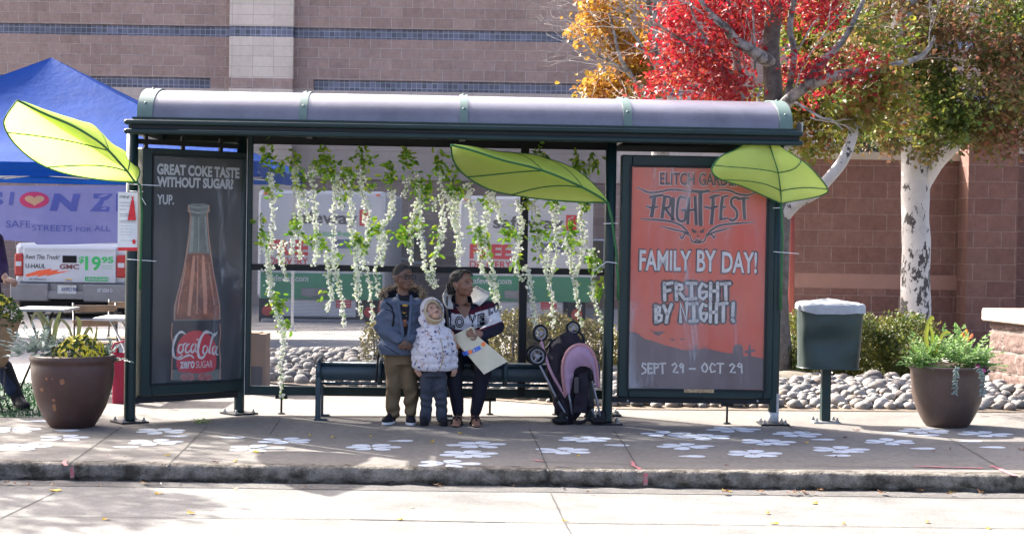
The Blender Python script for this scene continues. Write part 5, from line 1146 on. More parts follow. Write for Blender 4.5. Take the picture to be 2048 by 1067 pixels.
GL = [
 ([(524, 296), (538, 340), (545, 395), (545, 470), (537, 525), (545, 570)], [(529, 300, 10), (540, 320, 18), (558, 334, 14), (538, 372, 10), (550, 385, 8)], .22, 'thick white garland at the left end of the mesh, nearest the bottle poster'),
 ([(520, 430), (522, 450), (530, 490), (537, 520)], [(521, 442, 8), (526, 470, 12), (527, 488, 8)], .55, 'short dark-leaved garland beside the left stile of the mesh'),
 ([(536, 530), (538, 575), (545, 600), (556, 640)], [], .0, 'thin white garland strand continuing below the word FREE on the left truck'),
 ([(548, 590), (560, 625), (566, 680), (562, 740), (563, 792)], [(560, 602, 26), (552, 612, 10), (571, 648, 8), (566, 655, 6)], .28, 'long garland reaching down to the bottom rail at the left'),
 ([(585, 294), (590, 330), (592, 360), (600, 410), (602, 460), (599, 515)], [(585, 305, 6), (590, 325, 16), (603, 350, 14), (600, 368, 10)], .2, 'white garland hanging over the last letters of FREE on the left truck'),
 ([(604, 380), (612, 410), (618, 440)], [], .0, 'short white garland sprig left of the letter S of the left truck'),
 ([(595, 440), (588, 470), (582, 505)], [(592, 448, 12), (586, 460, 8)], .4, 'short leafy garland over the middle of FREE on the left truck'),
 ([(565, 485), (562, 510), (568, 540), (575, 560)], [], .0, 'thin garland over the first letters of DELIVERY on the left truck'),
 ([(628, 312), (624, 345), (628, 400), (632, 450), (634, 490), (628, 530)], [(632, 330, 12), (640, 345, 8), (651, 376, 7), (622, 478, 14), (648, 486, 14), (634, 480, 8)], .15, 'white garland over the letter f of the left truck with a leaf tuft below'),
 ([(648, 293), (662, 330), (672, 370), (668, 430), (668, 500), (672, 545), (684, 600), (688, 650)], [(650, 300, 8), (655, 320, 20), (664, 338, 14), (660, 352, 10), (682, 510, 7)], .2, 'long white garland over the letter w of the left truck'),
 ([(655, 505), (658, 540), (662, 580), (655, 620)], [(648, 585, 4)], .0, 'white garland strand over the gap between DELIVERY and the badge'),
 ([(690, 324), (698, 350), (702, 400), (700, 440), (706, 470), (712, 530), (716, 580), (722, 632)], [(693, 335, 10), (696, 352, 14), (690, 388, 7), (700, 372, 8)], .15, 'long white garland just left of the red logo square of the left truck'),
 ([(678, 345), (680, 380), (684, 415)], [], .0, 'short thin garland sprig right of the letter w of the left truck'),
 ([(724, 295), (726, 330), (722, 370), (732, 420), (736, 460), (728, 520), (742, 580), (744, 645)], [(722, 305, 12), (726, 320, 22), (730, 335, 10), (746, 370, 10), (715, 480, 16), (726, 490, 16)], .18, 'long white garland covering the red logo square of the left truck'),
 ([(716, 470), (714, 510), (715, 550), (710, 590)], [(708, 482, 10)], .15, 'white garland beside the right corner of the left truck badge'),
 ([(778, 326), (782, 365), (785, 400), (778, 430), (766, 450), (760, 490), (752, 540), (757, 590)], [(778, 338, 16), (775, 360, 12), (784, 350, 6), (752, 452, 14), (745, 462, 10)], .2, 'white garland along the right edge of the left truck'),
 ([(765, 470), (768, 495), (764, 530)], [(764, 466, 8)], .0, 'short white garland just right of the left truck corner, above the boy'),
 ([(810, 296), (815, 330), (822, 350), (812, 372), (808, 392)], [(810, 308, 12), (822, 320, 12), (812, 338, 8)], .55, 'short white garland left of the leafy bough above the boy'),
 ([(822, 345), (838, 360), (836, 400), (824, 440), (820, 480), (822, 525)], [(838, 370, 18), (848, 360, 14), (856, 385, 8), (832, 395, 6), (815, 468, 22), (806, 475, 14)], .1, 'leafy white garland directly above the boy, with a big leaf tuft'),
 ([(841, 372), (840, 420), (838, 460), (846, 500), (852, 540), (868, 575)], [(830, 442, 8), (842, 450, 6)], .0, 'white garland slanting down to the right of the boy head'),
 ([(876, 299), (880, 340), (884, 400), (886, 450), (878, 490), (864, 530), (874, 570)], [(875, 312, 12), (877, 335, 16), (870, 470, 12), (872, 500, 8)], .18, 'white garland between the heads of the boy and woman'),
 ([(870, 395), (868, 420)], [(858, 378, 10), (853, 395, 6)], .0, 'tiny white garland sprig left of the green leaf tip'),
 ([(912, 330), (908, 380), (912, 420), (918, 460), (925, 508)], [(912, 345, 12), (900, 370, 16), (918, 380, 14)], .25, 'white garland under the tip of the green leaf, left strand'),
 ([(898, 390), (904, 430), (914, 470), (915, 530)], [], .0, 'white garland beside the tip of the green leaf, longer thin strand'),
 ([(936, 352), (940, 400), (946, 440), (958, 480), (962, 530), (985, 570), (990, 610)], [(957, 455, 18), (952, 470, 8), (975, 408, 10), (965, 488, 6)], .05, 'long white garland ending beside the woman face'),
 ([(985, 372), (975, 420), (968, 460), (972, 500), (984, 540), (994, 580), (998, 615)], [(970, 478, 10), (975, 505, 8)], .0, 'long white garland over the first letter of the right truck name'),
 ([(988, 380), (996, 420), (1003, 445)], [], .0, 'short white garland sprig over the letter a of the right truck'),
 ([(1036, 394), (1042, 440), (1040, 480), (1030, 520), (1042, 560)], [(1016, 463, 20), (1020, 472, 10), (1050, 405, 7), (1033, 520, 6), (1030, 475, 8)], .05, 'white garland left of the mullion with a round leaf tuft'),
 ([(1050, 530), (1058, 565), (1066, 610), (1070, 640), (1074, 665)], [], .0, 'thin white garland falling right of the mullion to the stroller wheel'),
 ([(1068, 396), (1072, 430), (1078, 470), (1076, 500)], [(1066, 452, 10), (1088, 464, 16), (1075, 470, 10), (1074, 508, 8)], .1, 'leafy white garland over the letter w of the right truck'),
 ([(1096, 490), (1092, 530), (1096, 560), (1104, 600), (1106, 650)], [(1098, 492, 4)], .0, 'white garland in the middle of the right truck, lower strand'),
 ([(1112, 402), (1110, 440), (1114, 490), (1108, 530), (1098, 560)], [(1109, 405, 10), (1118, 412, 6)], .06, 'white garland over the last letter of the right truck name'),
 ([(1138, 440), (1136, 480), (1140, 520), (1150, 560), (1154, 600), (1162, 652)], [(1138, 455, 22), (1146, 478, 14), (1132, 470, 8), (1152, 495, 8)], .18, 'leafy white garland hiding the red square of the right truck'),
 ([(1164, 400), (1162, 440), (1166, 480), (1160, 520), (1152, 545)], [(1166, 408, 12), (1172, 402, 6)], .06, 'thick white garland right of the red square of the right truck'),
 ([(1172, 480), (1182, 505), (1190, 540), (1184, 580), (1196, 620), (1208, 665)], [(1182, 520, 24), (1190, 530, 10), (1194, 572, 16), (1198, 583, 10)], .15, 'white garland nearest the middle post, reaching the stroller'),
 ([(1150, 310), (1156, 335), (1164, 352)], [(1150, 320, 14), (1158, 330, 14), (1164, 345, 10)], .9, 'short green sprig of garland showing above the green leaf'),
 ([(1180, 318), (1176, 340), (1172, 360)], [(1190, 330, 10), (1182, 324, 8)], .1, 'small white sprig of garland above the leaf, near the middle post'),
 ([(1078, 298), (1080, 312)], [(1086, 306, 9), (1078, 300, 6)], .3, 'tiny sprig of garland peeping over the ridge of the green leaf'),
]
for g in GL: garland(*g[:3], g[3])
# ================================================================ planters
M_pot = mat('pot_brown', (.075, .036, .028), .5, (.048, .024, .019), 3.5, .15, 20, fine=.2, spec=.4)
M_pot2 = mat('pot_umber', (.095, .058, .044), .45, (.060, .038, .030), 3, .12, 18, fine=.2, spec=.45)
M_soil = mat('soil', (.03, .022, .016), .95, (.05, .038, .03), 30, .6, 60)
M_chip = mat('chipped_clay', (.22, .105, .055), .9)
R_silver = leafmat('silver_foliage', [(.20, .26, .24), (.28, .33, .31), (.14, .20, .17), (.24, .30, .24)], .3)
R_mum = leafmat('mum_leaf', [(.05, .10, .02), (.03, .07, .018), (.08, .13, .02)], .35)
R_yel = leafmat('mum_petal', [(.62, .48, .02), (.70, .56, .03), (.52, .44, .02), (.45, .42, .03)], .3)
R_grass = leafmat('grass_blade', [(.12, .15, .05), (.17, .17, .06), (.10, .10, .06), (.20, .20, .05)], .35)
R_lime = leafmat('lime_foliage', [(.16, .30, .05), (.24, .38, .10), (.10, .22, .05), (.30, .40, .16)], .45)
def dusty(mb, c, R, n, H):
    """feathery silver shrublet: lobed fronds made of small leaflets"""
    for i in range(n):
        a = random.uniform(0, 2 * PI); el = random.uniform(.15, 1.35); d = V((math.cos(a) * math.cos(el), math.sin(a) * math.cos(el), math.sin(el) * 1.0)); L = R * random.uniform(.6, 1.05)
        p = V(c); dd = V(d)
        for k in range(9):
            p = p + dd * (L / 9); dd = (dd + V((0, 0, -.05))).normalized()
            if k > 1:
                for s_ in (-1, 1):
                    sd = dd.cross(V((0, 0, 1))); sd = sd.normalized() if sd.length > .01 else V((1, 0, 0)); ln = .045 * (1.1 - k * .05)
                    mb.leaf(p, dd * .7 + sd * s_ + V((0, 0, random.uniform(-.2, .3))), V((random.uniform(-.3, .3), -.4, 1)), ln, ln * .42)
        mb.leaf(p, dd, V((0, -.4, 1)), .05, .022)
def blade(mb, pts, w_, m=0):
    pp = cat([V(p) for p in pts], 12); rows = [[], [], []]
    for i, p in enumerate(pp):
        t = (pp[min(11, i + 1)] - pp[max(0, i - 1)]).normalized(); sd = t.cross(V((0, -1, .15))); sd = sd.normalized() if sd.length > .01 else V((1, 0, 0)); h = w_ / 2 * math.sin(PI * (.12 + .88 * i / 11)) ** .7; nn = sd.cross(t)
        rows[0].append(p + sd * h); rows[1].append(p + nn * h * .3); rows[2].append(p - sd * h)
    mb.grid(rows, m)
def mumdome(c, r, hz, nleaf, nfl, fl=.018):
    ml, mf = MB(), MB()
    for i in range(nleaf):
        a = random.uniform(0, 2 * PI); el = math.asin(random.uniform(-.1, 1)); k = random.uniform(.75, .97); d = V((math.cos(a) * math.cos(el), math.sin(a) * math.cos(el), math.sin(el)))
        p = c + V((d.x * r * k, d.y * r * k, d.z * hz * k)); L = random.uniform(.02, .04); ml.leaf(p, d + V((random.gauss(0, .6), random.gauss(0, .6), random.gauss(0, .5))), V((d.x, d.y, d.z + .3)), L, L * .6)
    for i in range(nfl):
        a = random.uniform(0, 2 * PI); el = math.asin(random.uniform(.12, 1)); d = V((math.cos(a) * math.cos(el), math.sin(a) * math.cos(el), math.sin(el)))
        p = c + V((d.x * r, d.y * r, d.z * hz)) * random.uniform(.97, 1.04); e = d.cross(V((0, .3, 1))).normalized(); f_ = d.cross(e)
        for k in range(6):
            an = k * PI / 3; mf.leaf(p, e * math.cos(an) + f_ * math.sin(an) + d * .35, d, fl, fl * .7, fold=.1)
    return ml, mf
# left planter
gl_ = G(144, 852); r_ = .265
pot = thing('planter', 'large brown glazed planter with clay chips at the left', 'planter', gl_)
mb = MB(); k = (P(100, 850, gl_.y).x - P(187, 850, gl_.y).x) / -2; R1 = (P(215, 720, gl_.y).x - P(48, 720, gl_.y).x) / 2; Ht = P(140, 709, gl_.y - R1 * .2).z - gl_.z
pot_prof = [(.0, .0), (k * .97, .0), (k * 1.03, .012), (k * 1.10, Ht * .05), (k * 1.32, Ht * .16), (k * 1.53, Ht * .28), (k * 1.71, Ht * .45), (k * 1.82, Ht * .60), (k * 1.87, Ht * .74), (k * 1.87, Ht * .85), (R1 * .96, Ht * .885), (R1 * 1.0, Ht * .91), (R1 * 1.02, Ht * .945), (R1 * 1.0, Ht * .98), (R1 * .96, Ht), (R1 * .88, Ht * .985), (R1 * .85, Ht * .94), (.0, Ht * .93)]
mb.lathe(pot_prof, gl_, 48); part('pot', mb, M_pot, pot)
mb = MB(); mb.lathe([(.0, Ht * .91), (R1 * .86, Ht * .945), (R1 * .4, Ht * .965), (.0, Ht * .97)], gl_, 20); part('soil', mb, M_soil, pot)
def rad_at(prof, z):
    for (r0, z0), (r1, z1) in zip(prof, prof[1:]):
        if z0 <= z <= z1 and z1 > z0: return r0 + (r1 - r0) * (z - z0) / (z1 - z0)
    return prof[-4][0]
for px, py, w_, h_ in ((125, 763, .035, .05), (92, 757, .022, .02), (105, 757, .014, .012), (80, 780, .03, .03), (106, 815, .035, .06), (106, 800, .03, .025)):
    mb = MB(); q = P(px, py, gl_.y - .3); z = q.z - gl_.z; rr = rad_at(pot_prof, z) + .002; n = 11; vs = []
    for i in range(n):
        a = 2 * PI * i / n; m_ = 1 + .45 * noise.noise(V((math.cos(a) * 1.5, math.sin(a) * 1.5, px))); dx = q.x - gl_.x + math.cos(a) * w_ / 2 * m_; dz = z + math.sin(a) * h_ / 2 * m_; R_ = rad_at(pot_prof, dz) + .003
        vs.append(V((gl_.x + dx, gl_.y - math.sqrt(max(1e-6, R_ * R_ - dx * dx)), gl_.z + dz)))
    mb.add(vs, [tuple(range(n))]); part('clay_chip', mb, M_chip, pot)
zt_ = gl_.z + Ht * .95
c = V((P(165, 690, gl_.y).x, gl_.y - .05, zt_ - .02)); ml, mf = mumdome(c, .21, .20, 700, 190)
t = thing('mum_plant', 'dome of yellow chrysanthemums in the left brown planter', 'flowers', c); part('leaves', ml, R_mum, t); part('blossoms', mf, R_yel, t)
mb = MB(); c = V((P(82, 690, gl_.y).x, gl_.y - .02, zt_)); dusty(mb, c, .30, 46, .3); dusty(mb, c + V((-.1, -.05, 0)), .2, 16, .2); solo('dusty_miller', mb, R_silver, 'feathery silver foliage at the left side of the left planter', 'plant', c)
mb = MB(); c = V((P(208, 700, gl_.y).x, gl_.y + .06, zt_ - .02)); dusty(mb, c, .18, 16, .2); solo('dusty_miller', mb, R_silver, 'small silver foliage tuft at the right rim of the left planter', 'plant', c)
mb = MB(); Yb = gl_.y + .05
for pts, w_ in (([(100, 700), (88, 650), (72, 624), (60, 650)], .03), ([(100, 700), (95, 650), (78, 622), (98, 650)], .03), ([(105, 700), (112, 650), (122, 620)], .04), ([(108, 700), (98, 660), (106, 634)], .035), ([(150, 700), (158, 660), (158, 640), (150, 632)], .035), ([(150, 700), (138, 655), (120, 638), (112, 644)], .022), ([(160, 700), (170, 668), (180, 655), (186, 668)], .03), ([(185, 700), (192, 670), (194, 650)], .02), ([(205, 705), (218, 715), (230, 720), (240, 722)], .022), ([(208, 705), (216, 730), (205, 755)], .018)):
    blade(mb, [P(x, y, Yb) for x, y in pts], w_)
solo('fountain_grass', mb, R_grass, 'arching olive grass blades rising from the left planter', 'plant', P(120, 700, Yb))
# right planter
gr_ = G(1893, 851); pot = thing('planter', 'dark umber planter overflowing with lime foliage at the right', 'planter', gr_)
k = (P(1934, 850, gr_.y).x - P(1852, 850, gr_.y).x) / 2; R1 = (P(1972, 735, gr_.y).x - P(1815, 735, gr_.y).x) / 2; Ht = P(1893, 731, gr_.y - R1 * .3).z - gr_.z
prof = [(.0, .0), (k * .98, .0), (k * 1.03, .01), (k * 1.12, Ht * .05), (k * 1.30, Ht * .16), (k * 1.48, Ht * .28), (k * 1.63, Ht * .43), (k * 1.72, Ht * .6), (k * 1.78, Ht * .82), (R1 * .93, Ht * .92), (R1 * .99, Ht * .955), (R1 * 1.0, Ht * .98), (R1 * .98, Ht), (R1 * .92, Ht * .99), (R1 * .88, Ht * .93), (0, Ht * .92)]
mb = MB(); mb.lathe(prof, gr_, 48); part('pot', mb, M_pot2, pot)
mb = MB(); mb.lathe([(.0, Ht * .90), (R1 * .89, Ht * .94), (R1 * .4, Ht * .97), (.0, Ht * .975)], gr_, 20); part('soil', mb, M_soil, pot)
zt_ = gr_.z + Ht * .96
mb = MB()
for px, R_, n in ((1835, .20, 22), (1850, .25, 30), (1875, .32, 40), (1905, .33, 40), (1930, .32, 36), (1952, .26, 28), (1965, .16, 12)): dusty(mb, V((P(px, 720, gr_.y).x, gr_.y + random.uniform(-.08, .05), zt_)), R_, n, .2)
solo('dusty_miller', mb, R_lime, 'bright green feathery foliage filling the right planter', 'plant', V((gr_.x, gr_.y, zt_)))
for px, dx, lab in ((1895, -.02, 'grey-green sprig trailing over the middle of the right planter rim'), (1925, .04, 'paler sprig trailing over the right part of the right planter rim')):
    mb = MB(); c = V((P(px, 730, gr_.y).x, gr_.y - R1 * .86, zt_)); pp = cat([c, c + V((dx, -.07, .03)), c + V((dx * 1.6, -.11, -.06)), c + V((dx * 1.5, -.10, -.17))], 14); mb.tube(pp, .003, 5)
    for q in pp[5:]:
        for s_ in (-1, 1, 1, -1): mb.leaf(q, V((s_ * random.uniform(.4, 1), -.2, random.uniform(-.9, .1))), V((0, -1, .3)), random.uniform(.02, .045), .012)
    solo('trailing_plant', mb, R_silver, lab, 'plant', c)
mb = MB(); Yb = gr_.y + .03
for pts, w_ in (([(1858, 715), (1852, 670), (1862, 634), (1868, 640)], .035), ([(1860, 715), (1866, 675), (1858, 645)], .03), ([(1870, 710), (1885, 668), (1902, 664)], .028), ([(1862, 712), (1870, 690), (1874, 670)], .035)): blade(mb, [P(x, y, Yb) for x, y in pts], w_)
solo('strap_leaf_plant', mb, R_yg, 'tall yellow-green strap leaves standing in the right planter', 'plant', P(1860, 715, Yb))
R_orp = leafmat('orange_bract', [(.60, .20, .05), (.62, .30, .05), (.55, .14, .08)], .4)
mb = MB()
for px, py in ((1930, 668), (1936, 674), (1922, 664), (1928, 678), (1940, 668), (1933, 660)): mb.leaf(P(px, py + 10, Yb), V((random.gauss(0, .5), 0, 1)), V((0, -1, .2)), .055, .03)
mb.tube([P(1930, 705, Yb), P(1932, 680, Yb), P(1933, 665, Yb)], [.004, .004, .003], 6)
solo('croton', mb, R_orp, 'small orange-leaved croton at the back of the right planter', 'plant', P(1930, 700, Yb))
ml, mf = mumdome(V((P(1948, 728, gr_.y).x, gr_.y - .18, zt_ - .03)), .07, .07, 90, 5, .02)
t = thing('petunia', 'dark leaved pink petunia at the right rim of the right planter', 'flowers', V((P(1948, 728, gr_.y).x, gr_.y - .18, zt_))); part('leaves', ml, leafmat('petunia_leaf', [(.05, .02, .05), (.06, .07, .03), (.08, .03, .07)], .3), t); part('blossoms', mf, leafmat('petunia_petal', [(.6, .05, .25), (.7, .08, .3)], .3), t)
# ================================================================ litter bin on a post
gb_ = G(1653, 844); M_bin = mat('bin_green', (.016, .034, .032), .42, (.011, .025, .024), 3, .12, 9, spec=.4)
bn = thing('litter_bin', 'dark green litter bin with white liner bag on a square post', 'litter bin', gb_)
Yb = gb_.y; zb0, zb1 = P(1657, 737, Yb - .15).z, P(1662, 612, Yb - .15).z; cxb = P(1657, 680, Yb).x; rb0, rb1 = (P(1717, 700, Yb).x - P(1598, 700, Yb).x) / 2, (P(1728, 640, Yb).x - P(1598, 640, Yb).x) / 2
def rr_(a, r, e=3.2): c_, s_ = abs(math.cos(a)) ** (2 / e), abs(math.sin(a)) ** (2 / e); return V((math.copysign(c_, math.cos(a)) * r, math.copysign(s_, math.sin(a)) * r * .72, 0))
mb = MB(); rows = []; n = 56
for j in range(15):
    t = j / 14; r_ = rb0 + (rb1 - rb0) * t; row = []
    for i in range(n + 1):
        a = 2 * PI * i / n; p = V((cxb + .008 * t, Yb, zb0 + (zb1 - zb0) * t)) + rr_(a, r_)
        if p.y < Yb: p.y += .035 * math.exp(-(((p.x - cxb + .03) / .10) ** 2 + ((t - .42) / .16) ** 2)) + .012 * noise.noise(p * 9)
        row.append(p)
    rows.append(row)
mb.grid(rows); mb.add([V((cxb, Yb, zb0 + .004)) + rr_(2 * PI * i / n, rb0 * .99) for i in range(n)], [tuple(range(n))])
mb.tube([V((cxb, Yb, zb0)) + rr_(2 * PI * i / n, rb0 + .004) for i in range(n + 1)], .007, 6); part('bucket', mb, M_bin, bn)
M_bag = mat('liner_bag', (.50, .52, .55), .35, (.36, .38, .41), 8, .3, 18, trans=.35)
mb = MB(); rows = []
for k, (dr, dz) in enumerate(((-.02, -.03), (-.012, .006), (.004, .016), (.012, .004), (.013, -.012), (.014, -.028), (.016, -.046))):
    row = []
    for i in range(n + 1):
        a = 2 * PI * i / n; ln = 1 + (.35 * math.sin(a * 1.0 + 2.4) + .18 * math.sin(a * 3 + 1)) if dz < 0 and k > 2 else 1
        p = V((cxb + .008, Yb, zb1)) + rr_(a, rb1 + dr + (.006 * noise.noise(V((a * 5, k, 1))))); p.z += dz * ln + .006 * noise.noise(V((a * 4, k * .7, 2))) + (.016 * max(0, math.sin(a * 1.0)) if k < 3 else 0); row.append(p)
    rows.append(row)
mb.grid(rows); mb.grid([[V((cxb, Yb, zb1 + .02)) + rr_(2 * PI * i / n, (rb1 - .02) * q) + V((0, 0, .035 * (1 - q) + .012 * noise.noise(V((i * .5, q * 3, 5))))) for i in range(n + 1)] for q in (1, .75, .5, .25, .02)]); part('liner_bag', mb, M_bag, bn)
mb = MB(); mb.ell(P(1600, 614, Yb - .1), (.022, .02, .03), nu=10, nv=7); part('bag_knot', mb, M_bag, bn)
fr = Fr((P(1653, 700, Yb).x, Yb, 0), (1, .05)); mb = MB(); mb.cbox(fr, -.037, .037, gb_.z + .012, zb0 - .0, -.037, .037, .006); part('post', mb, GREEN, bn)
mb = MB(); mb.bbox(fr, -.11, .11, gb_.z + .001, gb_.z + .013, -.09, .09); pl = part('base_plate', mb, STEEL, bn)
for a in (-.085, .085):
    for c in (-.065, .065):
        mb = MB(); mb.tube([fr.at(a, gb_.z + .012, c), fr.at(a, gb_.z + .028, c)], .015, 6, smooth=False); mb.tube([fr.at(a, gb_.z + .028, c), fr.at(a, gb_.z + .045, c)], .008, 8); part('bolt', mb, STEEL, pl)
# ================================================================ notice taped to the left post
M_pap = mat('notice_paper', (.66, .66, .65), .7, (.58, .58, .58), 5)
fn = Fr((P(235, 500, 13.86).x, 13.86, 0), S.u); n0, n1 = fn.uv(235.5, 440)[0], fn.uv(275, 440)[0]; m0, m1_ = fn.uv(255, 501)[1], fn.uv(255, 384)[1]
nt_ = thing('notice', 'white paper notice with a red dress tied to the left post', 'notice', fn.at((n0 + n1) / 2, m0))
mb = MB(); mb.grid([[fn.at(n0 + (n1 - n0) * i / 6, m0 + (m1_ - m0) * j / 10, .004 * math.sin(i * 1.1 + j * .4)) for i in range(7)] for j in range(11)]); part('sheet', mb, M_pap, nt_)
mb = MB(); text_px(mb, fn, 'STOP #7', 239, 259, 391, 397, -.006, .02)
for y, x1 in ((403.5, 260), (410, 261), (417, 252), (426, 262), (430, 262)): text_px(mb, fn, 'Honoring our loved ones' if y < 420 else 'who we have lost', 239, x1, y, y + 3.2, -.006)
for y in (441, 444.5): mb.ribbon(fn, [(239, y), (271, y)], .003, -.006)
for y in (451, 457, 463, 468, 480): text_px(mb, fn, 'Please read their story here', 241, 268 - (y % 7), y, y + 2, -.006)
part('lettering', mb, M_tdk, nt_)
M_dress = mat('dress_red', (.55, .02, .025), .7); mb = MB()
mb.poly(fn, [(262, 391), (264, 398), (262, 402), (255, 440), (272, 440), (268, 402), (266.5, 398), (268, 391), (265, 394)], -.006)
part('red_dress_print', mb, M_dress, nt_); mb = MB(); mb.poly(fn, [(235.5, 501), (275, 501), (275, 494.5), (235.5, 494.5)], -.006); part('red_footer', mb, M_dress, nt_); mb = MB(); mb.poly(fn, [(268 + 3.5 * math.cos(a), 483 - 5 * math.sin(a)) for a in [i * PI / 5 for i in range(10)]], -.006); part('red_seal', mb, M_dress, nt_)
# ================================================================ café corner at the left
M_slat = mat('teak_slat', (.26, .17, .10), .6, (.18, .12, .075), 8)
M_wire = mat('chair_iron', (.014, .014, .016), .5)
def bistro(px0, px1, py_seat, Y, label, rot):
    c = P((px0 + px1) / 2, py_seat, Y); g = gz(c.x); t = thing('folding_chair', label, 'chair', (c.x, Y, g), 'slatted folding café chairs')
    f = Fr((c.x, Y, g), (math.cos(rot), math.sin(rot))); w2 = .20
    for s_ in (-1, 1):
        mb = MB(); mb.tube([f.at(s_ * w2, .0, -.28), f.at(s_ * w2, .45, .08), f.at(s_ * w2, .82, .22)], .011, 7); part('side_frame', mb, M_wire, t)
        mb = MB(); mb.tube([f.at(s_ * (w2 - .03), .0, .28), f.at(s_ * (w2 - .03), .45, -.18)], .011, 7); part('leg', mb, M_wire, t)
    for v, hh, ww in ((.74, .06, .185), (.60, .06, .14)):
        mb = MB(); mb.cbox(f, -w2 - .01, w2 + .01, v, v + hh, ww, ww + .018, .004); part('back_slat', mb, M_slat, t)
    for i in range(6):
        ww = -.2 + i * .065; mb = MB(); mb.bbox(f, -w2, w2, .445, .46, ww, ww + .05); part('seat_slat', mb, M_slat, t)
    return t
bistro(172, 216, 660, 16.6, 'slatted folding chair seen above the yellow flowers', .35)
bistro(236, 280, 668, 17.4, 'slatted folding chair half hidden by the left shelter post', .2)
M_tt = mat('table_grey', (.30, .30, .31), .5, (.24, .24, .25), 4)
def table(px, py, Y, rx, label, mt, color=None):
    c = P(px, py, Y); g = gz(c.x); t = thing('cafe_table', label, 'table', (c.x, Y, g))
    mb = MB(); mb.box((c.x, Y, c.z - .012), (rx * 2, .6, .024)); part('table_top', mb, mt, t)
    for s_ in (-1, 1):
        for yy in (-.22, .22):
            mb = MB(); mb.tube([V((c.x + s_ * rx * .8, Y + yy, g)), V((c.x - s_ * rx * .5, Y + yy * .9, c.z - .024))], .012, 7); part('leg', mb, M_wire if mt is M_tt else M_frm, t)
table(92, 615, 16.4, .24, 'small grey café table before the white pickup', M_tt)
table(262, 633, 16.0, .28, 'white folding table half hidden behind the left shelter post', M_frm)
M_rb = mat('bag_red', (.36, .012, .05), .7, (.28, .01, .04), 4, .2, 12)
def sack(px0, px1, py0, py1, Y, mt, label, name, handles=True):
    a = P(px0, py1, Y); b_ = P(px1, py0, Y); g = gz(a.x); t = thing(name, label, 'bag', ((a.x + b_.x) / 2, Y, g)); dz = .12
    mb = MB(); rows = []
    for k in range(9):
        v = k / 8; row = []
        for i in range(29):
            an = 2 * PI * i / 28; q = rr_(an, (b_.x - a.x) / 2, 5); q.y *= .62; q *= (1 - .05 * math.sin(v * 3)) ; p = V(((a.x + b_.x) / 2, Y + dz, g + .002 + (b_.z - g) * v)) + q; p += noise.noise_vector(p * 7) * .012; row.append(p)
        rows.append(row)
    mb.grid(rows); mb.add([rows[0][i] for i in range(28)], [tuple(range(28))]); part('bag_body', mb, mt, t)
    if handles:
        for yy in (.03, .2):
            mb = MB(); c = (a.x + b_.x) / 2; mb.tube(cat([V((c - .08, Y + yy, b_.z - .02)), V((c - .06, Y + yy, b_.z + .09)), V((c + .06, Y + yy, b_.z + .09)), V((c + .08, Y + yy, b_.z - .02))], 10), .008, 6); part('handle', mb, mt, t)
sack(218, 262, 708, 807, 15.3, M_rb, 'crimson tote bag standing behind the left shelter post', 'tote_bag')
sack(288, 355, 778, 810, 15.6, mat('bag_yellow', (.45, .22, .03), .7, (.36, .16, .02), 5, .2, 12), 'low mustard yellow bag on the ground below the bottle poster', 'cloth_bag', False)
M_card = mat('cardboard', (.26, .17, .10), .85, (.22, .145, .09), 4)
a = P(499, 768, 16.4); b_ = P(532, 668, 16.4); t = thing('cardboard_box', 'tall cardboard box behind the left end of the mesh', 'box', ((a.x + b_.x) / 2, 16.5, gz(a.x)))
mb = MB(); fr = Fr((a.x - .08, 16.4, gz(a.x)), (1, .0)); mb.bbox(fr, 0, b_.x - a.x + .08, 0, b_.z - gz(a.x), 0, .3); part('carton', mb, M_card, t)
mb = MB(); mb.bbox(fr, -.002, b_.x - a.x + .05, .02, (b_.z - gz(a.x)) * .46, -.004, .2); part('dark_wrap', mb, mat('dark_wrap', (.05, .045, .05), .7), t)
mb = MB(); mb.bbox(fr, .0, .16, b_.z - gz(a.x) + .001, b_.z - gz(a.x) + .008, .0, .3); part('flap', mb, M_card, t)
# burlap-wrapped mum on a wire stand
Yq = 14.6; cq = P(-12, 660, Yq); g = gz(cq.x); t = thing('plant_stand', 'black wire plant stand at the left edge', 'plant stand', (cq.x, Yq, g)); zbot = P(0, 735, Yq).z
mb = MB(); mb.ring((cq.x, Yq, zbot), .10, .006, (0, 0, 1)); mb.ring((cq.x, Yq, g + .12), .10, .006, (0, 0, 1))
for i in range(4):
    a = PI / 4 + i * PI / 2; d = V((math.cos(a), math.sin(a), 0)); mb.tube([V((cq.x, Yq, zbot)) + d * .10, V((cq.x, Yq, g + .12)) + d * .10, V((cq.x, Yq, g)) + d * .16], .006, 6)
part('frame', mb, M_wire, t)
mb = MB(); mb.tube([V((cq.x, Yq, zbot - .004)), V((cq.x, Yq, zbot + .004))], .105, 20); part('tray', mb, M_wire, t)
M_bur = mat('burlap', (.30, .20, .12), .95, (.22, .145, .085), 18, .5, 90)
t = thing('burlap_pot', 'flower pot wrapped in tan burlap at the left edge', 'planter', (cq.x, Yq, zbot)); mb = MB(); rows = []; ztop = P(0, 640, Yq).z
for k in range(10):
    v = k / 9; row = []
    for i in range(41):
        a = 2 * PI * i / 40; r_ = .085 + .13 * v ** .8 + .012 * math.sin(a * 9 + v * 3) * (.4 + v) + .01 * noise.noise(V((a * 3, v * 4, 1))); row.append(V((cq.x + r_ * math.cos(a), Yq + r_ * math.sin(a), zbot + .006 + (ztop - zbot) * v + .02 * math.sin(a * 5) * v)))
    rows.append(row)
mb.grid(rows); part('burlap_wrap', mb, M_bur, t); mb = MB(); mb.lathe([(.0, .0), (.08, .0), (.17, ztop - zbot - .02), (0, ztop - zbot - .02)], (cq.x, Yq, zbot + .008), 20); part('pot', mb, M_soil, t)
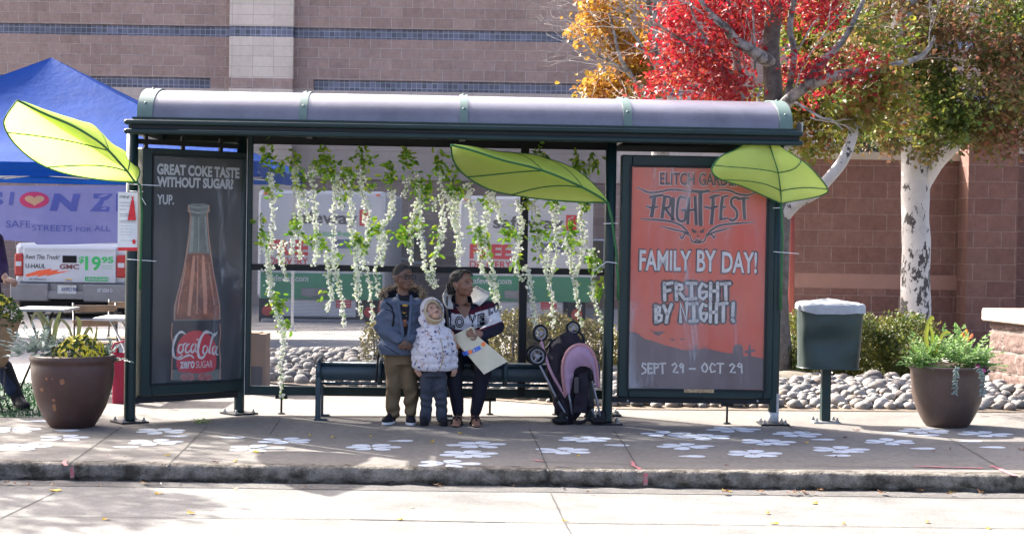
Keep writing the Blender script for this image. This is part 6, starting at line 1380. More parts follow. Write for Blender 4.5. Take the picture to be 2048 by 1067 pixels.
ml, mf = mumdome(V((cq.x + .02, Yq, ztop - .02)), .22, .24, 800, 26, .026); t = thing('mum_plant', 'leafy yellow mum growing in the burlap pot at the left edge', 'flowers', (cq.x, Yq, ztop)); part('leaves', ml, R_mum, t); part('blossoms', mf, R_yel, t)
# ================================================================ shrubs
R_box = leafmat('hedge_leaf', [(.05, .085, .015), (.09, .13, .02), (.035, .06, .012), (.14, .17, .025), (.11, .09, .02)], .35, patch=[(.16, .15, .02), (.09, .11, .02), (.20, .16, .03)], pscale=1.6)
R_gold = leafmat('shrub_leaf', [(.16, .14, .03), (.10, .11, .025), (.22, .17, .03), (.07, .07, .03), (.12, .08, .04)], .35, patch=[(.26, .19, .02), (.16, .13, .02), (.10, .11, .02)], pscale=2)
def shrub(label, px0, px1, pyt, Y, n, lm, seed, cl=.042, group=None, depth=.6):
    rnd = random.Random(seed); a = P(px0, pyt, Y); b_ = P(px1, pyt, Y); g = gz((a.x + b_.x) / 2); cx, rx, h = (a.x + b_.x) / 2, (b_.x - a.x) / 2, a.z - g
    t = thing('shrub', label, 'shrub', (cx, Y, g), group); mb = MB()
    for i in range(9):
        an = rnd.uniform(0, 2 * PI); r_ = rnd.uniform(.2, .8); limb(mb, [V((cx + rnd.uniform(-.1, .1), Y, g - .02)), V((cx + math.cos(an) * rx * r_ * .5, Y + math.sin(an) * depth * .4 * r_, g + h * .4)), V((cx + math.cos(an) * rx * r_, Y + math.sin(an) * depth * r_, g + h * .85))], .012, .004, 5, .02, 4)
    part('stems', mb, M_bark2, t); mb = MB()
    for i in range(n):
        while True:
            d = V((rnd.uniform(-1, 1), rnd.uniform(-1, 1), rnd.uniform(-1, 1)))
            if .3 < d.length < 1: break
        d = d.normalized() * d.length ** .35; c = V((cx + d.x * rx, Y + d.y * depth, g + h * (.50 + .48 * d.z))); c += noise.noise_vector(c * 3.1) * .11
        if noise.noise(c * 4.2) < -.38: continue
        for k in range(7):
            p = c + V((rnd.gauss(0, .035), rnd.gauss(0, .035), rnd.gauss(0, .035))); L = cl * rnd.uniform(.6, 1.2); mb.leaf(p, V((rnd.gauss(0, .7), rnd.gauss(0, .7), rnd.gauss(.5, .7))), V((rnd.gauss(0, .6), rnd.gauss(-.3, .6), 1)), L, L * .55)
    part('foliage', mb, lm, t)
gh = 'shrubs planted behind the shelter'
shrub('clipped green shrub between maple trunk and litter bin', 1556, 1650, 630, 18.0, 800, R_box, 1, group=gh)
shrub('clipped green shrub right behind the litter bin', 1625, 1775, 628, 18.15, 1400, R_box, 2, group=gh)
shrub('clipped green shrub just left of the right planter', 1740, 1868, 630, 18.0, 1250, R_box, 3, group=gh)
shrub('yellowing shrub seen through the mesh beside the woman', 985, 1065, 628, 18.0, 700, R_gold, 4, group=gh)
shrub('yellowing shrub seen through the mesh above the stroller', 1048, 1155, 626, 18.3, 900, R_gold, 5, group=gh)
shrub('golden shrub seen through the mesh right of the stroller', 1145, 1240, 645, 18.0, 750, R_gold, 6, group=gh)
shrub('small straggly golden bush seen left of the boy', 732, 778, 640, 18.4, 130, R_gold, 7, group=gh, depth=.25)
shrub('low shrub hidden between the boy and the woman', 780, 985, 668, 18.8, 500, R_gold, 8, group=gh)
# ================================================================ river stones
M_rock = bpy.data.materials.new('river_stone'); M_rock.use_nodes = True; nt = M_rock.node_tree; b = nt.nodes['Principled BSDF']; b.inputs['Roughness'].default_value = .8
oi = _n(nt, 'ShaderNodeObjectInfo'); gi = _n(nt, 'ShaderNodeNewGeometry'); ad = _n(nt, 'ShaderNodeMath', operation='ADD'); nt.links.new(oi.outputs['Random'], ad.inputs[0]); nt.links.new(gi.outputs['Random Per Island'], ad.inputs[1]); fc = _n(nt, 'ShaderNodeMath', operation='FRACT'); nt.links.new(ad.outputs[0], fc.inputs[0])
r = ramp(nt, fc.outputs[0], [(0, (.24, .23, .215)), (.2, (.15, .145, .14)), (.4, (.30, .285, .27)), (.55, (.22, .185, .155)), (.7, (.07, .07, .073)), (.85, (.36, .34, .32)), (1, (.19, .145, .115))])
t = noise_tex(nt, 14, 6, .7); r2 = ramp(nt, t.outputs['Fac'], [(.3, .7), (.7, 1)]); mx = _n(nt, 'ShaderNodeMix', data_type='RGBA', blend_type='MULTIPLY'); mx.inputs[0].default_value = 1; nt.links.new(r.outputs[0], mx.inputs[6]); nt.links.new(r2.outputs[0], mx.inputs[7]); nt.links.new(mx.outputs[2], b.inputs['Base Color'])
def rockshape(seed, ang=0.0):
    mb = MB(); o = V((seed * 3.1, seed * 1.7, 0))
    def fn(q):
        d = q.normalized(); k = 1 + .22 * noise.noise(d * 1.3 + o) + .08 * noise.noise(d * 3 + o)
        if ang: k = k * (1 - ang * .35 * abs(noise.noise(d * 2.2 + o)))
        return V((q.x * k, q.y * k * .85, q.z * k * .62))
    mb.ell((0, 0, 0), 1.0, nu=14, nv=9, fn=fn); return mb
shapes = [rockshape(i) for i in range(9)] + [rockshape(i + 20, 1.0) for i in range(4)]
rmesh = [s_.mesh('river_stone', M_rock) for s_ in shapes]
rnd = random.Random(5); front = lambda x: 15.35 + max(0, .9 - x) * .70 if x > -3 else 18; back = lambda x: 17.35 + min(3.0, max(0, 1.6 - x) * 1.4)
rocks = []
tries = 0
while len(rocks) < 2300 and tries < 26000:
    tries += 1; x = rnd.uniform(-2.75, 7.6); y = rnd.uniform(15.2, 20.6)
    if y < front(x) or y > back(x): continue
    if x > c0.x - .2 and y > 16.6: continue
    r_ = rnd.uniform(.036, .078) * (1.2 if x < 1 else 1.0) * (1.5 if rnd.random() < .08 else 1)
    if any((x - a) ** 2 + (y - b_) ** 2 < (.72 * (r_ + q)) ** 2 for a, b_, q in rocks): continue
    rocks.append((x, y, r_))
def visible(x, y): px = 1024 + F * x / y; return (522 < px < 775) or (1228 < px < 2060)
vis = sorted([q for q in rocks if visible(q[0], q[1])], key=lambda q: -q[2] / q[1] * (1.6 if q[1] < front(q[0]) + 1.3 else 1)); ind = vis[:290]; rest = [q for q in rocks if q not in set(ind)]
def pile(x, y): return .10 * max(0, math.sin(PI * min(1, max(0, (y - front(x)) / 1.7)) * .5)) + (.05 * max(0, 1 - ((x + 1.7) / 1.3) ** 2) * max(0, 1 - ((y - 19.2) / .9) ** 2))
for i, (x, y, r_) in enumerate(ind):
    k = rnd.randint(0, 12) if x < .5 else rnd.randint(0, 9) % 9
    o = bpy.data.objects.new('river_stone', rmesh[k]); COL.objects.link(o); o.location = (x, y, gz(x) + r_ * .42 + pile(x, y)); o.scale = (r_,) * 3; o.rotation_euler = (rnd.uniform(-.4, .4), rnd.uniform(-.4, .4), rnd.uniform(0, 6.28))
    setp(o, 'rounded grey river stone in the bed behind the shelter', 'stone', 'river stones in the planting bed')
mb = MB()
for x, y, r_ in rest:
    s_ = shapes[rnd.randint(0, 8)]; a = rnd.uniform(0, 6.28); ca, sa = math.cos(a), math.sin(a)
    mb.add([V((x + r_ * (q.x * ca - q.y * sa), y + r_ * (q.x * sa + q.y * ca), gz(x) + r_ * (.42 + q.z) + pile(x, y))) for q in s_.v], s_.f, 0, True)
solo('river_stones', mb, M_rock, 'bed of smaller grey river stones behind the shelter', 'stones', kind='stuff')
mb = MB(); rows = []
xs = [-2.9 + 10.6 * i / 40 for i in range(41)]
for k in range(12): rows.append([V((x, (front(x) - .15) + (back(x) + .3 - front(x)) * k / 11, gz(x, .006) + .8 * pile(x, (front(x) - .15) + (back(x) + .3 - front(x)) * k / 11))) for x in xs])
mb.grid(rows); struct('bed_soil', mb, mat('bed_soil', (.16, .12, .085), .95, (.10, .075, .055), 6, .5, 40))
# mound at the maple foot
mb = MB(); cm = P(1570, 770, 17.5); mb.ell((cm.x + .1, 17.3, gz(cm.x) - .02), (.62, .5, .20), nu=24, nv=12, fn=lambda q: q * (1 + .12 * noise.noise(q * 4))); struct('soil_mound', mb, mat('mound_soil', (.17, .145, .11), .95, (.11, .095, .07), 9, .6, 50))
# ================================================================ fallen leaves
def fallen(name, cols, lst, label, group, dz):
    lm = leafmat(name, cols, .3)
    for x, y, s_ in lst:
        g = G(x, y, dz); mb = MB(); L = s_ / 3500 * g.y * 1.1; a = random.uniform(0, 6.28); t = random.uniform(-.1, .5)
        n = 10; rim = []
        for i in range(n):
            an = 2 * PI * i / n; rr = L / 2 * (1 + .28 * (i % 2)); q = V((math.cos(an) * rr, math.sin(an) * rr * .7, 0)); q.z = .008 + abs(q.x) * t * .45 + .005 * math.sin(an * 2 + a)
            rim.append(g + V((q.x * math.cos(a) - q.y * math.sin(a), q.x * math.sin(a) + q.y * math.cos(a), q.z)))
        mb.add([g + V((0, 0, .008))] + rim, [(0, i + 1, (i + 1) % n + 1) for i in range(n)]); mb.tube([g + V((0, 0, .008)), rim[0], rim[0] + (rim[0] - g) * .6], .0015, 4)
        setp(solo('fallen_leaf', mb, lm, label, 'leaf', g), group=group)
YEL = [(.72, .50, .02), (.66, .42, .03), (.75, .55, .04)]; BRN = [(.12, .035, .018), (.17, .05, .02), (.09, .03, .02)]
fallen('yellow_leaf', YEL, [(109, 981, 22), (212, 1039, 14), (318, 987, 14), (470, 978, 9), (382, 1027, 14), (1629, 1007, 14), (1455, 985, 14), (1687, 1048, 10), (1548, 1047, 14), (1855, 1045, 12), (1977, 1057, 9), (822, 1015, 7), (800, 1040, 9), (1130, 1042, 9), (1905, 985, 12), (1535, 1027, 12)], 'yellow fallen leaf lying on the sunny road', 'yellow leaves on the road', -KH)
fallen('yellow_leaf', YEL, [(516, 904, 18), (334, 912, 8), (470, 923, 10), (667, 875, 8), (864, 885, 8), (742, 872, 7), (921, 867, 7), (1156, 912, 7), (1612, 886, 8), (620, 872, 7)], 'yellow fallen leaf lying on the sidewalk before the shelter', 'yellow leaves on the sidewalk', 0)
fallen('brown_leaf', BRN, [(215, 911, 8), (432, 925, 9), (1712, 861, 11), (1867, 902, 10), (1690, 876, 8), (1508, 899, 7), (2044, 899, 12), (1900, 899, 5), (1454, 931, 6), (1672, 914, 6), (250, 914, 4)], 'small brown fallen leaf lying on the sidewalk', 'brown leaves on the sidewalk', 0)
fallen('gutter_leaf', YEL + BRN, [(107, 970, 12), (290, 966, 14), (320, 968, 8), (57, 970, 9), (870, 970, 12), (880, 972, 6), (1450, 984, 16), (1520, 983, 12), (1595, 985, 10), (1605, 983, 12), (1612, 986, 9), (1588, 986, 12), (1640, 980, 10), (1765, 986, 14), (1840, 981, 13), (1900, 988, 10), (200, 972, 8), (610, 974, 7), (1028, 972, 6), (1178, 984, 8), (1962, 985, 9), (15, 965, 9), (30, 968, 8), (1575, 985, 10), (1625, 985, 8)], 'dry leaf caught in the gutter at the foot of the kerb', 'dry leaves in the gutter', -KH + .016)
mb = MB(); g = G(403, 846)
for i in range(26): mb.leaf(g + V((random.gauss(0, .035), random.gauss(0, .03), random.uniform(.003, .03))), V((random.gauss(0, 1), random.gauss(0, 1), random.gauss(.2, .3))), V((0, 0, 1)), .03, .02)
solo('leaf_sprig', mb, R_gl, 'green sprig of fallen garland lying before the bottle poster', 'sprig', g)
# ================================================================ people
def skin(name, c): 
    m = mat(name, c, .5, tuple(q * .85 for q in c), 9); b = m.node_tree.nodes['Principled BSDF']; b.inputs['Subsurface Weight'].default_value = .15; b.inputs['Subsurface Radius'].default_value = (.02, .008, .004); return m
M_sk1 = skin('skin_deep', (.125, .062, .039)); M_sk2 = skin('skin_brown', (.225, .112, .072)); M_sk3 = skin('skin_tan', (.40, .235, .165))
M_hair = mat('black_hair', (.010, .008, .008), .6, (.022, .018, .016), 60, .5, 160)
M_eyew = mat('eye_white', (.22, .20, .19), .4); M_iris = mat('iris', (.012, .008, .006), .15); M_lip1 = mat('lip_dark', (.095, .040, .030), .5); M_lip2 = mat('lip_rose', (.17, .070, .055), .5)
def cone(mb, a, b_, ra, rb, n=12):
    a, b_ = V(a), V(b_); mb.tube([a, a.lerp(b_, .33), a.lerp(b_, .67), b_], [ra, ra + (rb - ra) * .33, ra + (rb - ra) * .67, rb], n); mb.ell(a, ra, nu=n, nv=8); mb.ell(b_, rb, nu=n, nv=8)
def chain(mb, pts, rs, n=12):
    for i in range(len(pts) - 1): cone(mb, pts[i], pts[i + 1], rs[i], rs[i + 1], n)
def loft(mb, secs, n=20, e=2.4):
    """closed superelliptic body: secs = (centre, rx, ry)"""
    rows = []
    for c, rx, ry in secs:
        rows.append([V(c) + V((math.copysign(abs(math.cos(a)) ** (2 / e), math.cos(a)) * rx, math.copysign(abs(math.sin(a)) ** (2 / e), math.sin(a)) * ry, 0)) for a in [2 * PI * i / n for i in range(n)]])
    vs = [p for r in rows for p in r]; fs = [(i * n + k, i * n + (k + 1) % n, (i + 1) * n + (k + 1) % n, (i + 1) * n + k) for i in range(len(rows) - 1) for k in range(n)]
    fs += [tuple(reversed(range(n))), tuple((len(rows) - 1) * n + k for k in range(n))]; mb.add(vs, fs, 0, True)
def Rh(yaw, pitch, roll):   # head: faces -Y; yaw>0 turns towards +X, pitch>0 looks up
    return Matrix.Rotation(yaw, 3, 'Z') @ Matrix.Rotation(-pitch, 3, 'X') @ Matrix.Rotation(roll, 3, 'Y')
def head(mb, c, R, h, nk=1.0):
    """skull, face, nose, lips, ears added to the body volume; h = chin-to-crown height"""
    c = V(c); s = h / .22
    def at(x, y, z): return c + R @ (V((x, y, z)) * s)
    def el(x, y, z, rx, ry, rz, rr=None): mb.ell(at(x, y, z), (rx * s, ry * s, rz * s), rot=R if rr is None else R @ rr, nu=18, nv=12)
    el(0, .012, .030, .074, .090, .080); el(0, -.012, -.022, .061, .072, .070); el(0, -.040, -.066, .036, .040, .034)      # cranium, face, chin
    el(0, -.022, -.052, .050, .050, .040)
    el(.033, -.052, -.022, .026, .026, .022); el(-.033, -.052, -.022, .026, .026, .022)          # cheeks
    el(0, -.078, .030, .045, .010, .014)                                                         # brow
    mb.tube([at(0, -.074, .020), at(0, -.086 - .006 * nk, -.004), at(0, -.090 - .010 * nk, -.020)], [.008 * s, .010 * s * nk, .0125 * s * nk], 10); el(0, -.086 - .008 * nk, -.022, .015 * nk, .012, .009); el(.013, -.086, -.022, .009, .010, .008); el(-.013, -.086, -.022, .009, .010, .008)
    el(0, -.084, -.044, .022, .012, .008); el(0, -.082, -.056, .020, .012, .009)
    for sx in (-1, 1): el(sx * .073, .012, -.006, .010, .022, .032); el(sx * .080, .018, .004, .008, .016, .022)
    return at
def facebits(t, at, R, h, lip, eye_open=1.0, brow=True):
    s = h / .22; mb = MB(); mi = MB(); ml = MB(); mbr = MB()
    for sx in (-1, 1):
        mb.ell(at(sx * .030, -.0715, .012), (.0125 * s, .009 * s, .0068 * s * eye_open), rot=R, nu=12, nv=8); mi.ell(at(sx * .032, -.0785, .012), (.0062 * s, .004 * s, .0062 * s * eye_open), rot=R, nu=10, nv=6)
        if brow: mbr.tube([at(sx * .014, -.083, .030), at(sx * .030, -.082, .037), at(sx * .047, -.070, .032)], [.0022 * s, .003 * s, .0016 * s], 6)
        mbr.tube([at(sx * .018, -.081, .018), at(sx * .030, -.0835, .0225), at(sx * .043, -.075, .017)], [.0018 * s, .0024 * s, .0014 * s], 6)
    ml.tube([at(-.024, -.083, -.050), at(-.010, -.093, -.045), at(0, -.094, -.047), at(.010, -.093, -.045), at(.024, -.083, -.050)], [.002 * s, .0042 * s, .0046 * s, .0042 * s, .0015 * s], 8)
    ml.tube([at(-.022, -.083, -.052), at(-.010, -.091, -.057), at(.010, -.091, -.057), at(.022, -.083, -.052)], [.0015 * s, .005 * s, .005 * s, .0015 * s], 8)
    part('eyes', mb, M_eyew, t); part('irises', mi, M_iris, t); part('lips', ml, lip, t); part('eyebrows', mbr, M_hair, t)
def hand(mb, wrist, d, palm_n, size, curl=.5, side=1, spread=.12):
    """palm, four unequal bent fingers and a thumb from the palm's side; d: hand direction, palm_n: palm normal"""
    d = V(d).normalized(); n = V(palm_n); n = (n - d * n.dot(d)).normalized(); x = d.cross(n) * side; s = size / .17; w_ = V(wrist)
    pc = w_ + d * .045 * s; mb.ell(pc, (.038 * s, .016 * s, .046 * s), rot=Matrix((x, n, d)).transposed(), nu=14, nv=10); mb.ell(w_ + d * .008 * s, (.026 * s, .019 * s, .02 * s), rot=Matrix((x, n, d)).transposed(), nu=12, nv=8)
    for i, (o, L) in enumerate(((-.029, .060), (-.010, .072), (.010, .068), (.028, .054))):
        p = pc + x * o * s + d * .036 * s; a = 0; q = p; pts = [p - d * .015 * s, p]
        dd = (d + x * o * spread * 30 * .1).normalized()
        for k, f_ in enumerate((.45, .32, .23)):
            a += curl * (.75 if k == 0 else 1.0); v = dd * math.cos(a) + n * math.sin(a); q = q + v * L * f_ * s; pts.append(q)
        mb.tube(pts, [.0095 * s, .0095 * s, .0088 * s, .008 * s, .0062 * s], 10); mb.ell(pts[-1], .0064 * s, nu=8, nv=6); mb.ell(pts[2], .0092 * s, nu=8, nv=6); mb.ell(pts[3], .0083 * s, nu=8, nv=6)
    b0 = pc - x * .030 * s - d * .012 * s; tp = [b0, b0 - x * .018 * s + d * .014 * s + n * .010 * s, b0 - x * .024 * s + d * .036 * s + n * .020 * s, b0 - x * .020 * s + d * .055 * s + n * .028 * s]
    mb.tube(tp, [.013 * s, .0115 * s, .0098 * s, .0072 * s], 10); mb.ell(tp[-1], .0074 * s, nu=8, nv=6); mb.ell(tp[0], .0135 * s, nu=10, nv=6)
def person(label, loc):
    t = thing('person', label, 'person', loc); return t
def foldnoise(mb, amp, sc, cres=0.0):
    for p in mb.v:
        n = noise.noise_vector(p * sc); p += n * amp
    return mb
def puffs(mb, z0, pitch, amp, axisfn):
    """quilted ridges: push vertices outwards from axis between horizontal seams"""
    for p in mb.v:
        c = axisfn(p); r = V((p.x - c.x, p.y - c.y, 0)); ph = ((p.z - z0) / pitch) % 1; 
        if r.length > 1e-4: p += r.normalized() * amp * (abs(math.sin(PI * ph)) ** .5 - .6)
def fur(mb, pts, R, n, L, out=None):
    for i in range(n):
        k = random.random() * (len(pts) - 1); j = min(int(k), len(pts) - 2); c = pts[j].lerp(pts[j + 1], k - j); d = V((random.gauss(0, 1), random.gauss(0, 1), random.gauss(0, 1))).normalized()
        if out is not None: d = (d + (c - out).normalized() * .5).normalized()
        mb.leaf(c + d * R * .6, d + V((0, 0, -.25)), V((random.gauss(0, 1), random.gauss(0, 1), random.gauss(0, 1))), L * random.uniform(.7, 1.3), L * .22)
def shoe(c, d, L, w_, h, mu, ms, t, name='shoe'):
    """upper and sole; c: heel-ground point, d: toe direction"""
    d = V(d); d.z = 0; d.normalize(); x = V((-d.y, d.x, 0)); R = Matrix((x, d, V((0, 0, 1)))).transposed(); g = V((c[0], c[1], gz(c[0]) + .004))
    mb = MB(); mb.ell(g + d * L * .62 + V((0, 0, h * .40)), (w_ / 2, L * .40, h * .42), rot=R); mb.ell(g + d * L * .25 + V((0, 0, h * .55)), (w_ * .44, L * .25, h * .60), rot=R); mb.tube([g + d * L * .20 + V((0, 0, h * .5)), g + d * L * .18 + V((0, 0, h * 1.05))], w_ * .40, 14); cone(mb, g + d * L * .3 + V((0, 0, h * .8)), g + d * L * .65 + V((0, 0, h * .5)), w_ * .34, w_ * .36)
    mb = organic(mb, .007, 3); mb.v = [V((p.x, p.y, max(p.z, g.z + .012))) for p in mb.v]; o = part(name, mb, mu, t)
    mb = MB(); rows = []
    outl = [(a, math.copysign(1, 1)) for a in range(24)]
    def rim(k, z): return [g + x * (math.cos(2 * PI * i / 28) * w_ / 2 * (1.02 + .0 * k) * (1 if math.sin(2 * PI * i / 28) > -.2 else .86)) + d * (L * .5 + math.sin(2 * PI * i / 28) * L * .52) + V((0, 0, z)) for i in range(28)]
    r0, r1 = rim(0, 0), rim(0, h * .24); mb.add(r0 + r1, [(i, (i + 1) % 28, 28 + (i + 1) % 28, 28 + i) for i in range(28)] + [tuple(reversed(range(28))), tuple(range(28, 56))], 0, False); part('sole', mb, ms, o)
# ---------------------------------------------------------------- boy
Yb = 13.99
def B(px, py, d=0.0): return P(px, py, Yb + d)
fL, fR = G(783, 843), G(823, 844)
boy = person('person standing in grey-blue fur-hooded parka, tan trousers and glasses, hands clasped', V((fL.x + .09, Yb, gz(fL.x))))
hh = .215; hc = B(807, 556, .01); R = Rh(rad(38), rad(2), rad(0))
mb = MB(); at = head(mb, hc, R, hh, .8)
cone(mb, B(806, 575, .03), B(806, 602, .04), .042, .050); loft(mb, [(B(803, 705), .105, .075), (B(804, 660), .105, .075), (B(805, 620, .02), .12, .075), (B(806, 600, .03), .07, .05)])
for s_, hip, kn, an in ((0, (792, 712), (787, 768), (785, 826)), (1, (815, 712), (820, 768), (821, 826))): chain(mb, [B(*hip), B(*kn, -.02), B(*an, 0)], [.050, .036, .026])
shL, shR, elL, elR = B(778, 610, .02), B(836, 610, .02), B(764, 655, .01), B(850, 655, .03); wrL, wrR = B(801, 680, -.155), B(818, 678, -.155)
chain(mb, [shL, elL, wrL], [.042, .036, .024]); chain(mb, [shR, elR, wrR], [.042, .036, .024])
hand(mb, wrL, B(814, 690, -.17) - wrL, V((.3, .9, .1)), .135, .55, 1); hand(mb, wrR, B(806, 692, -.19) - wrR, V((-.3, .9, .1)), .135, .6, -1)
part('body', organic(mb, .0058, 2), M_sk1, boy); facebits(boy, at, R, hh, M_lip1)
s = hh / .22; mb = MB()
mb.ell(hc + R @ V((0, .020 * s, .042 * s)), (.0775 * s, .0905 * s, .074 * s), rot=R, nu=28, nv=18)
mb.f = [f for f in mb.f if True]; keep = []
for f in mb.f:
    q = R.inverted() @ (sum((mb.v[i] for i in f), V((0, 0, 0))) / len(f) - hc) / s
    keep.append(q.z > .046 - max(0, q.y + .05) * .66 - (.0 if q.y < 0 else .02) and not (q.y < -.055 and q.z < .062))
mb.f = [f for f, k in zip(mb.f, keep) if k]; mb.m = [0] * len(mb.f); mb.sm = [True] * len(mb.f); part('hair', mb, M_hair, boy)
M_spec = mat('spectacle_frame', (.012, .010, .014), .3); mb = MB()
for sx in (-1, 1):
    c = at(sx * .031, -.092, .010); pts = [c + R @ (V((math.copysign(abs(math.cos(a)) ** .6, math.cos(a)) * .024, -.002, math.copysign(abs(math.sin(a)) ** .6, math.sin(a)) * .016)) * s) for a in [2 * PI * i / 20 for i in range(21)]]; mb.tube(pts, .0034, 6, False)
    mb.tube([at(sx * .056, -.090, .014), at(sx * .080, -.04, .014), at(sx * .084, .012, .012)], .003, 6)
mb.tube([at(-.008, -.096, .014), at(0, -.099, .016), at(.008, -.096, .014)], .0022, 6); gsp = part('glasses', mb, M_spec, boy)
# parka
M_parka = mat('parka_cloth', (.085, .105, .150), .8, (.060, .076, .112), 5, .35, 26, spec=.15); M_lin = mat('parka_lining', (.014, .015, .024), .8)
mb = MB(); loft(mb, [(B(798, 709, .0), .165, .125), (B(799, 690, .0), .165, .128), (B(801, 660, .01), .150, .122), (B(804, 630, .02), .150, .118), (B(806, 608, .03), .135, .100), (B(806, 594, .04), .075, .075)], 26)
chain(mb, [B(778, 612, .03), B(764, 655, .0), B(798, 678, -.145)], [.072, .064, .046]); chain(mb, [B(836, 612, .03), B(849, 655, .02), B(820, 676, -.145)], [.070, .062, .046])
mb = organic(mb, .010, 3); axis = lambda p: B(803, 650, .02)
for p in mb.v:
    n = noise.noise(V((p.x * 9, p.y * 9, p.z * 16))); p += (p - V((B(803, 650).x, Yb + .02, p.z))).normalized() * (.010 * n + .008 * math.sin(p.z * 66 + 6 * noise.noise(p * 6)))
pk_mb = mb; part('parka', mb, M_parka, boy); bv_ = bvh_of(mb)
def drape(px, py, off=.006, bv=None, Y=Yb):
    d = ray(px, py); h = (bv or bv_).ray_cast(CO, d); return (h[0] - d * off) if h[0] is not None else P(px, py, Y)
def patch(name, t, pts, mt, bv, off=.006, lab=None, n=8):
    """cloth panel laid over a garment: quad strip between left and right photo edges"""
    L, Rr = pts; rows = []
    for k in range(n + 1):
        s_ = k / n * (len(L) - 1); i = min(int(s_), len(L) - 2); f_ = s_ - i; a = (L[i][0] + (L[i + 1][0] - L[i][0]) * f_, L[i][1] + (L[i + 1][1] - L[i][1]) * f_); b_ = (Rr[i][0] + (Rr[i + 1][0] - Rr[i][0]) * f_, Rr[i][1] + (Rr[i + 1][1] - Rr[i][1]) * f_)
        rows.append([drape(a[0] + (b_[0] - a[0]) * j / 6, a[1] + (b_[1] - a[1]) * j / 6, off, bv) for j in range(7)])
    mb = MB(); mb.grid(rows); return part(name, mb, mt, t, lab)
sh = patch('shirt', boy, ([(797, 588), (801, 610), (805, 640), (807, 662), (808, 672)], [(819, 590), (818, 612), (817, 640), (815, 662), (811, 672)]), mat('shirt_black', (.012, .012, .016), .8), bv_, .004)
def fpatch(name, t, poly, mt, bv, off):
    c = (sum(a for a, b_ in poly) / len(poly), sum(b_ for a, b_ in poly) / len(poly)); n = len(poly); mb = MB(); vs = [drape(a, b_, off, bv) for a, b_ in poly] + [drape(c[0] + (a - c[0]) * .5, c[1] + (b_ - c[1]) * .5, off, bv) for a, b_ in poly] + [drape(*c, off, bv)]
    mb.add(vs, [(i, (i + 1) % n, n + (i + 1) % n, n + i) for i in range(n)] + [(n + i, n + (i + 1) % n, 2 * n) for i in range(n)]); return part(name, mb, mt, t)
fpatch('shirt_print', boy, [(805, 609), (809, 607), (815, 609), (816, 616), (814, 624), (808, 627), (804, 623), (805, 616)], mat('shirt_yellow', (.42, .25, .03), .8, (.30, .16, .02), 30), bv_, .007)
fpatch('shirt_print', boy, [(805, 631), (809, 633), (814, 630), (814, 633), (809, 636), (805, 635)], M_pw, bv_, .007)
fpatch('shirt_print', boy, [(805, 638), (814, 637), (814, 652), (808, 655), (806, 650)], mat('shirt_orange', (.24, .09, .04), .8, (.16, .06, .03), 30), bv_, .007)
for L in ([(795, 588), (797, 610), (802, 640), (806, 672), (804, 712)], [(822, 590), (822, 612), (820, 640), (817, 670), (812, 700)]):
    mb = MB(); mb.tube(cat([drape(a, b_, .008) for a, b_ in L], 24), .011, 8, flat=.6); part('lapel', mb, M_parka, boy)
for L in ([(768, 690), (784, 700), (798, 708)], [(770, 618), (782, 622), (790, 634)], [(826, 668), (838, 660)]):
    mb = MB(); mb.tube(cat([drape(a, b_, .002) for a, b_ in L], 14), .0035, 6); part('seam', mb, M_lin, boy)
nb = B(806, 596, .05); mb = MB(); arc = [V((nb.x + .165 * math.sin(a), nb.y + .02 + .11 * math.cos(a), nb.z + .045 + .055 * math.cos(a) - .02 * abs(math.sin(a)))) for a in [-2.0 + 4.0 * i / 24 for i in range(25)]]
inn = [V((nb.x + .085 * math.sin(a), nb.y + .01 + .06 * math.cos(a), nb.z - .02)) for a in [-2.0 + 4.0 * i / 24 for i in range(25)]]
mb.grid([arc, [p.lerp(q, .5) + V((0, 0, -.012)) for p, q in zip(arc, inn)], inn]); mb.grid([[p + V((p.x - nb.x, p.y - nb.y, 0)) * .12 for p in arc], [p + V((p.x - nb.x, p.y - nb.y, -.05)) * .3 for p in inn]]); part('hood', mb, M_lin, boy)
M_fur = leafmat('fur', [(.24, .17, .11), (.34, .27, .19), (.14, .10, .07), (.40, .34, .26)], .3, .8)
mb = MB(); fur(mb, arc, .022, 1100, .030); part('fur_trim', mb, M_fur, boy)
mb = MB(); loft(mb, [(B(800, 700, .0), .115, .09), (B(801, 716, .0), .118, .092), (B(802, 728, 0), .110, .088)])
chain(mb, [B(788, 720, .0), B(788, 770, -.01), B(786, 812, .0), B(786, 824, .0)], [.078, .062, .055, .054]); chain(mb, [B(816, 720, .0), B(821, 770, -.02), B(822, 812, -.01), B(822, 824, -.01)], [.074, .060, .053, .052])
mb = organic(mb, .010, 2)
for p in mb.v: p += V((noise.noise(p * 8), noise.noise(p * 8 + V((5, 0, 0))), 0)) * .010 + V((.4, 1, 0)) * (.011 * math.sin(p.z * 52 + 7 * noise.noise(p * 5)) * (1 if p.z < .30 else .45))
part('trousers', mb, mat('chino_tan', (.135, .095, .055), .85, (.105, .074, .044), 6, .2, 30), boy)
M_blk = mat('shoe_black', (.014, .014, .018), .6); M_sole = mat('sole_white', (.55, .55, .55), .6)
shoe((B(788, 838, .06).x, Yb + .05, 0), V((-.35, -1, 0)), .20, .085, .075, M_blk, M_sole, boy); shoe((B(820, 838, .05).x, Yb + .05, 0), V((.12, -1, 0)), .20, .085, .075, M_blk, M_sole, boy)
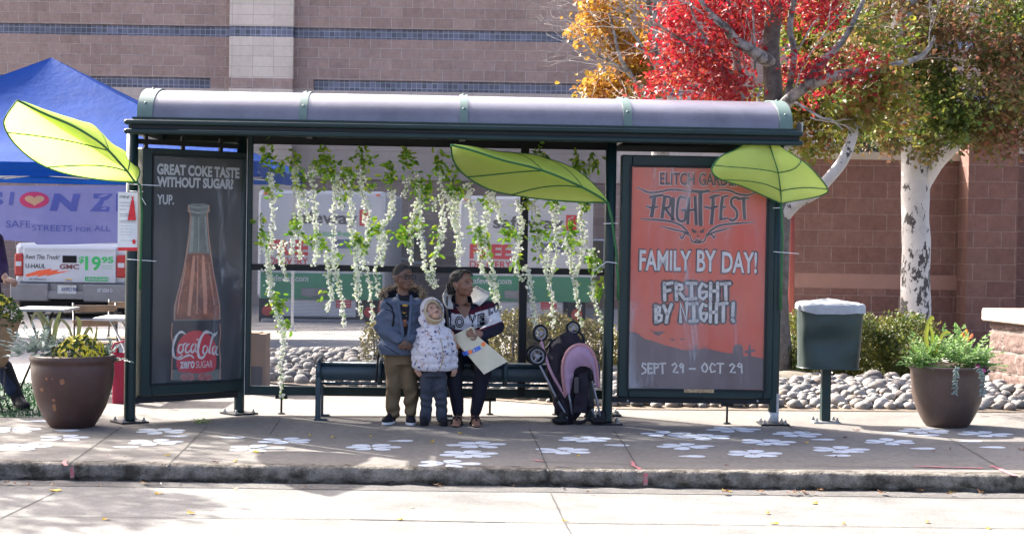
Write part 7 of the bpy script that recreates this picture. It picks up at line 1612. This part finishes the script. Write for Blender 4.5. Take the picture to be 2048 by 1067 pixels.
# his rucksack
rk = thing('backpack', 'dark red backpack worn on the boy shoulders', 'backpack', B(800, 650, .2)); M_rk = mat('rucksack_red', (.22, .015, .02), .7, (.16, .01, .015), 8)
mb = MB(); loft(mb, [(B(797, 690, .21), .12, .06), (B(796, 660, .20), .14, .085), (B(793, 620, .21), .155, .08), (B(792, 600, .19), .13, .05)], 20); part('pack_body', organic(mb, .012, 2), M_rk, rk)
mb = MB(); mb.tube(cat([drape(772, 604, .006), drape(783, 614, .006), drape(788, 632, .006), drape(785, 652, .008)], 16), .012, 8, flat=.4); part('strap', mb, BLACK, rk)
mb = MB(); mb.tube(cat([B(764, 690, .14), B(758, 705, .12), B(755, 730, .1), B(752, 764, .08)], 12), .010, 6); part('strap', mb, BLACK, rk)
# ---------------------------------------------------------------- toddler
Yt = 13.88
def T(px, py, d=0.0): return P(px, py, Yt + d)
tod = person('smallest person, in white flower-print puffer with hood up, gazing upward', V((T(866, 840).x, Yt, gz(T(866, 840).x))))
hh = .178; hc = T(866, 626, -.01); R = Rh(rad(20), rad(40), rad(-8)); mb = MB(); at = head(mb, hc, R, hh, .55)
for sx in (-1, 1): mb.ell(at(sx * .036, -.05, -.030), .030 * hh / .22, nu=12, nv=8)
cone(mb, T(866, 640, .03), T(866, 662, .03), .036, .042); loft(mb, [(T(866, 735), .085, .065), (T(866, 690), .09, .068), (T(866, 662, .02), .08, .05)])
for hip, kn, an in (((856, 742), (853, 790), (851, 830)), ((879, 742), (882, 790), (884, 830))): chain(mb, [T(*hip), T(*kn, -.015), T(*an)], [.036, .028, .022])
shL, shR, wrL, wrR = T(838, 668), T(900, 668, .02), T(833, 731, -.03), T(908, 732, .0)
chain(mb, [shL, T(828, 700), wrL], [.034, .030, .020]); chain(mb, [shR, T(908, 700, .02), wrR], [.034, .030, .020])
hand(mb, wrL, V((.35, -.15, -1)), V((.3, .9, .2)), .105, .22, 1); hand(mb, wrR, V((.0, -.1, -1)), V((-.5, .8, 0)), .105, .45, -1)
part('body', organic(mb, .0052, 2), M_sk3, tod); facebits(tod, at, R, hh, M_lip2, .5, False)
M_flor = bpy.data.materials.new('flower_print'); M_flor.use_nodes = True; nt = M_flor.node_tree; b = nt.nodes['Principled BSDF']; b.inputs['Roughness'].default_value = .6
t1 = noise_tex(nt, 38, 2, .55); f1 = ramp(nt, t1.outputs['Fac'], [(.585, 0), (.61, 1)]); t2 = noise_tex(nt, 26, 2, .5, dist=1.0); f2 = ramp(nt, t2.outputs['Fac'], [(.58, 0), (.64, 1)]); t3 = noise_tex(nt, 9, 2, .5); f3 = ramp(nt, t3.outputs['Fac'], [(.42, 0), (.55, 1)])
def mixc(f_, a, b_, A=None):
    mx = _n(nt, 'ShaderNodeMix', data_type='RGBA'); nt.links.new(f_, mx.inputs[0])
    if A is None: mx.inputs[6].default_value = rgb(a)
    else: nt.links.new(A, mx.inputs[6])
    mx.inputs[7].default_value = rgb(b_); return mx.outputs[2]
mu = _n(nt, 'ShaderNodeMath', operation='MULTIPLY'); nt.links.new(f1.outputs[0], mu.inputs[0]); nt.links.new(f3.outputs[0], mu.inputs[1])
c_ = mixc(f2.outputs[0], (.50, .48, .51), (.36, .26, .24)); c_ = mixc(mu.outputs[0], None, (.045, .05, .13), c_); nt.links.new(c_, b.inputs['Base Color'])
mb = MB(); loft(mb, [(T(867, 741), .140, .105), (T(867, 730), .152, .118), (T(867, 700), .152, .122), (T(867, 672, .01), .132, .110), (T(867, 656, .02), .100, .090), (T(866, 646, .02), .075, .072)], 26)
chain(mb, [T(843, 668, .01), T(834, 700, .0), T(834, 728, -.02)], [.058, .052, .042]); chain(mb, [T(891, 668, .02), T(902, 700, .02), T(906, 730, .01)], [.058, .052, .042])
mb = organic(mb, .009, 3); z0 = T(866, 741).z; ax0 = T(867, 700, .01)
for p in mb.v:
    ph = abs(math.sin(PI * (p.z - z0) / .062)) ** .5; k = (p - V((ax0.x, ax0.y, p.z))).normalized(); p += k * (.010 * (ph - .7) + .004 * noise.noise(p * 14))
part('puffer_jacket', mb, M_flor, tod); bt = bvh_of(mb)
mb = MB(); mb.tube(cat([drape(a, b_, .003, bt, Yt) for a, b_ in ((876, 658), (882, 680), (886, 705), (884, 725), (879, 739))], 24), .0042, 6); part('zip', mb, mat('zip_gold', (.30, .24, .15), .4, metal=.6), tod)
mb = MB(); mb.ell(hc + V((-.010, .040, .022)), (.096, .095, .110), rot=R, nu=22, nv=14); mb.ell(hc + V((-.02, .05, -.05)), (.085, .08, .07)); mb.ell(hc + V((-.03, .07, .02)), (.08, .08, .1))
cone(mb, hc + V((-.085, .0, -.05)), hc + V((-.055, -.02, -.10)), .035, .032); cone(mb, hc + V((.070, .01, -.06)), hc + V((.055, -.02, -.10)), .030, .030)
mb = organic(mb, .008, 3); out = MB(); Ri = R.inverted(); keep = []
for f in mb.f:
    q = Ri @ (sum((mb.v[i] for i in f), V((0, 0, 0))) / len(f) - hc); keep.append(not (q.y < -.030 and abs(q.x) < .072 and -.105 < q.z < .085 and (q.x / .068) ** 2 + ((q.z + .008) / .092) ** 2 < 1))
mb.f = [f for f, k in zip(mb.f, keep) if k]; mb.m = [0] * len(mb.f); mb.sm = [True] * len(mb.f); part('hood', mb, M_flor, tod)
M_cream = mat('cream_fleece', (.46, .36, .23), .95, (.36, .28, .17), 60, .6, 180)
rim_ = [hc + R @ V((math.cos(a) * .070, -.040 + .022 * math.cos(a) ** 2 - .010 * math.sin(a), -.006 + math.sin(a) * .093)) for a in [2 * PI * i / 28 for i in range(29)]]
mb = MB(); mb.grid([rim_, [p + R @ V((0, .035, 0)) for p in rim_], [hc + (p - hc) * .92 + R @ V((0, .075, 0)) for p in rim_]]); mb.tube(rim_, [.011 + .006 * max(0, math.sin(2 * PI * i / 28)) for i in range(29)], 9, False); part('hood_lining', mb, M_cream, tod)
mb = MB(); loft(mb, [(T(867, 735), .095, .08), (T(867, 752), .100, .085)]); chain(mb, [T(856, 750), T(853, 795, -.01), T(851, 836)], [.062, .050, .046]); chain(mb, [T(879, 750), T(882, 795, -.01), T(884, 836)], [.062, .050, .045])
mb = organic(mb, .009, 2)
for p in mb.v: p += V((noise.noise(p * 10), noise.noise(p * 10 + V((5, 0, 0))), 0)) * .007 + V((.3, 1, 0)) * .008 * math.sin(p.z * 70 + 6 * noise.noise(p * 6))
part('jeans', mb, mat('denim_grey', (.050, .056, .072), .85, (.035, .040, .052), 30, .2, 60), tod)
for px, dx in ((851, -.12), (885, .12)): shoe((T(px, 840).x, Yt + .05, 0), V((dx, -1, 0)), .135, .068, .085, M_blk, BLACK, tod)
# ---------------------------------------------------------------- woman
Yw = 14.42
def Wm(px, py, d=0.0): return P(px, py, Yw + d)
wom = person('seated person in navy half-zip jacket lettered LOVE, looking to the right', V((Wm(935, 840).x, Yw - .2, gz(Wm(935, 840).x))))
hh = .225; hc = Wm(925, 568, -.10); R = Rh(rad(50), rad(2), rad(-6)); mb = MB(); at = head(mb, hc, R, hh)
cone(mb, Wm(922, 590, -.05), Wm(926, 628, .0), .048, .058); loft(mb, [(Wm(935, 735, .12), .15, .10), (Wm(935, 690, .08), .125, .09), (Wm(932, 650, .04), .14, .09), (Wm(930, 625, .02), .145, .07), (Wm(927, 612, .0), .07, .055)])
kL, kR, aL, aR = Wm(905, 736, -.44), Wm(967, 734, -.44), Wm(916, 826, -.46), Wm(950, 826, -.46)
chain(mb, [Wm(912, 730, .1), kL, aL], [.065, .045, .032]); chain(mb, [Wm(958, 730, .1), kR, aR], [.065, .045, .032])
for a, dx in ((aL, -.06), (aR, .10)):
    g = V((a.x, a.y, gz(a.x))); d = V((dx, -1, 0)).normalized(); cone(mb, a, g + V((0, .03, .045)), .036, .036); cone(mb, g + V((0, .035, .032)), g + d * .10 + V((0, 0, .028)), .032, .036); cone(mb, g + d * .10 + V((0, 0, .026)), g + d * .165 + V((0, 0, .018)), .036, .026)
    xx = V((-d.y, d.x, 0))
    for k, (o, L) in enumerate(((-.026, .048), (-.012, .043), (.001, .038), (.013, .033), (.024, .027))): mb.tube([g + d * .16 + xx * o * (1 if dx > 0 else -1) + V((0, 0, .018)), g + d * (.165 + L) + xx * o * (1 if dx > 0 else -1) * 1.1 + V((0, 0, .013))], [.011, .009], 8); mb.ell(g + d * (.165 + L) + xx * o * (1 if dx > 0 else -1) * 1.1 + V((0, 0, .013)), .0092, nu=8, nv=6)
shL, shR, elR, wrR = Wm(893, 618, .0), Wm(975, 616, .0), Wm(994, 652, -.12), Wm(960, 669, -.44)
chain(mb, [shR, elR, wrR], [.050, .044, .030]); hand(mb, wrR, Wm(940, 662, -.52) - wrR, V((-.2, .85, -.5)), .165, .75, -1)
elL, wrL = Wm(896, 668, -.02), Wm(915, 690, -.22); chain(mb, [shL, elL, wrL], [.050, .044, .030]); hand(mb, wrL, V((.5, -.6, -.1)), V((.1, .2, -1)), .165, .5, 1)
part('body', organic(mb, .0062, 2), M_sk2, wom); facebits(wom, at, R, hh, M_lip2)
s = hh / .22; mb = MB(); mb.ell(hc + R @ V((0, .026 * s, .040 * s)), (.0795 * s, .092 * s, .078 * s), rot=R, nu=30, nv=20); keep = []
for f in mb.f:
    q = R.inverted() @ (sum((mb.v[i] for i in f), V((0, 0, 0))) / len(f) - hc) / s; keep.append(q.z > .060 - max(0, q.y + .06) * .75 - (.03 if q.y > .03 else 0))
mb.f = [f for f, k in zip(mb.f, keep) if k]; mb.m = [0] * len(mb.f); mb.sm = [True] * len(mb.f)
for i in range(11):
    a = -1.25 + 2.5 * i / 10; pts = [hc + R @ (V((math.sin(a) * .074 * (1 - .35 * t), -.060 + .165 * t, .040 + .078 * math.cos(a) * math.sin(min(1, .45 + .9 * t) * PI * .62) - .05 * t * t)) * s) for t in [k / 10 for k in range(11)]]; mb.tube(pts, [.0055 + .001 * (k % 2) for k in range(11)], 6)
bun = hc + R @ (V((0, .120, -.005)) * s)
for i in range(16):
    a = random.uniform(0, 6.28); mb.tube(cat([bun + V((random.gauss(0, .015), random.gauss(0, .015), .02)), bun + V((.035 * math.cos(a), .035 * math.sin(a), .0)), bun + V((.03 * math.cos(a + .6), .03 * math.sin(a + .6), -.05)), bun + V((.02 * math.cos(a + 1), .02 * math.sin(a + 1), -.075))], 10), .009, 6)
part('hair', mb, M_hair, wom)
mb = MB(); mb.ell(at(-.082, .006, -.034), .005, nu=8, nv=6); mb.ell(Wm(934.5, 628, -.13), .006, nu=8, nv=6); part('jewellery', mb, STEEL, wom)
M_nav = mat('jacket_navy', (.010, .011, .024), .75, (.014, .015, .030), 8, .15, 40); M_mar = mat('jacket_maroon', (.060, .010, .022), .8); M_jw = mat('jacket_white', (.60, .59, .62), .8, (.52, .51, .54), 9)
mb = MB(); loft(mb, [(Wm(935, 745, .10), .185, .135), (Wm(935, 710, .07), .180, .135), (Wm(934, 680, .05), .178, .130), (Wm(933, 645, .02), .185, .125), (Wm(931, 622, .01), .170, .10), (Wm(928, 606, .0), .095, .075)], 28)
chain(mb, [Wm(893, 620, .0), Wm(894, 668, -.02), Wm(913, 690, -.19)], [.082, .070, .050]); chain(mb, [Wm(974, 618, .0), Wm(993, 652, -.12), Wm(963, 670, -.41)], [.080, .070, .050])
mb = organic(mb, .0075, 4)
for p in mb.v: p += (p - V((Wm(934, 650).x, Yw + .02, p.z))).normalized() * (.008 * noise.noise(p * 11) + .007 * math.sin(p.z * 55 + 6 * noise.noise(p * 6)) * (1 if abs(p.x - Wm(934, 650).x) > .13 else .3))
zt = lambda x, py: P(934, py, Yw - .1).z + .30 * abs(x - Wm(934, 650).x) * (.35 if x < Wm(950, 650).x else 1.0)
for i, f in enumerate(mb.f):
    c = sum((mb.v[k] for k in f), V((0, 0, 0))) / len(f)
    if c.y > Yw + .03: continue
    lo, mid, hi = zt(c.x, 661), zt(c.x, 630), zt(c.x, 620)
    if c.x < Wm(903, 640).x - .0: continue
    if c.z < lo - .016 or c.z > hi: continue
    mb.m[i] = 1 if (c.z > mid or c.z < lo) else 2
part('jacket', mb, [M_nav, M_mar, M_jw], wom); bw_ = bvh_of(mb)
def dtext(body, x0, x1, y0, y1, rise, t, mt, bv, off, bold=.03, shear=0, nm='lettering', sub=None, Y=Yw):
    vs, fs = glyphs(body, bold, shear); mb = MB(); mb.add([drape(x0 + a * (x1 - x0), y1 + b_ * (y0 - y1) - rise * a, off, bv, Y) for a, b_ in vs], fs); return part(nm, mb, mt, t)
for ch, x0, x1, y0, y1, r_ in (('L', 896, 910, 632, 655, -1), ('O', 910, 928, 631, 655, 0), ('V', 937, 953, 631, 655, 2), ('E', 955, 969, 628, 652, 3), ('L', 977, 986, 613, 631, 5), ('O', 987, 998, 606, 626, 4)):
    dtext(ch, x0, x1, y0, y1, r_, wom, M_nav, bw_, .007, .07); dtext(ch, x0 + 2.2, x1 - 2.2, y0 + 2.4, y1 - 2.4, r_ * .8, wom, M_jw, bw_, .010, -.02)
# open neck (chest skin) and folded white collar
fpatch('neckline', wom, [(909, 606), (912, 613), (919, 624), (930, 637), (937, 626), (942, 612), (940, 605), (925, 606)], M_sk2, bw_, .004)
M_wc = mat('collar_fleece', (.56, .54, .51), .9, (.48, .46, .43), 40, .4, 120)
def collar(pts_in, pts_out):
    mb = MB(); a = cat([Wm(*q) for q in pts_in], 14); b_ = cat([Wm(*q) for q in pts_out], 14); rows = [a, [p.lerp(q, .5) + V((0, -.008, .006)) for p, q in zip(a, b_)], b_]; mb.grid(rows); mb.grid([[p + V((0, .010, -.004)) for p in r] for r in reversed(rows)]); mb.tube(b_, .008, 6); part('collar', mb, M_wc, wom)
collar([(908, 584, .06), (902, 596, -.02), (906, 610, -.09)], [(893, 578, .05), (887, 592, -.05), (893, 613, -.11), (906, 616, -.13)])
collar([(938, 585, .06), (943, 594, .0), (945, 602, -.06), (946, 606, -.10)], [(952, 572, .05), (968, 581, .0), (979, 589, -.03), (958, 610, -.115)])
mb = MB(); mb.grid([[Wm(905, 590, .06), Wm(922, 586, .10), Wm(940, 588, .07), Wm(952, 598, .02)], [Wm(900, 606, .02), Wm(922, 606, .08), Wm(944, 606, .04), Wm(966, 606, .0)]]); part('collar_stand', mb, M_nav, wom)
M_leg = mat('leggings', (.010, .010, .016), .8, (.014, .014, .022), 10, .12, 30); mb = MB(); loft(mb, [(Wm(935, 746, .10), .185, .13), (Wm(935, 722, .08), .18, .135)])
chain(mb, [Wm(910, 728, .08), kL, Wm(914, 800, -.46), Wm(916, 822, -.46)], [.098, .074, .056, .046]); chain(mb, [Wm(960, 728, .08), kR, Wm(956, 800, -.46), Wm(951, 822, -.46)], [.098, .074, .056, .046])
mb = organic(mb, .010, 3)
for p in mb.v: p += V((noise.noise(p * 12), noise.noise(p * 12 + V((5, 0, 0))), 0)) * .005
part('leggings', mb, M_leg, wom)
for a, dx in ((aL, -.06), (aR, .10)):
    g = V((a.x, a.y, gz(a.x))); d = V((dx, -1, 0)).normalized(); x = V((-d.y, d.x, 0)); mb = MB(); n = 24
    rim = [g + d * (.085 + math.sin(2 * PI * i / n) * .135) + x * math.cos(2 * PI * i / n) * .043 for i in range(n)]; mb.add([p + V((0, 0, .001)) for p in rim] + [p + V((0, 0, .010)) for p in rim], [(i, (i + 1) % n, n + (i + 1) % n, n + i) for i in range(n)] + [tuple(range(n, 2 * n))]); o = part('sandal', mb, BLACK, wom)
    mb = MB(); mb.tube(cat([g + x * .045 + d * .06 + V((0, 0, .01)), g + x * .02 + d * .10 + V((0, 0, .066)), g - x * .02 + d * .10 + V((0, 0, .066)), g - x * .045 + d * .06 + V((0, 0, .01))], 12), .007, 6); mb.tube(cat([g + d * .155 + V((0, 0, .05)), g + d * .10 + V((0, 0, .072)), g + d * .03 + V((0, -.03, .085))], 8), .007, 6); part('strap', mb, M_blk, o)
mb = MB(); mb.tube(cat([Wm(894, 592, -.06), Wm(894, 620, -.115), Wm(897, 650, -.12), Wm(902, 690, -.14)], 14), .009, 6); hb_ = thing('handbag', 'dark shoulder bag strap slung over the woman chest', 'bag', Wm(902, 700, -.1)); part('strap', mb, mat('strap_grey', (.06, .055, .05), .6), hb_)
mb = MB(); loft(mb, [(Wm(896, 734, -.05), .09, .04), (Wm(896, 712, -.05), .10, .05), (Wm(898, 694, -.05), .085, .035)]); part('bag_body', organic(mb, .01, 2), mat('bag_black', (.012, .012, .014), .5), hb_)
# canvas tote in her hand
bag = thing('tote_bag', 'cream canvas tote bag with blue and orange print in the woman hand', 'bag', Wm(955, 730, -.38)); M_cv = mat('canvas_cream', (.52, .48, .36), .85, (.46, .42, .31), 9, .15, 60)
quad = [(903, 672, -.46), (936, 655, -.47), (1016, 722, -.56), (968, 748, -.60)]
def bq(a, b_, o=0.0):
    p, q = [(quad[i][0] + (quad[j][0] - quad[i][0]) * a, quad[i][1] + (quad[j][1] - quad[i][1]) * a, quad[i][2] + (quad[j][2] - quad[i][2]) * a) for i, j in ((0, 1), (3, 2))]
    return p[0] + (q[0] - p[0]) * b_, p[1] + (q[1] - p[1]) * b_, p[2] + (q[2] - p[2]) * b_ + o
mb = MB(); n = 14
def bp(a, b_, o): x, y, d = bq(a, b_); sag = .016 * math.sin(PI * a) * math.sin(PI * b_) + .007 * math.sin(b_ * 7 + a * 4); return Wm(x, y, d - sag * (1 if o == 0 else -1) + o)
mb.grid([[bp(i / n, k / n, 0) for i in range(n + 1)] for k in range(n + 1)]); mb.grid([[bp(i / n, k / n, .018) for i in range(n, -1, -1)] for k in range(n + 1)])
for e in (lambda t, o: bp(t, 1, o), lambda t, o: bp(0, t, o), lambda t, o: bp(1, t, o)): mb.grid([[e(i / n, 0) for i in range(n + 1)], [e(i / n, .018) for i in range(n + 1)]])
bvb = bvh_of(mb); part('bag_body', mb, M_cv, bag)
mb = MB(); x0, y0, d0 = bq(.30, 1.0); x1, y1, d1 = bq(.72, 1.0); bpy_ = cat([Wm(934, 662, -.48), Wm(944, 654, -.54), Wm(950, 668, -.50)], 8); mb.tube(bpy_, .007, 6); part('handle', mb, M_cv, bag)
def bagtext(body, a0, a1, b0, b1, mt):
    vs, fs = glyphs(body, .06, 0.0); mb = MB(); mb.add([bp(a0 + a * (a1 - a0), b1 + b_ * (b0 - b1), 0) + V((0, -.004, 0)) for a, b_ in vs], fs); part('lettering', mb, mt, bag)
M_pbl = mat('print_cobalt', (.04, .12, .50), .7); M_por = mat('print_tangerine', (.75, .16, .03), .7)
mb0 = MB()
def btx(body, p0, p1, h, mt):
    vs, fs = glyphs(body, .06, 0); mb = MB(); P0, P1 = V((p0[0], p0[1], 0)), V((p1[0], p1[1], 0)); ux = P1 - P0; uy = V((ux.y, -ux.x, 0)).normalized() * h
    def lift(q): return drape(q.x, q.y, .004, bvb, Yw - .56)
    mb.add([lift(P0 + ux * a + uy * b_) for a, b_ in vs], fs); part('lettering', mb, mt, bag)
btx('VISI', (926, 712), (938, 709), 9, M_pbl); btx('N', (944, 706.5), (948, 705), 8, M_pbl); btx('ZER', (949, 704), (964, 697), 8, M_pbl)
for c in ((940.5, 703), (967, 687.5)):
    mb = MB(); mb.add([drape(c[0] + 4.2 * math.cos(a), c[1] + 4.2 * math.sin(a), .006, bvb, Yw - .56) for a in [i * PI / 8 for i in range(16)]], [tuple(range(16))]); part('round_mark', mb, M_por, bag)
# ---------------------------------------------------------------- person cut by the left edge
Yl = 15.0
def L_(px, py, d=0.0): return P(px, py, Yl + d)
per = person('person in dark clothes and boots standing at the very left edge', V((L_(-10, 810).x, Yl, gz(L_(-10, 810).x))))
mb = MB(); hc = L_(-46, 404); R = Rh(rad(-60), 0, 0); at = head(mb, hc, R, .225); cone(mb, L_(-44, 425), L_(-42, 460), .05, .06); loft(mb, [(L_(-40, 640), .15, .1), (L_(-40, 560), .14, .1), (L_(-42, 480), .16, .09), (L_(-42, 460), .08, .06)])
chain(mb, [L_(-52, 640), L_(-50, 730), L_(-48, 812)], [.08, .055, .04]); chain(mb, [L_(-26, 640), L_(-2, 725, -.05), L_(36, 800, -.1)], [.08, .055, .04]); wr = L_(10, 556, -.22); chain(mb, [L_(-10, 478), L_(2, 535, -.05), wr], [.05, .045, .03]); hand(mb, wr, V((.8, -.5, -.2)), V((0, .3, -1)), .17, .5, 1)
chain(mb, [L_(-74, 478), L_(-86, 560), L_(-70, 610)], [.05, .045, .03]); hand(mb, L_(-70, 610), V((.2, -.2, -1)), V((.2, 1, 0)), .17, .4, -1)
part('body', organic(mb, .008, 2), M_sk2, per)
mb = MB(); loft(mb, [(L_(-38, 660), .20, .14), (L_(-40, 560), .17, .13), (L_(-42, 490), .19, .12), (L_(-42, 462), .10, .08)]); chain(mb, [L_(-10, 480), L_(2, 535, -.05), L_(6, 554, -.18)], [.075, .065, .05]); chain(mb, [L_(-74, 480), L_(-86, 560), L_(-72, 602)], [.075, .065, .05]); part('jacket', organic(mb, .012, 3), mat('jacket_plum', (.035, .018, .06), .8, (.018, .012, .03), 6), per)
mb = MB(); loft(mb, [(L_(-38, 650), .17, .12), (L_(-38, 668), .17, .12)]); chain(mb, [L_(-52, 655), L_(-50, 730), L_(-48, 790)], [.10, .075, .065]); chain(mb, [L_(-24, 655), L_(0, 725, -.05), L_(26, 780, -.09)], [.10, .075, .065]); part('jeans', organic(mb, .012, 3), mat('denim_navy', (.018, .026, .05), .85, (.03, .04, .07), 12), per)
mb = MB(); chain(mb, [L_(10, 735, -.06), L_(40, 806, -.1)], [.068, .055]); part('boot', organic(mb, .010, 2), M_blk, per); q = L_(38, 812, -.1); shoe((q.x - .05, Yl - .06, 0), V((.7, -.8, 0)), .26, .10, .10, M_blk, BLACK, per, 'boot_foot')
q = L_(-50, 812); shoe((q.x, Yl + .05, 0), V((.3, -1, 0)), .26, .10, .10, M_blk, BLACK, per, 'boot_foot')
mb = MB(); mb.ell(hc + V((0, .01, .03)), (.09, .10, .09)); part('hair', mb, M_hair, per)
# ================================================================ folded stroller
Ys = 14.02
def zs(a, b_, d=0.0): return P(980 + a / 3.557, 580 + b_ / 3.557, Ys + d)
st = thing('stroller', 'folded black and pink umbrella stroller leaning upright by the middle post', 'stroller', V((zs(600, 940).x, Ys, gz(zs(600, 940).x))))
M_pk = mat('stroller_pink', (.36, .20, .26), .5, (.30, .165, .22), 5); M_pf = mat('canopy_lilac', (.40, .26, .36), .75, (.33, .21, .30), 5, .2, 14, trans=.15); M_pe = mat('canopy_rose', (.38, .20, .21), .8, (.31, .16, .17), 7, .2, 20)
M_bf = mat('stroller_black', (.014, .012, .018), .75, (.024, .020, .028), 7, .3, 16); M_al = mat('stroller_alu', (.20, .21, .24), .4, metal=.7); M_hub = mat('wheel_grey', (.20, .20, .22), .5, (.14, .14, .16), 8)
def swheel(c, R_, ax, w_=.024):
    ax = V(ax).normalized(); mb = MB(); mb.ring(c, R_, w_ * .5, ax, 28, 10); o = part('wheel', mb, RUB, st); a = V((0, 0, 1)); e1 = (a - ax * a.dot(ax)).normalized(); e2 = ax.cross(e1); mb = MB(); mb.ring(c, R_ * .82, w_ * .36, ax, 28, 8)
    for k in range(3):
        an = .6 + k * 2 * PI / 3; d = e1 * math.cos(an) + e2 * math.sin(an); sd = e1 * -math.sin(an) + e2 * math.cos(an); mb.tube([c + sd * .0, c + d * R_ * .8], [.017, .011], 6, flat=.5)
    mb.tube([c - ax * .02, c + ax * .02], .018, 12); part('rim', mb, M_hub, o)
swheel(zs(357, 305, -.02), .060, (.55, -1, .1)); swheel(zs(335, 468, -.05), .066, (.25, -1, .1)); swheel(zs(312, 458, .03), .064, (.25, -1, .1)); swheel(zs(592, 270, .05), .050, (.1, -1, .3))
def tb(pts, r, mt, name, lab=None):
    mb = MB(); mb.tube(cat([zs(*q) for q in pts], 24), r, 8); part(name, mb, mt, st, lab)
tb([(358, 340, -.02), (392, 460, -.03), (440, 590, -.05), (540, 762, -.06)], .0125, M_pk, 'frame_tube', 'pink frame tube')
tb([(352, 530, -.05), (420, 660, -.06), (480, 780, -.06), (540, 885, -.05), (548, 945, -.03)], .0095, M_al, 'frame_tube'); tb([(400, 420, .0), (440, 365, .02), (480, 340, .03), (560, 300, .04), (640, 300, .05), (670, 370, .05), (660, 420, .06)], .011, BLACK, 'handle_bar')
tb([(412, 350, .02), (455, 355, .03), (520, 360, .05), (560, 300, .05)], .008, BLACK, 'axle_bar'); tb([(720, 600, -.06), (745, 720, -.07), (770, 830, -.06), (790, 920, -.04)], .0095, M_al, 'frame_tube'); tb([(560, 730, -.08), (572, 800, -.08), (586, 880, -.05)], .010, M_al, 'frame_tube'); tb([(690, 780, -.06), (720, 840, -.07), (752, 905, -.05)], .009, M_al, 'frame_tube')
tb([(586, 930, -.03), (640, 940, -.06), (690, 915, -.06), (705, 860, -.05), (690, 800, -.04)], .014, BLACK, 'foot_bar')
mb = MB()
for a, b_, r_ in ((722, 620, .022), (556, 770, .020), (478, 772, .017), (720, 815, .028), (545, 880, .016)): mb.ell(zs(a, b_, -.07), (r_, r_ * .8, r_ * 1.3), nu=10, nv=8)
part('joints', organic(mb, .005, 1), BLACK, st)
for a, b_ in ((500, 925), (775, 912)):
    mb = MB(); q = zs(a, b_, -.03); g = gz(q.x); mb.ell((q.x, q.y, g + .035), (.075, .05, .034)); mb.ell((q.x + .02, q.y, g + .06), (.03, .03, .06)); o = organic(mb, .006, 2); o.v = [V((p.x, p.y, max(p.z, g + .002))) for p in o.v]; part('foot_rest', o, BLACK, st)
mb = MB(); secs = [(945, 520, 600, .05), (880, 470, 640, .08), (780, 440, 690, .10), (660, 410, 700, .11), (560, 395, 700, .11), (460, 400, 690, .10), (380, 430, 670, .09), (330, 480, 640, .06), (300, 520, 620, .03)]
loft(mb, [((zs(a, y, .04).lerp(zs(b_, y, .04), .5)), (zs(b_, y).x - zs(a, y).x) / 2, dd) for y, a, b_, dd in secs], 24); mb = organic(mb, .010, 3)
for p in mb.v: p += noise.noise_vector(p * 13) * .014 + V((0, 1, 0)) * .008 * math.sin(p.x * 70 + 6 * noise.noise(p * 6))
part('seat_fabric', mb, M_bf, st)
arch_o = cat([zs(*q) for q in ((540, 745, -.07), (522, 640, -.09), (518, 540, -.10), (545, 450, -.10), (595, 400, -.09), (650, 388, -.09), (705, 412, -.09), (742, 480, -.09), (760, 570, -.08), (768, 690, -.06))], 40)
arch_i = cat([zs(*q) for q in ((566, 738, -.11), (558, 660, -.12), (560, 580, -.13), (585, 500, -.14), (620, 465, -.15), (655, 458, -.15), (690, 480, -.14), (715, 530, -.13), (735, 590, -.11), (750, 690, -.08))], 40)
arch_n = cat([zs(*q) for q in ((572, 738, -.07), (590, 640, -.08), (600, 570, -.09), (630, 545, -.10), (655, 540, -.10), (685, 542, -.10), (712, 555, -.10), (730, 575, -.09), (742, 610, -.08), (752, 690, -.06))], 40)
mb = MB(); mb.tube(arch_o, .020, 10, flat=.8); part('canopy_edge', mb, M_pe, st)
def rj(L, amp): return [p + V((0, amp * noise.noise(p * 30), amp * noise.noise(p * 24 + V((3, 3, 3))))) for p in L]
mb = MB(); mb.grid([arch_o, rj([a.lerp(b_, .5) + V((0, -.02, .004)) for a, b_ in zip(arch_o, arch_i)], .012), rj(arch_i, .01), rj([a.lerp(b_, .5) + V((0, -.006, 0)) for a, b_ in zip(arch_i, arch_n)], .014), arch_n]); part('canopy', mb, M_pf, st)
mb = MB(); loft(mb, [(zs(640, 870, -.07), .055, .02), (zs(650, 760, -.08), .06, .025), (zs(660, 640, -.08), .05, .025), (zs(660, 580, -.07), .045, .02)]); o = organic(mb, .006, 2); foldnoise(o, .012, 14); part('seat_pad', o, M_bf, st)
mb = MB(); q = zs(616, 675, -.12); mb.cbox(Fr((q.x, q.y, q.z), (1, .1)), -.018, .018, -.065, .065, -.012, .012, .008); part('shoulder_pad', mb, mat('pad_grey', (.045, .038, .04), .8), st)

for n in ('parka_cloth', 'parka_lining', 'shirt_black', 'chino_tan', 'denim_grey', 'jacket_navy', 'jacket_maroon', 'jacket_white', 'leggings', 'flower_print', 'stroller_black', 'canopy_lilac', 'canopy_rose', 'canvas_cream', 'denim_navy', 'jacket_plum', 'shoe_black', 'rubber', 'black'):
    bpy.data.materials[n].node_tree.nodes['Principled BSDF'].inputs['Specular IOR Level'].default_value = .12
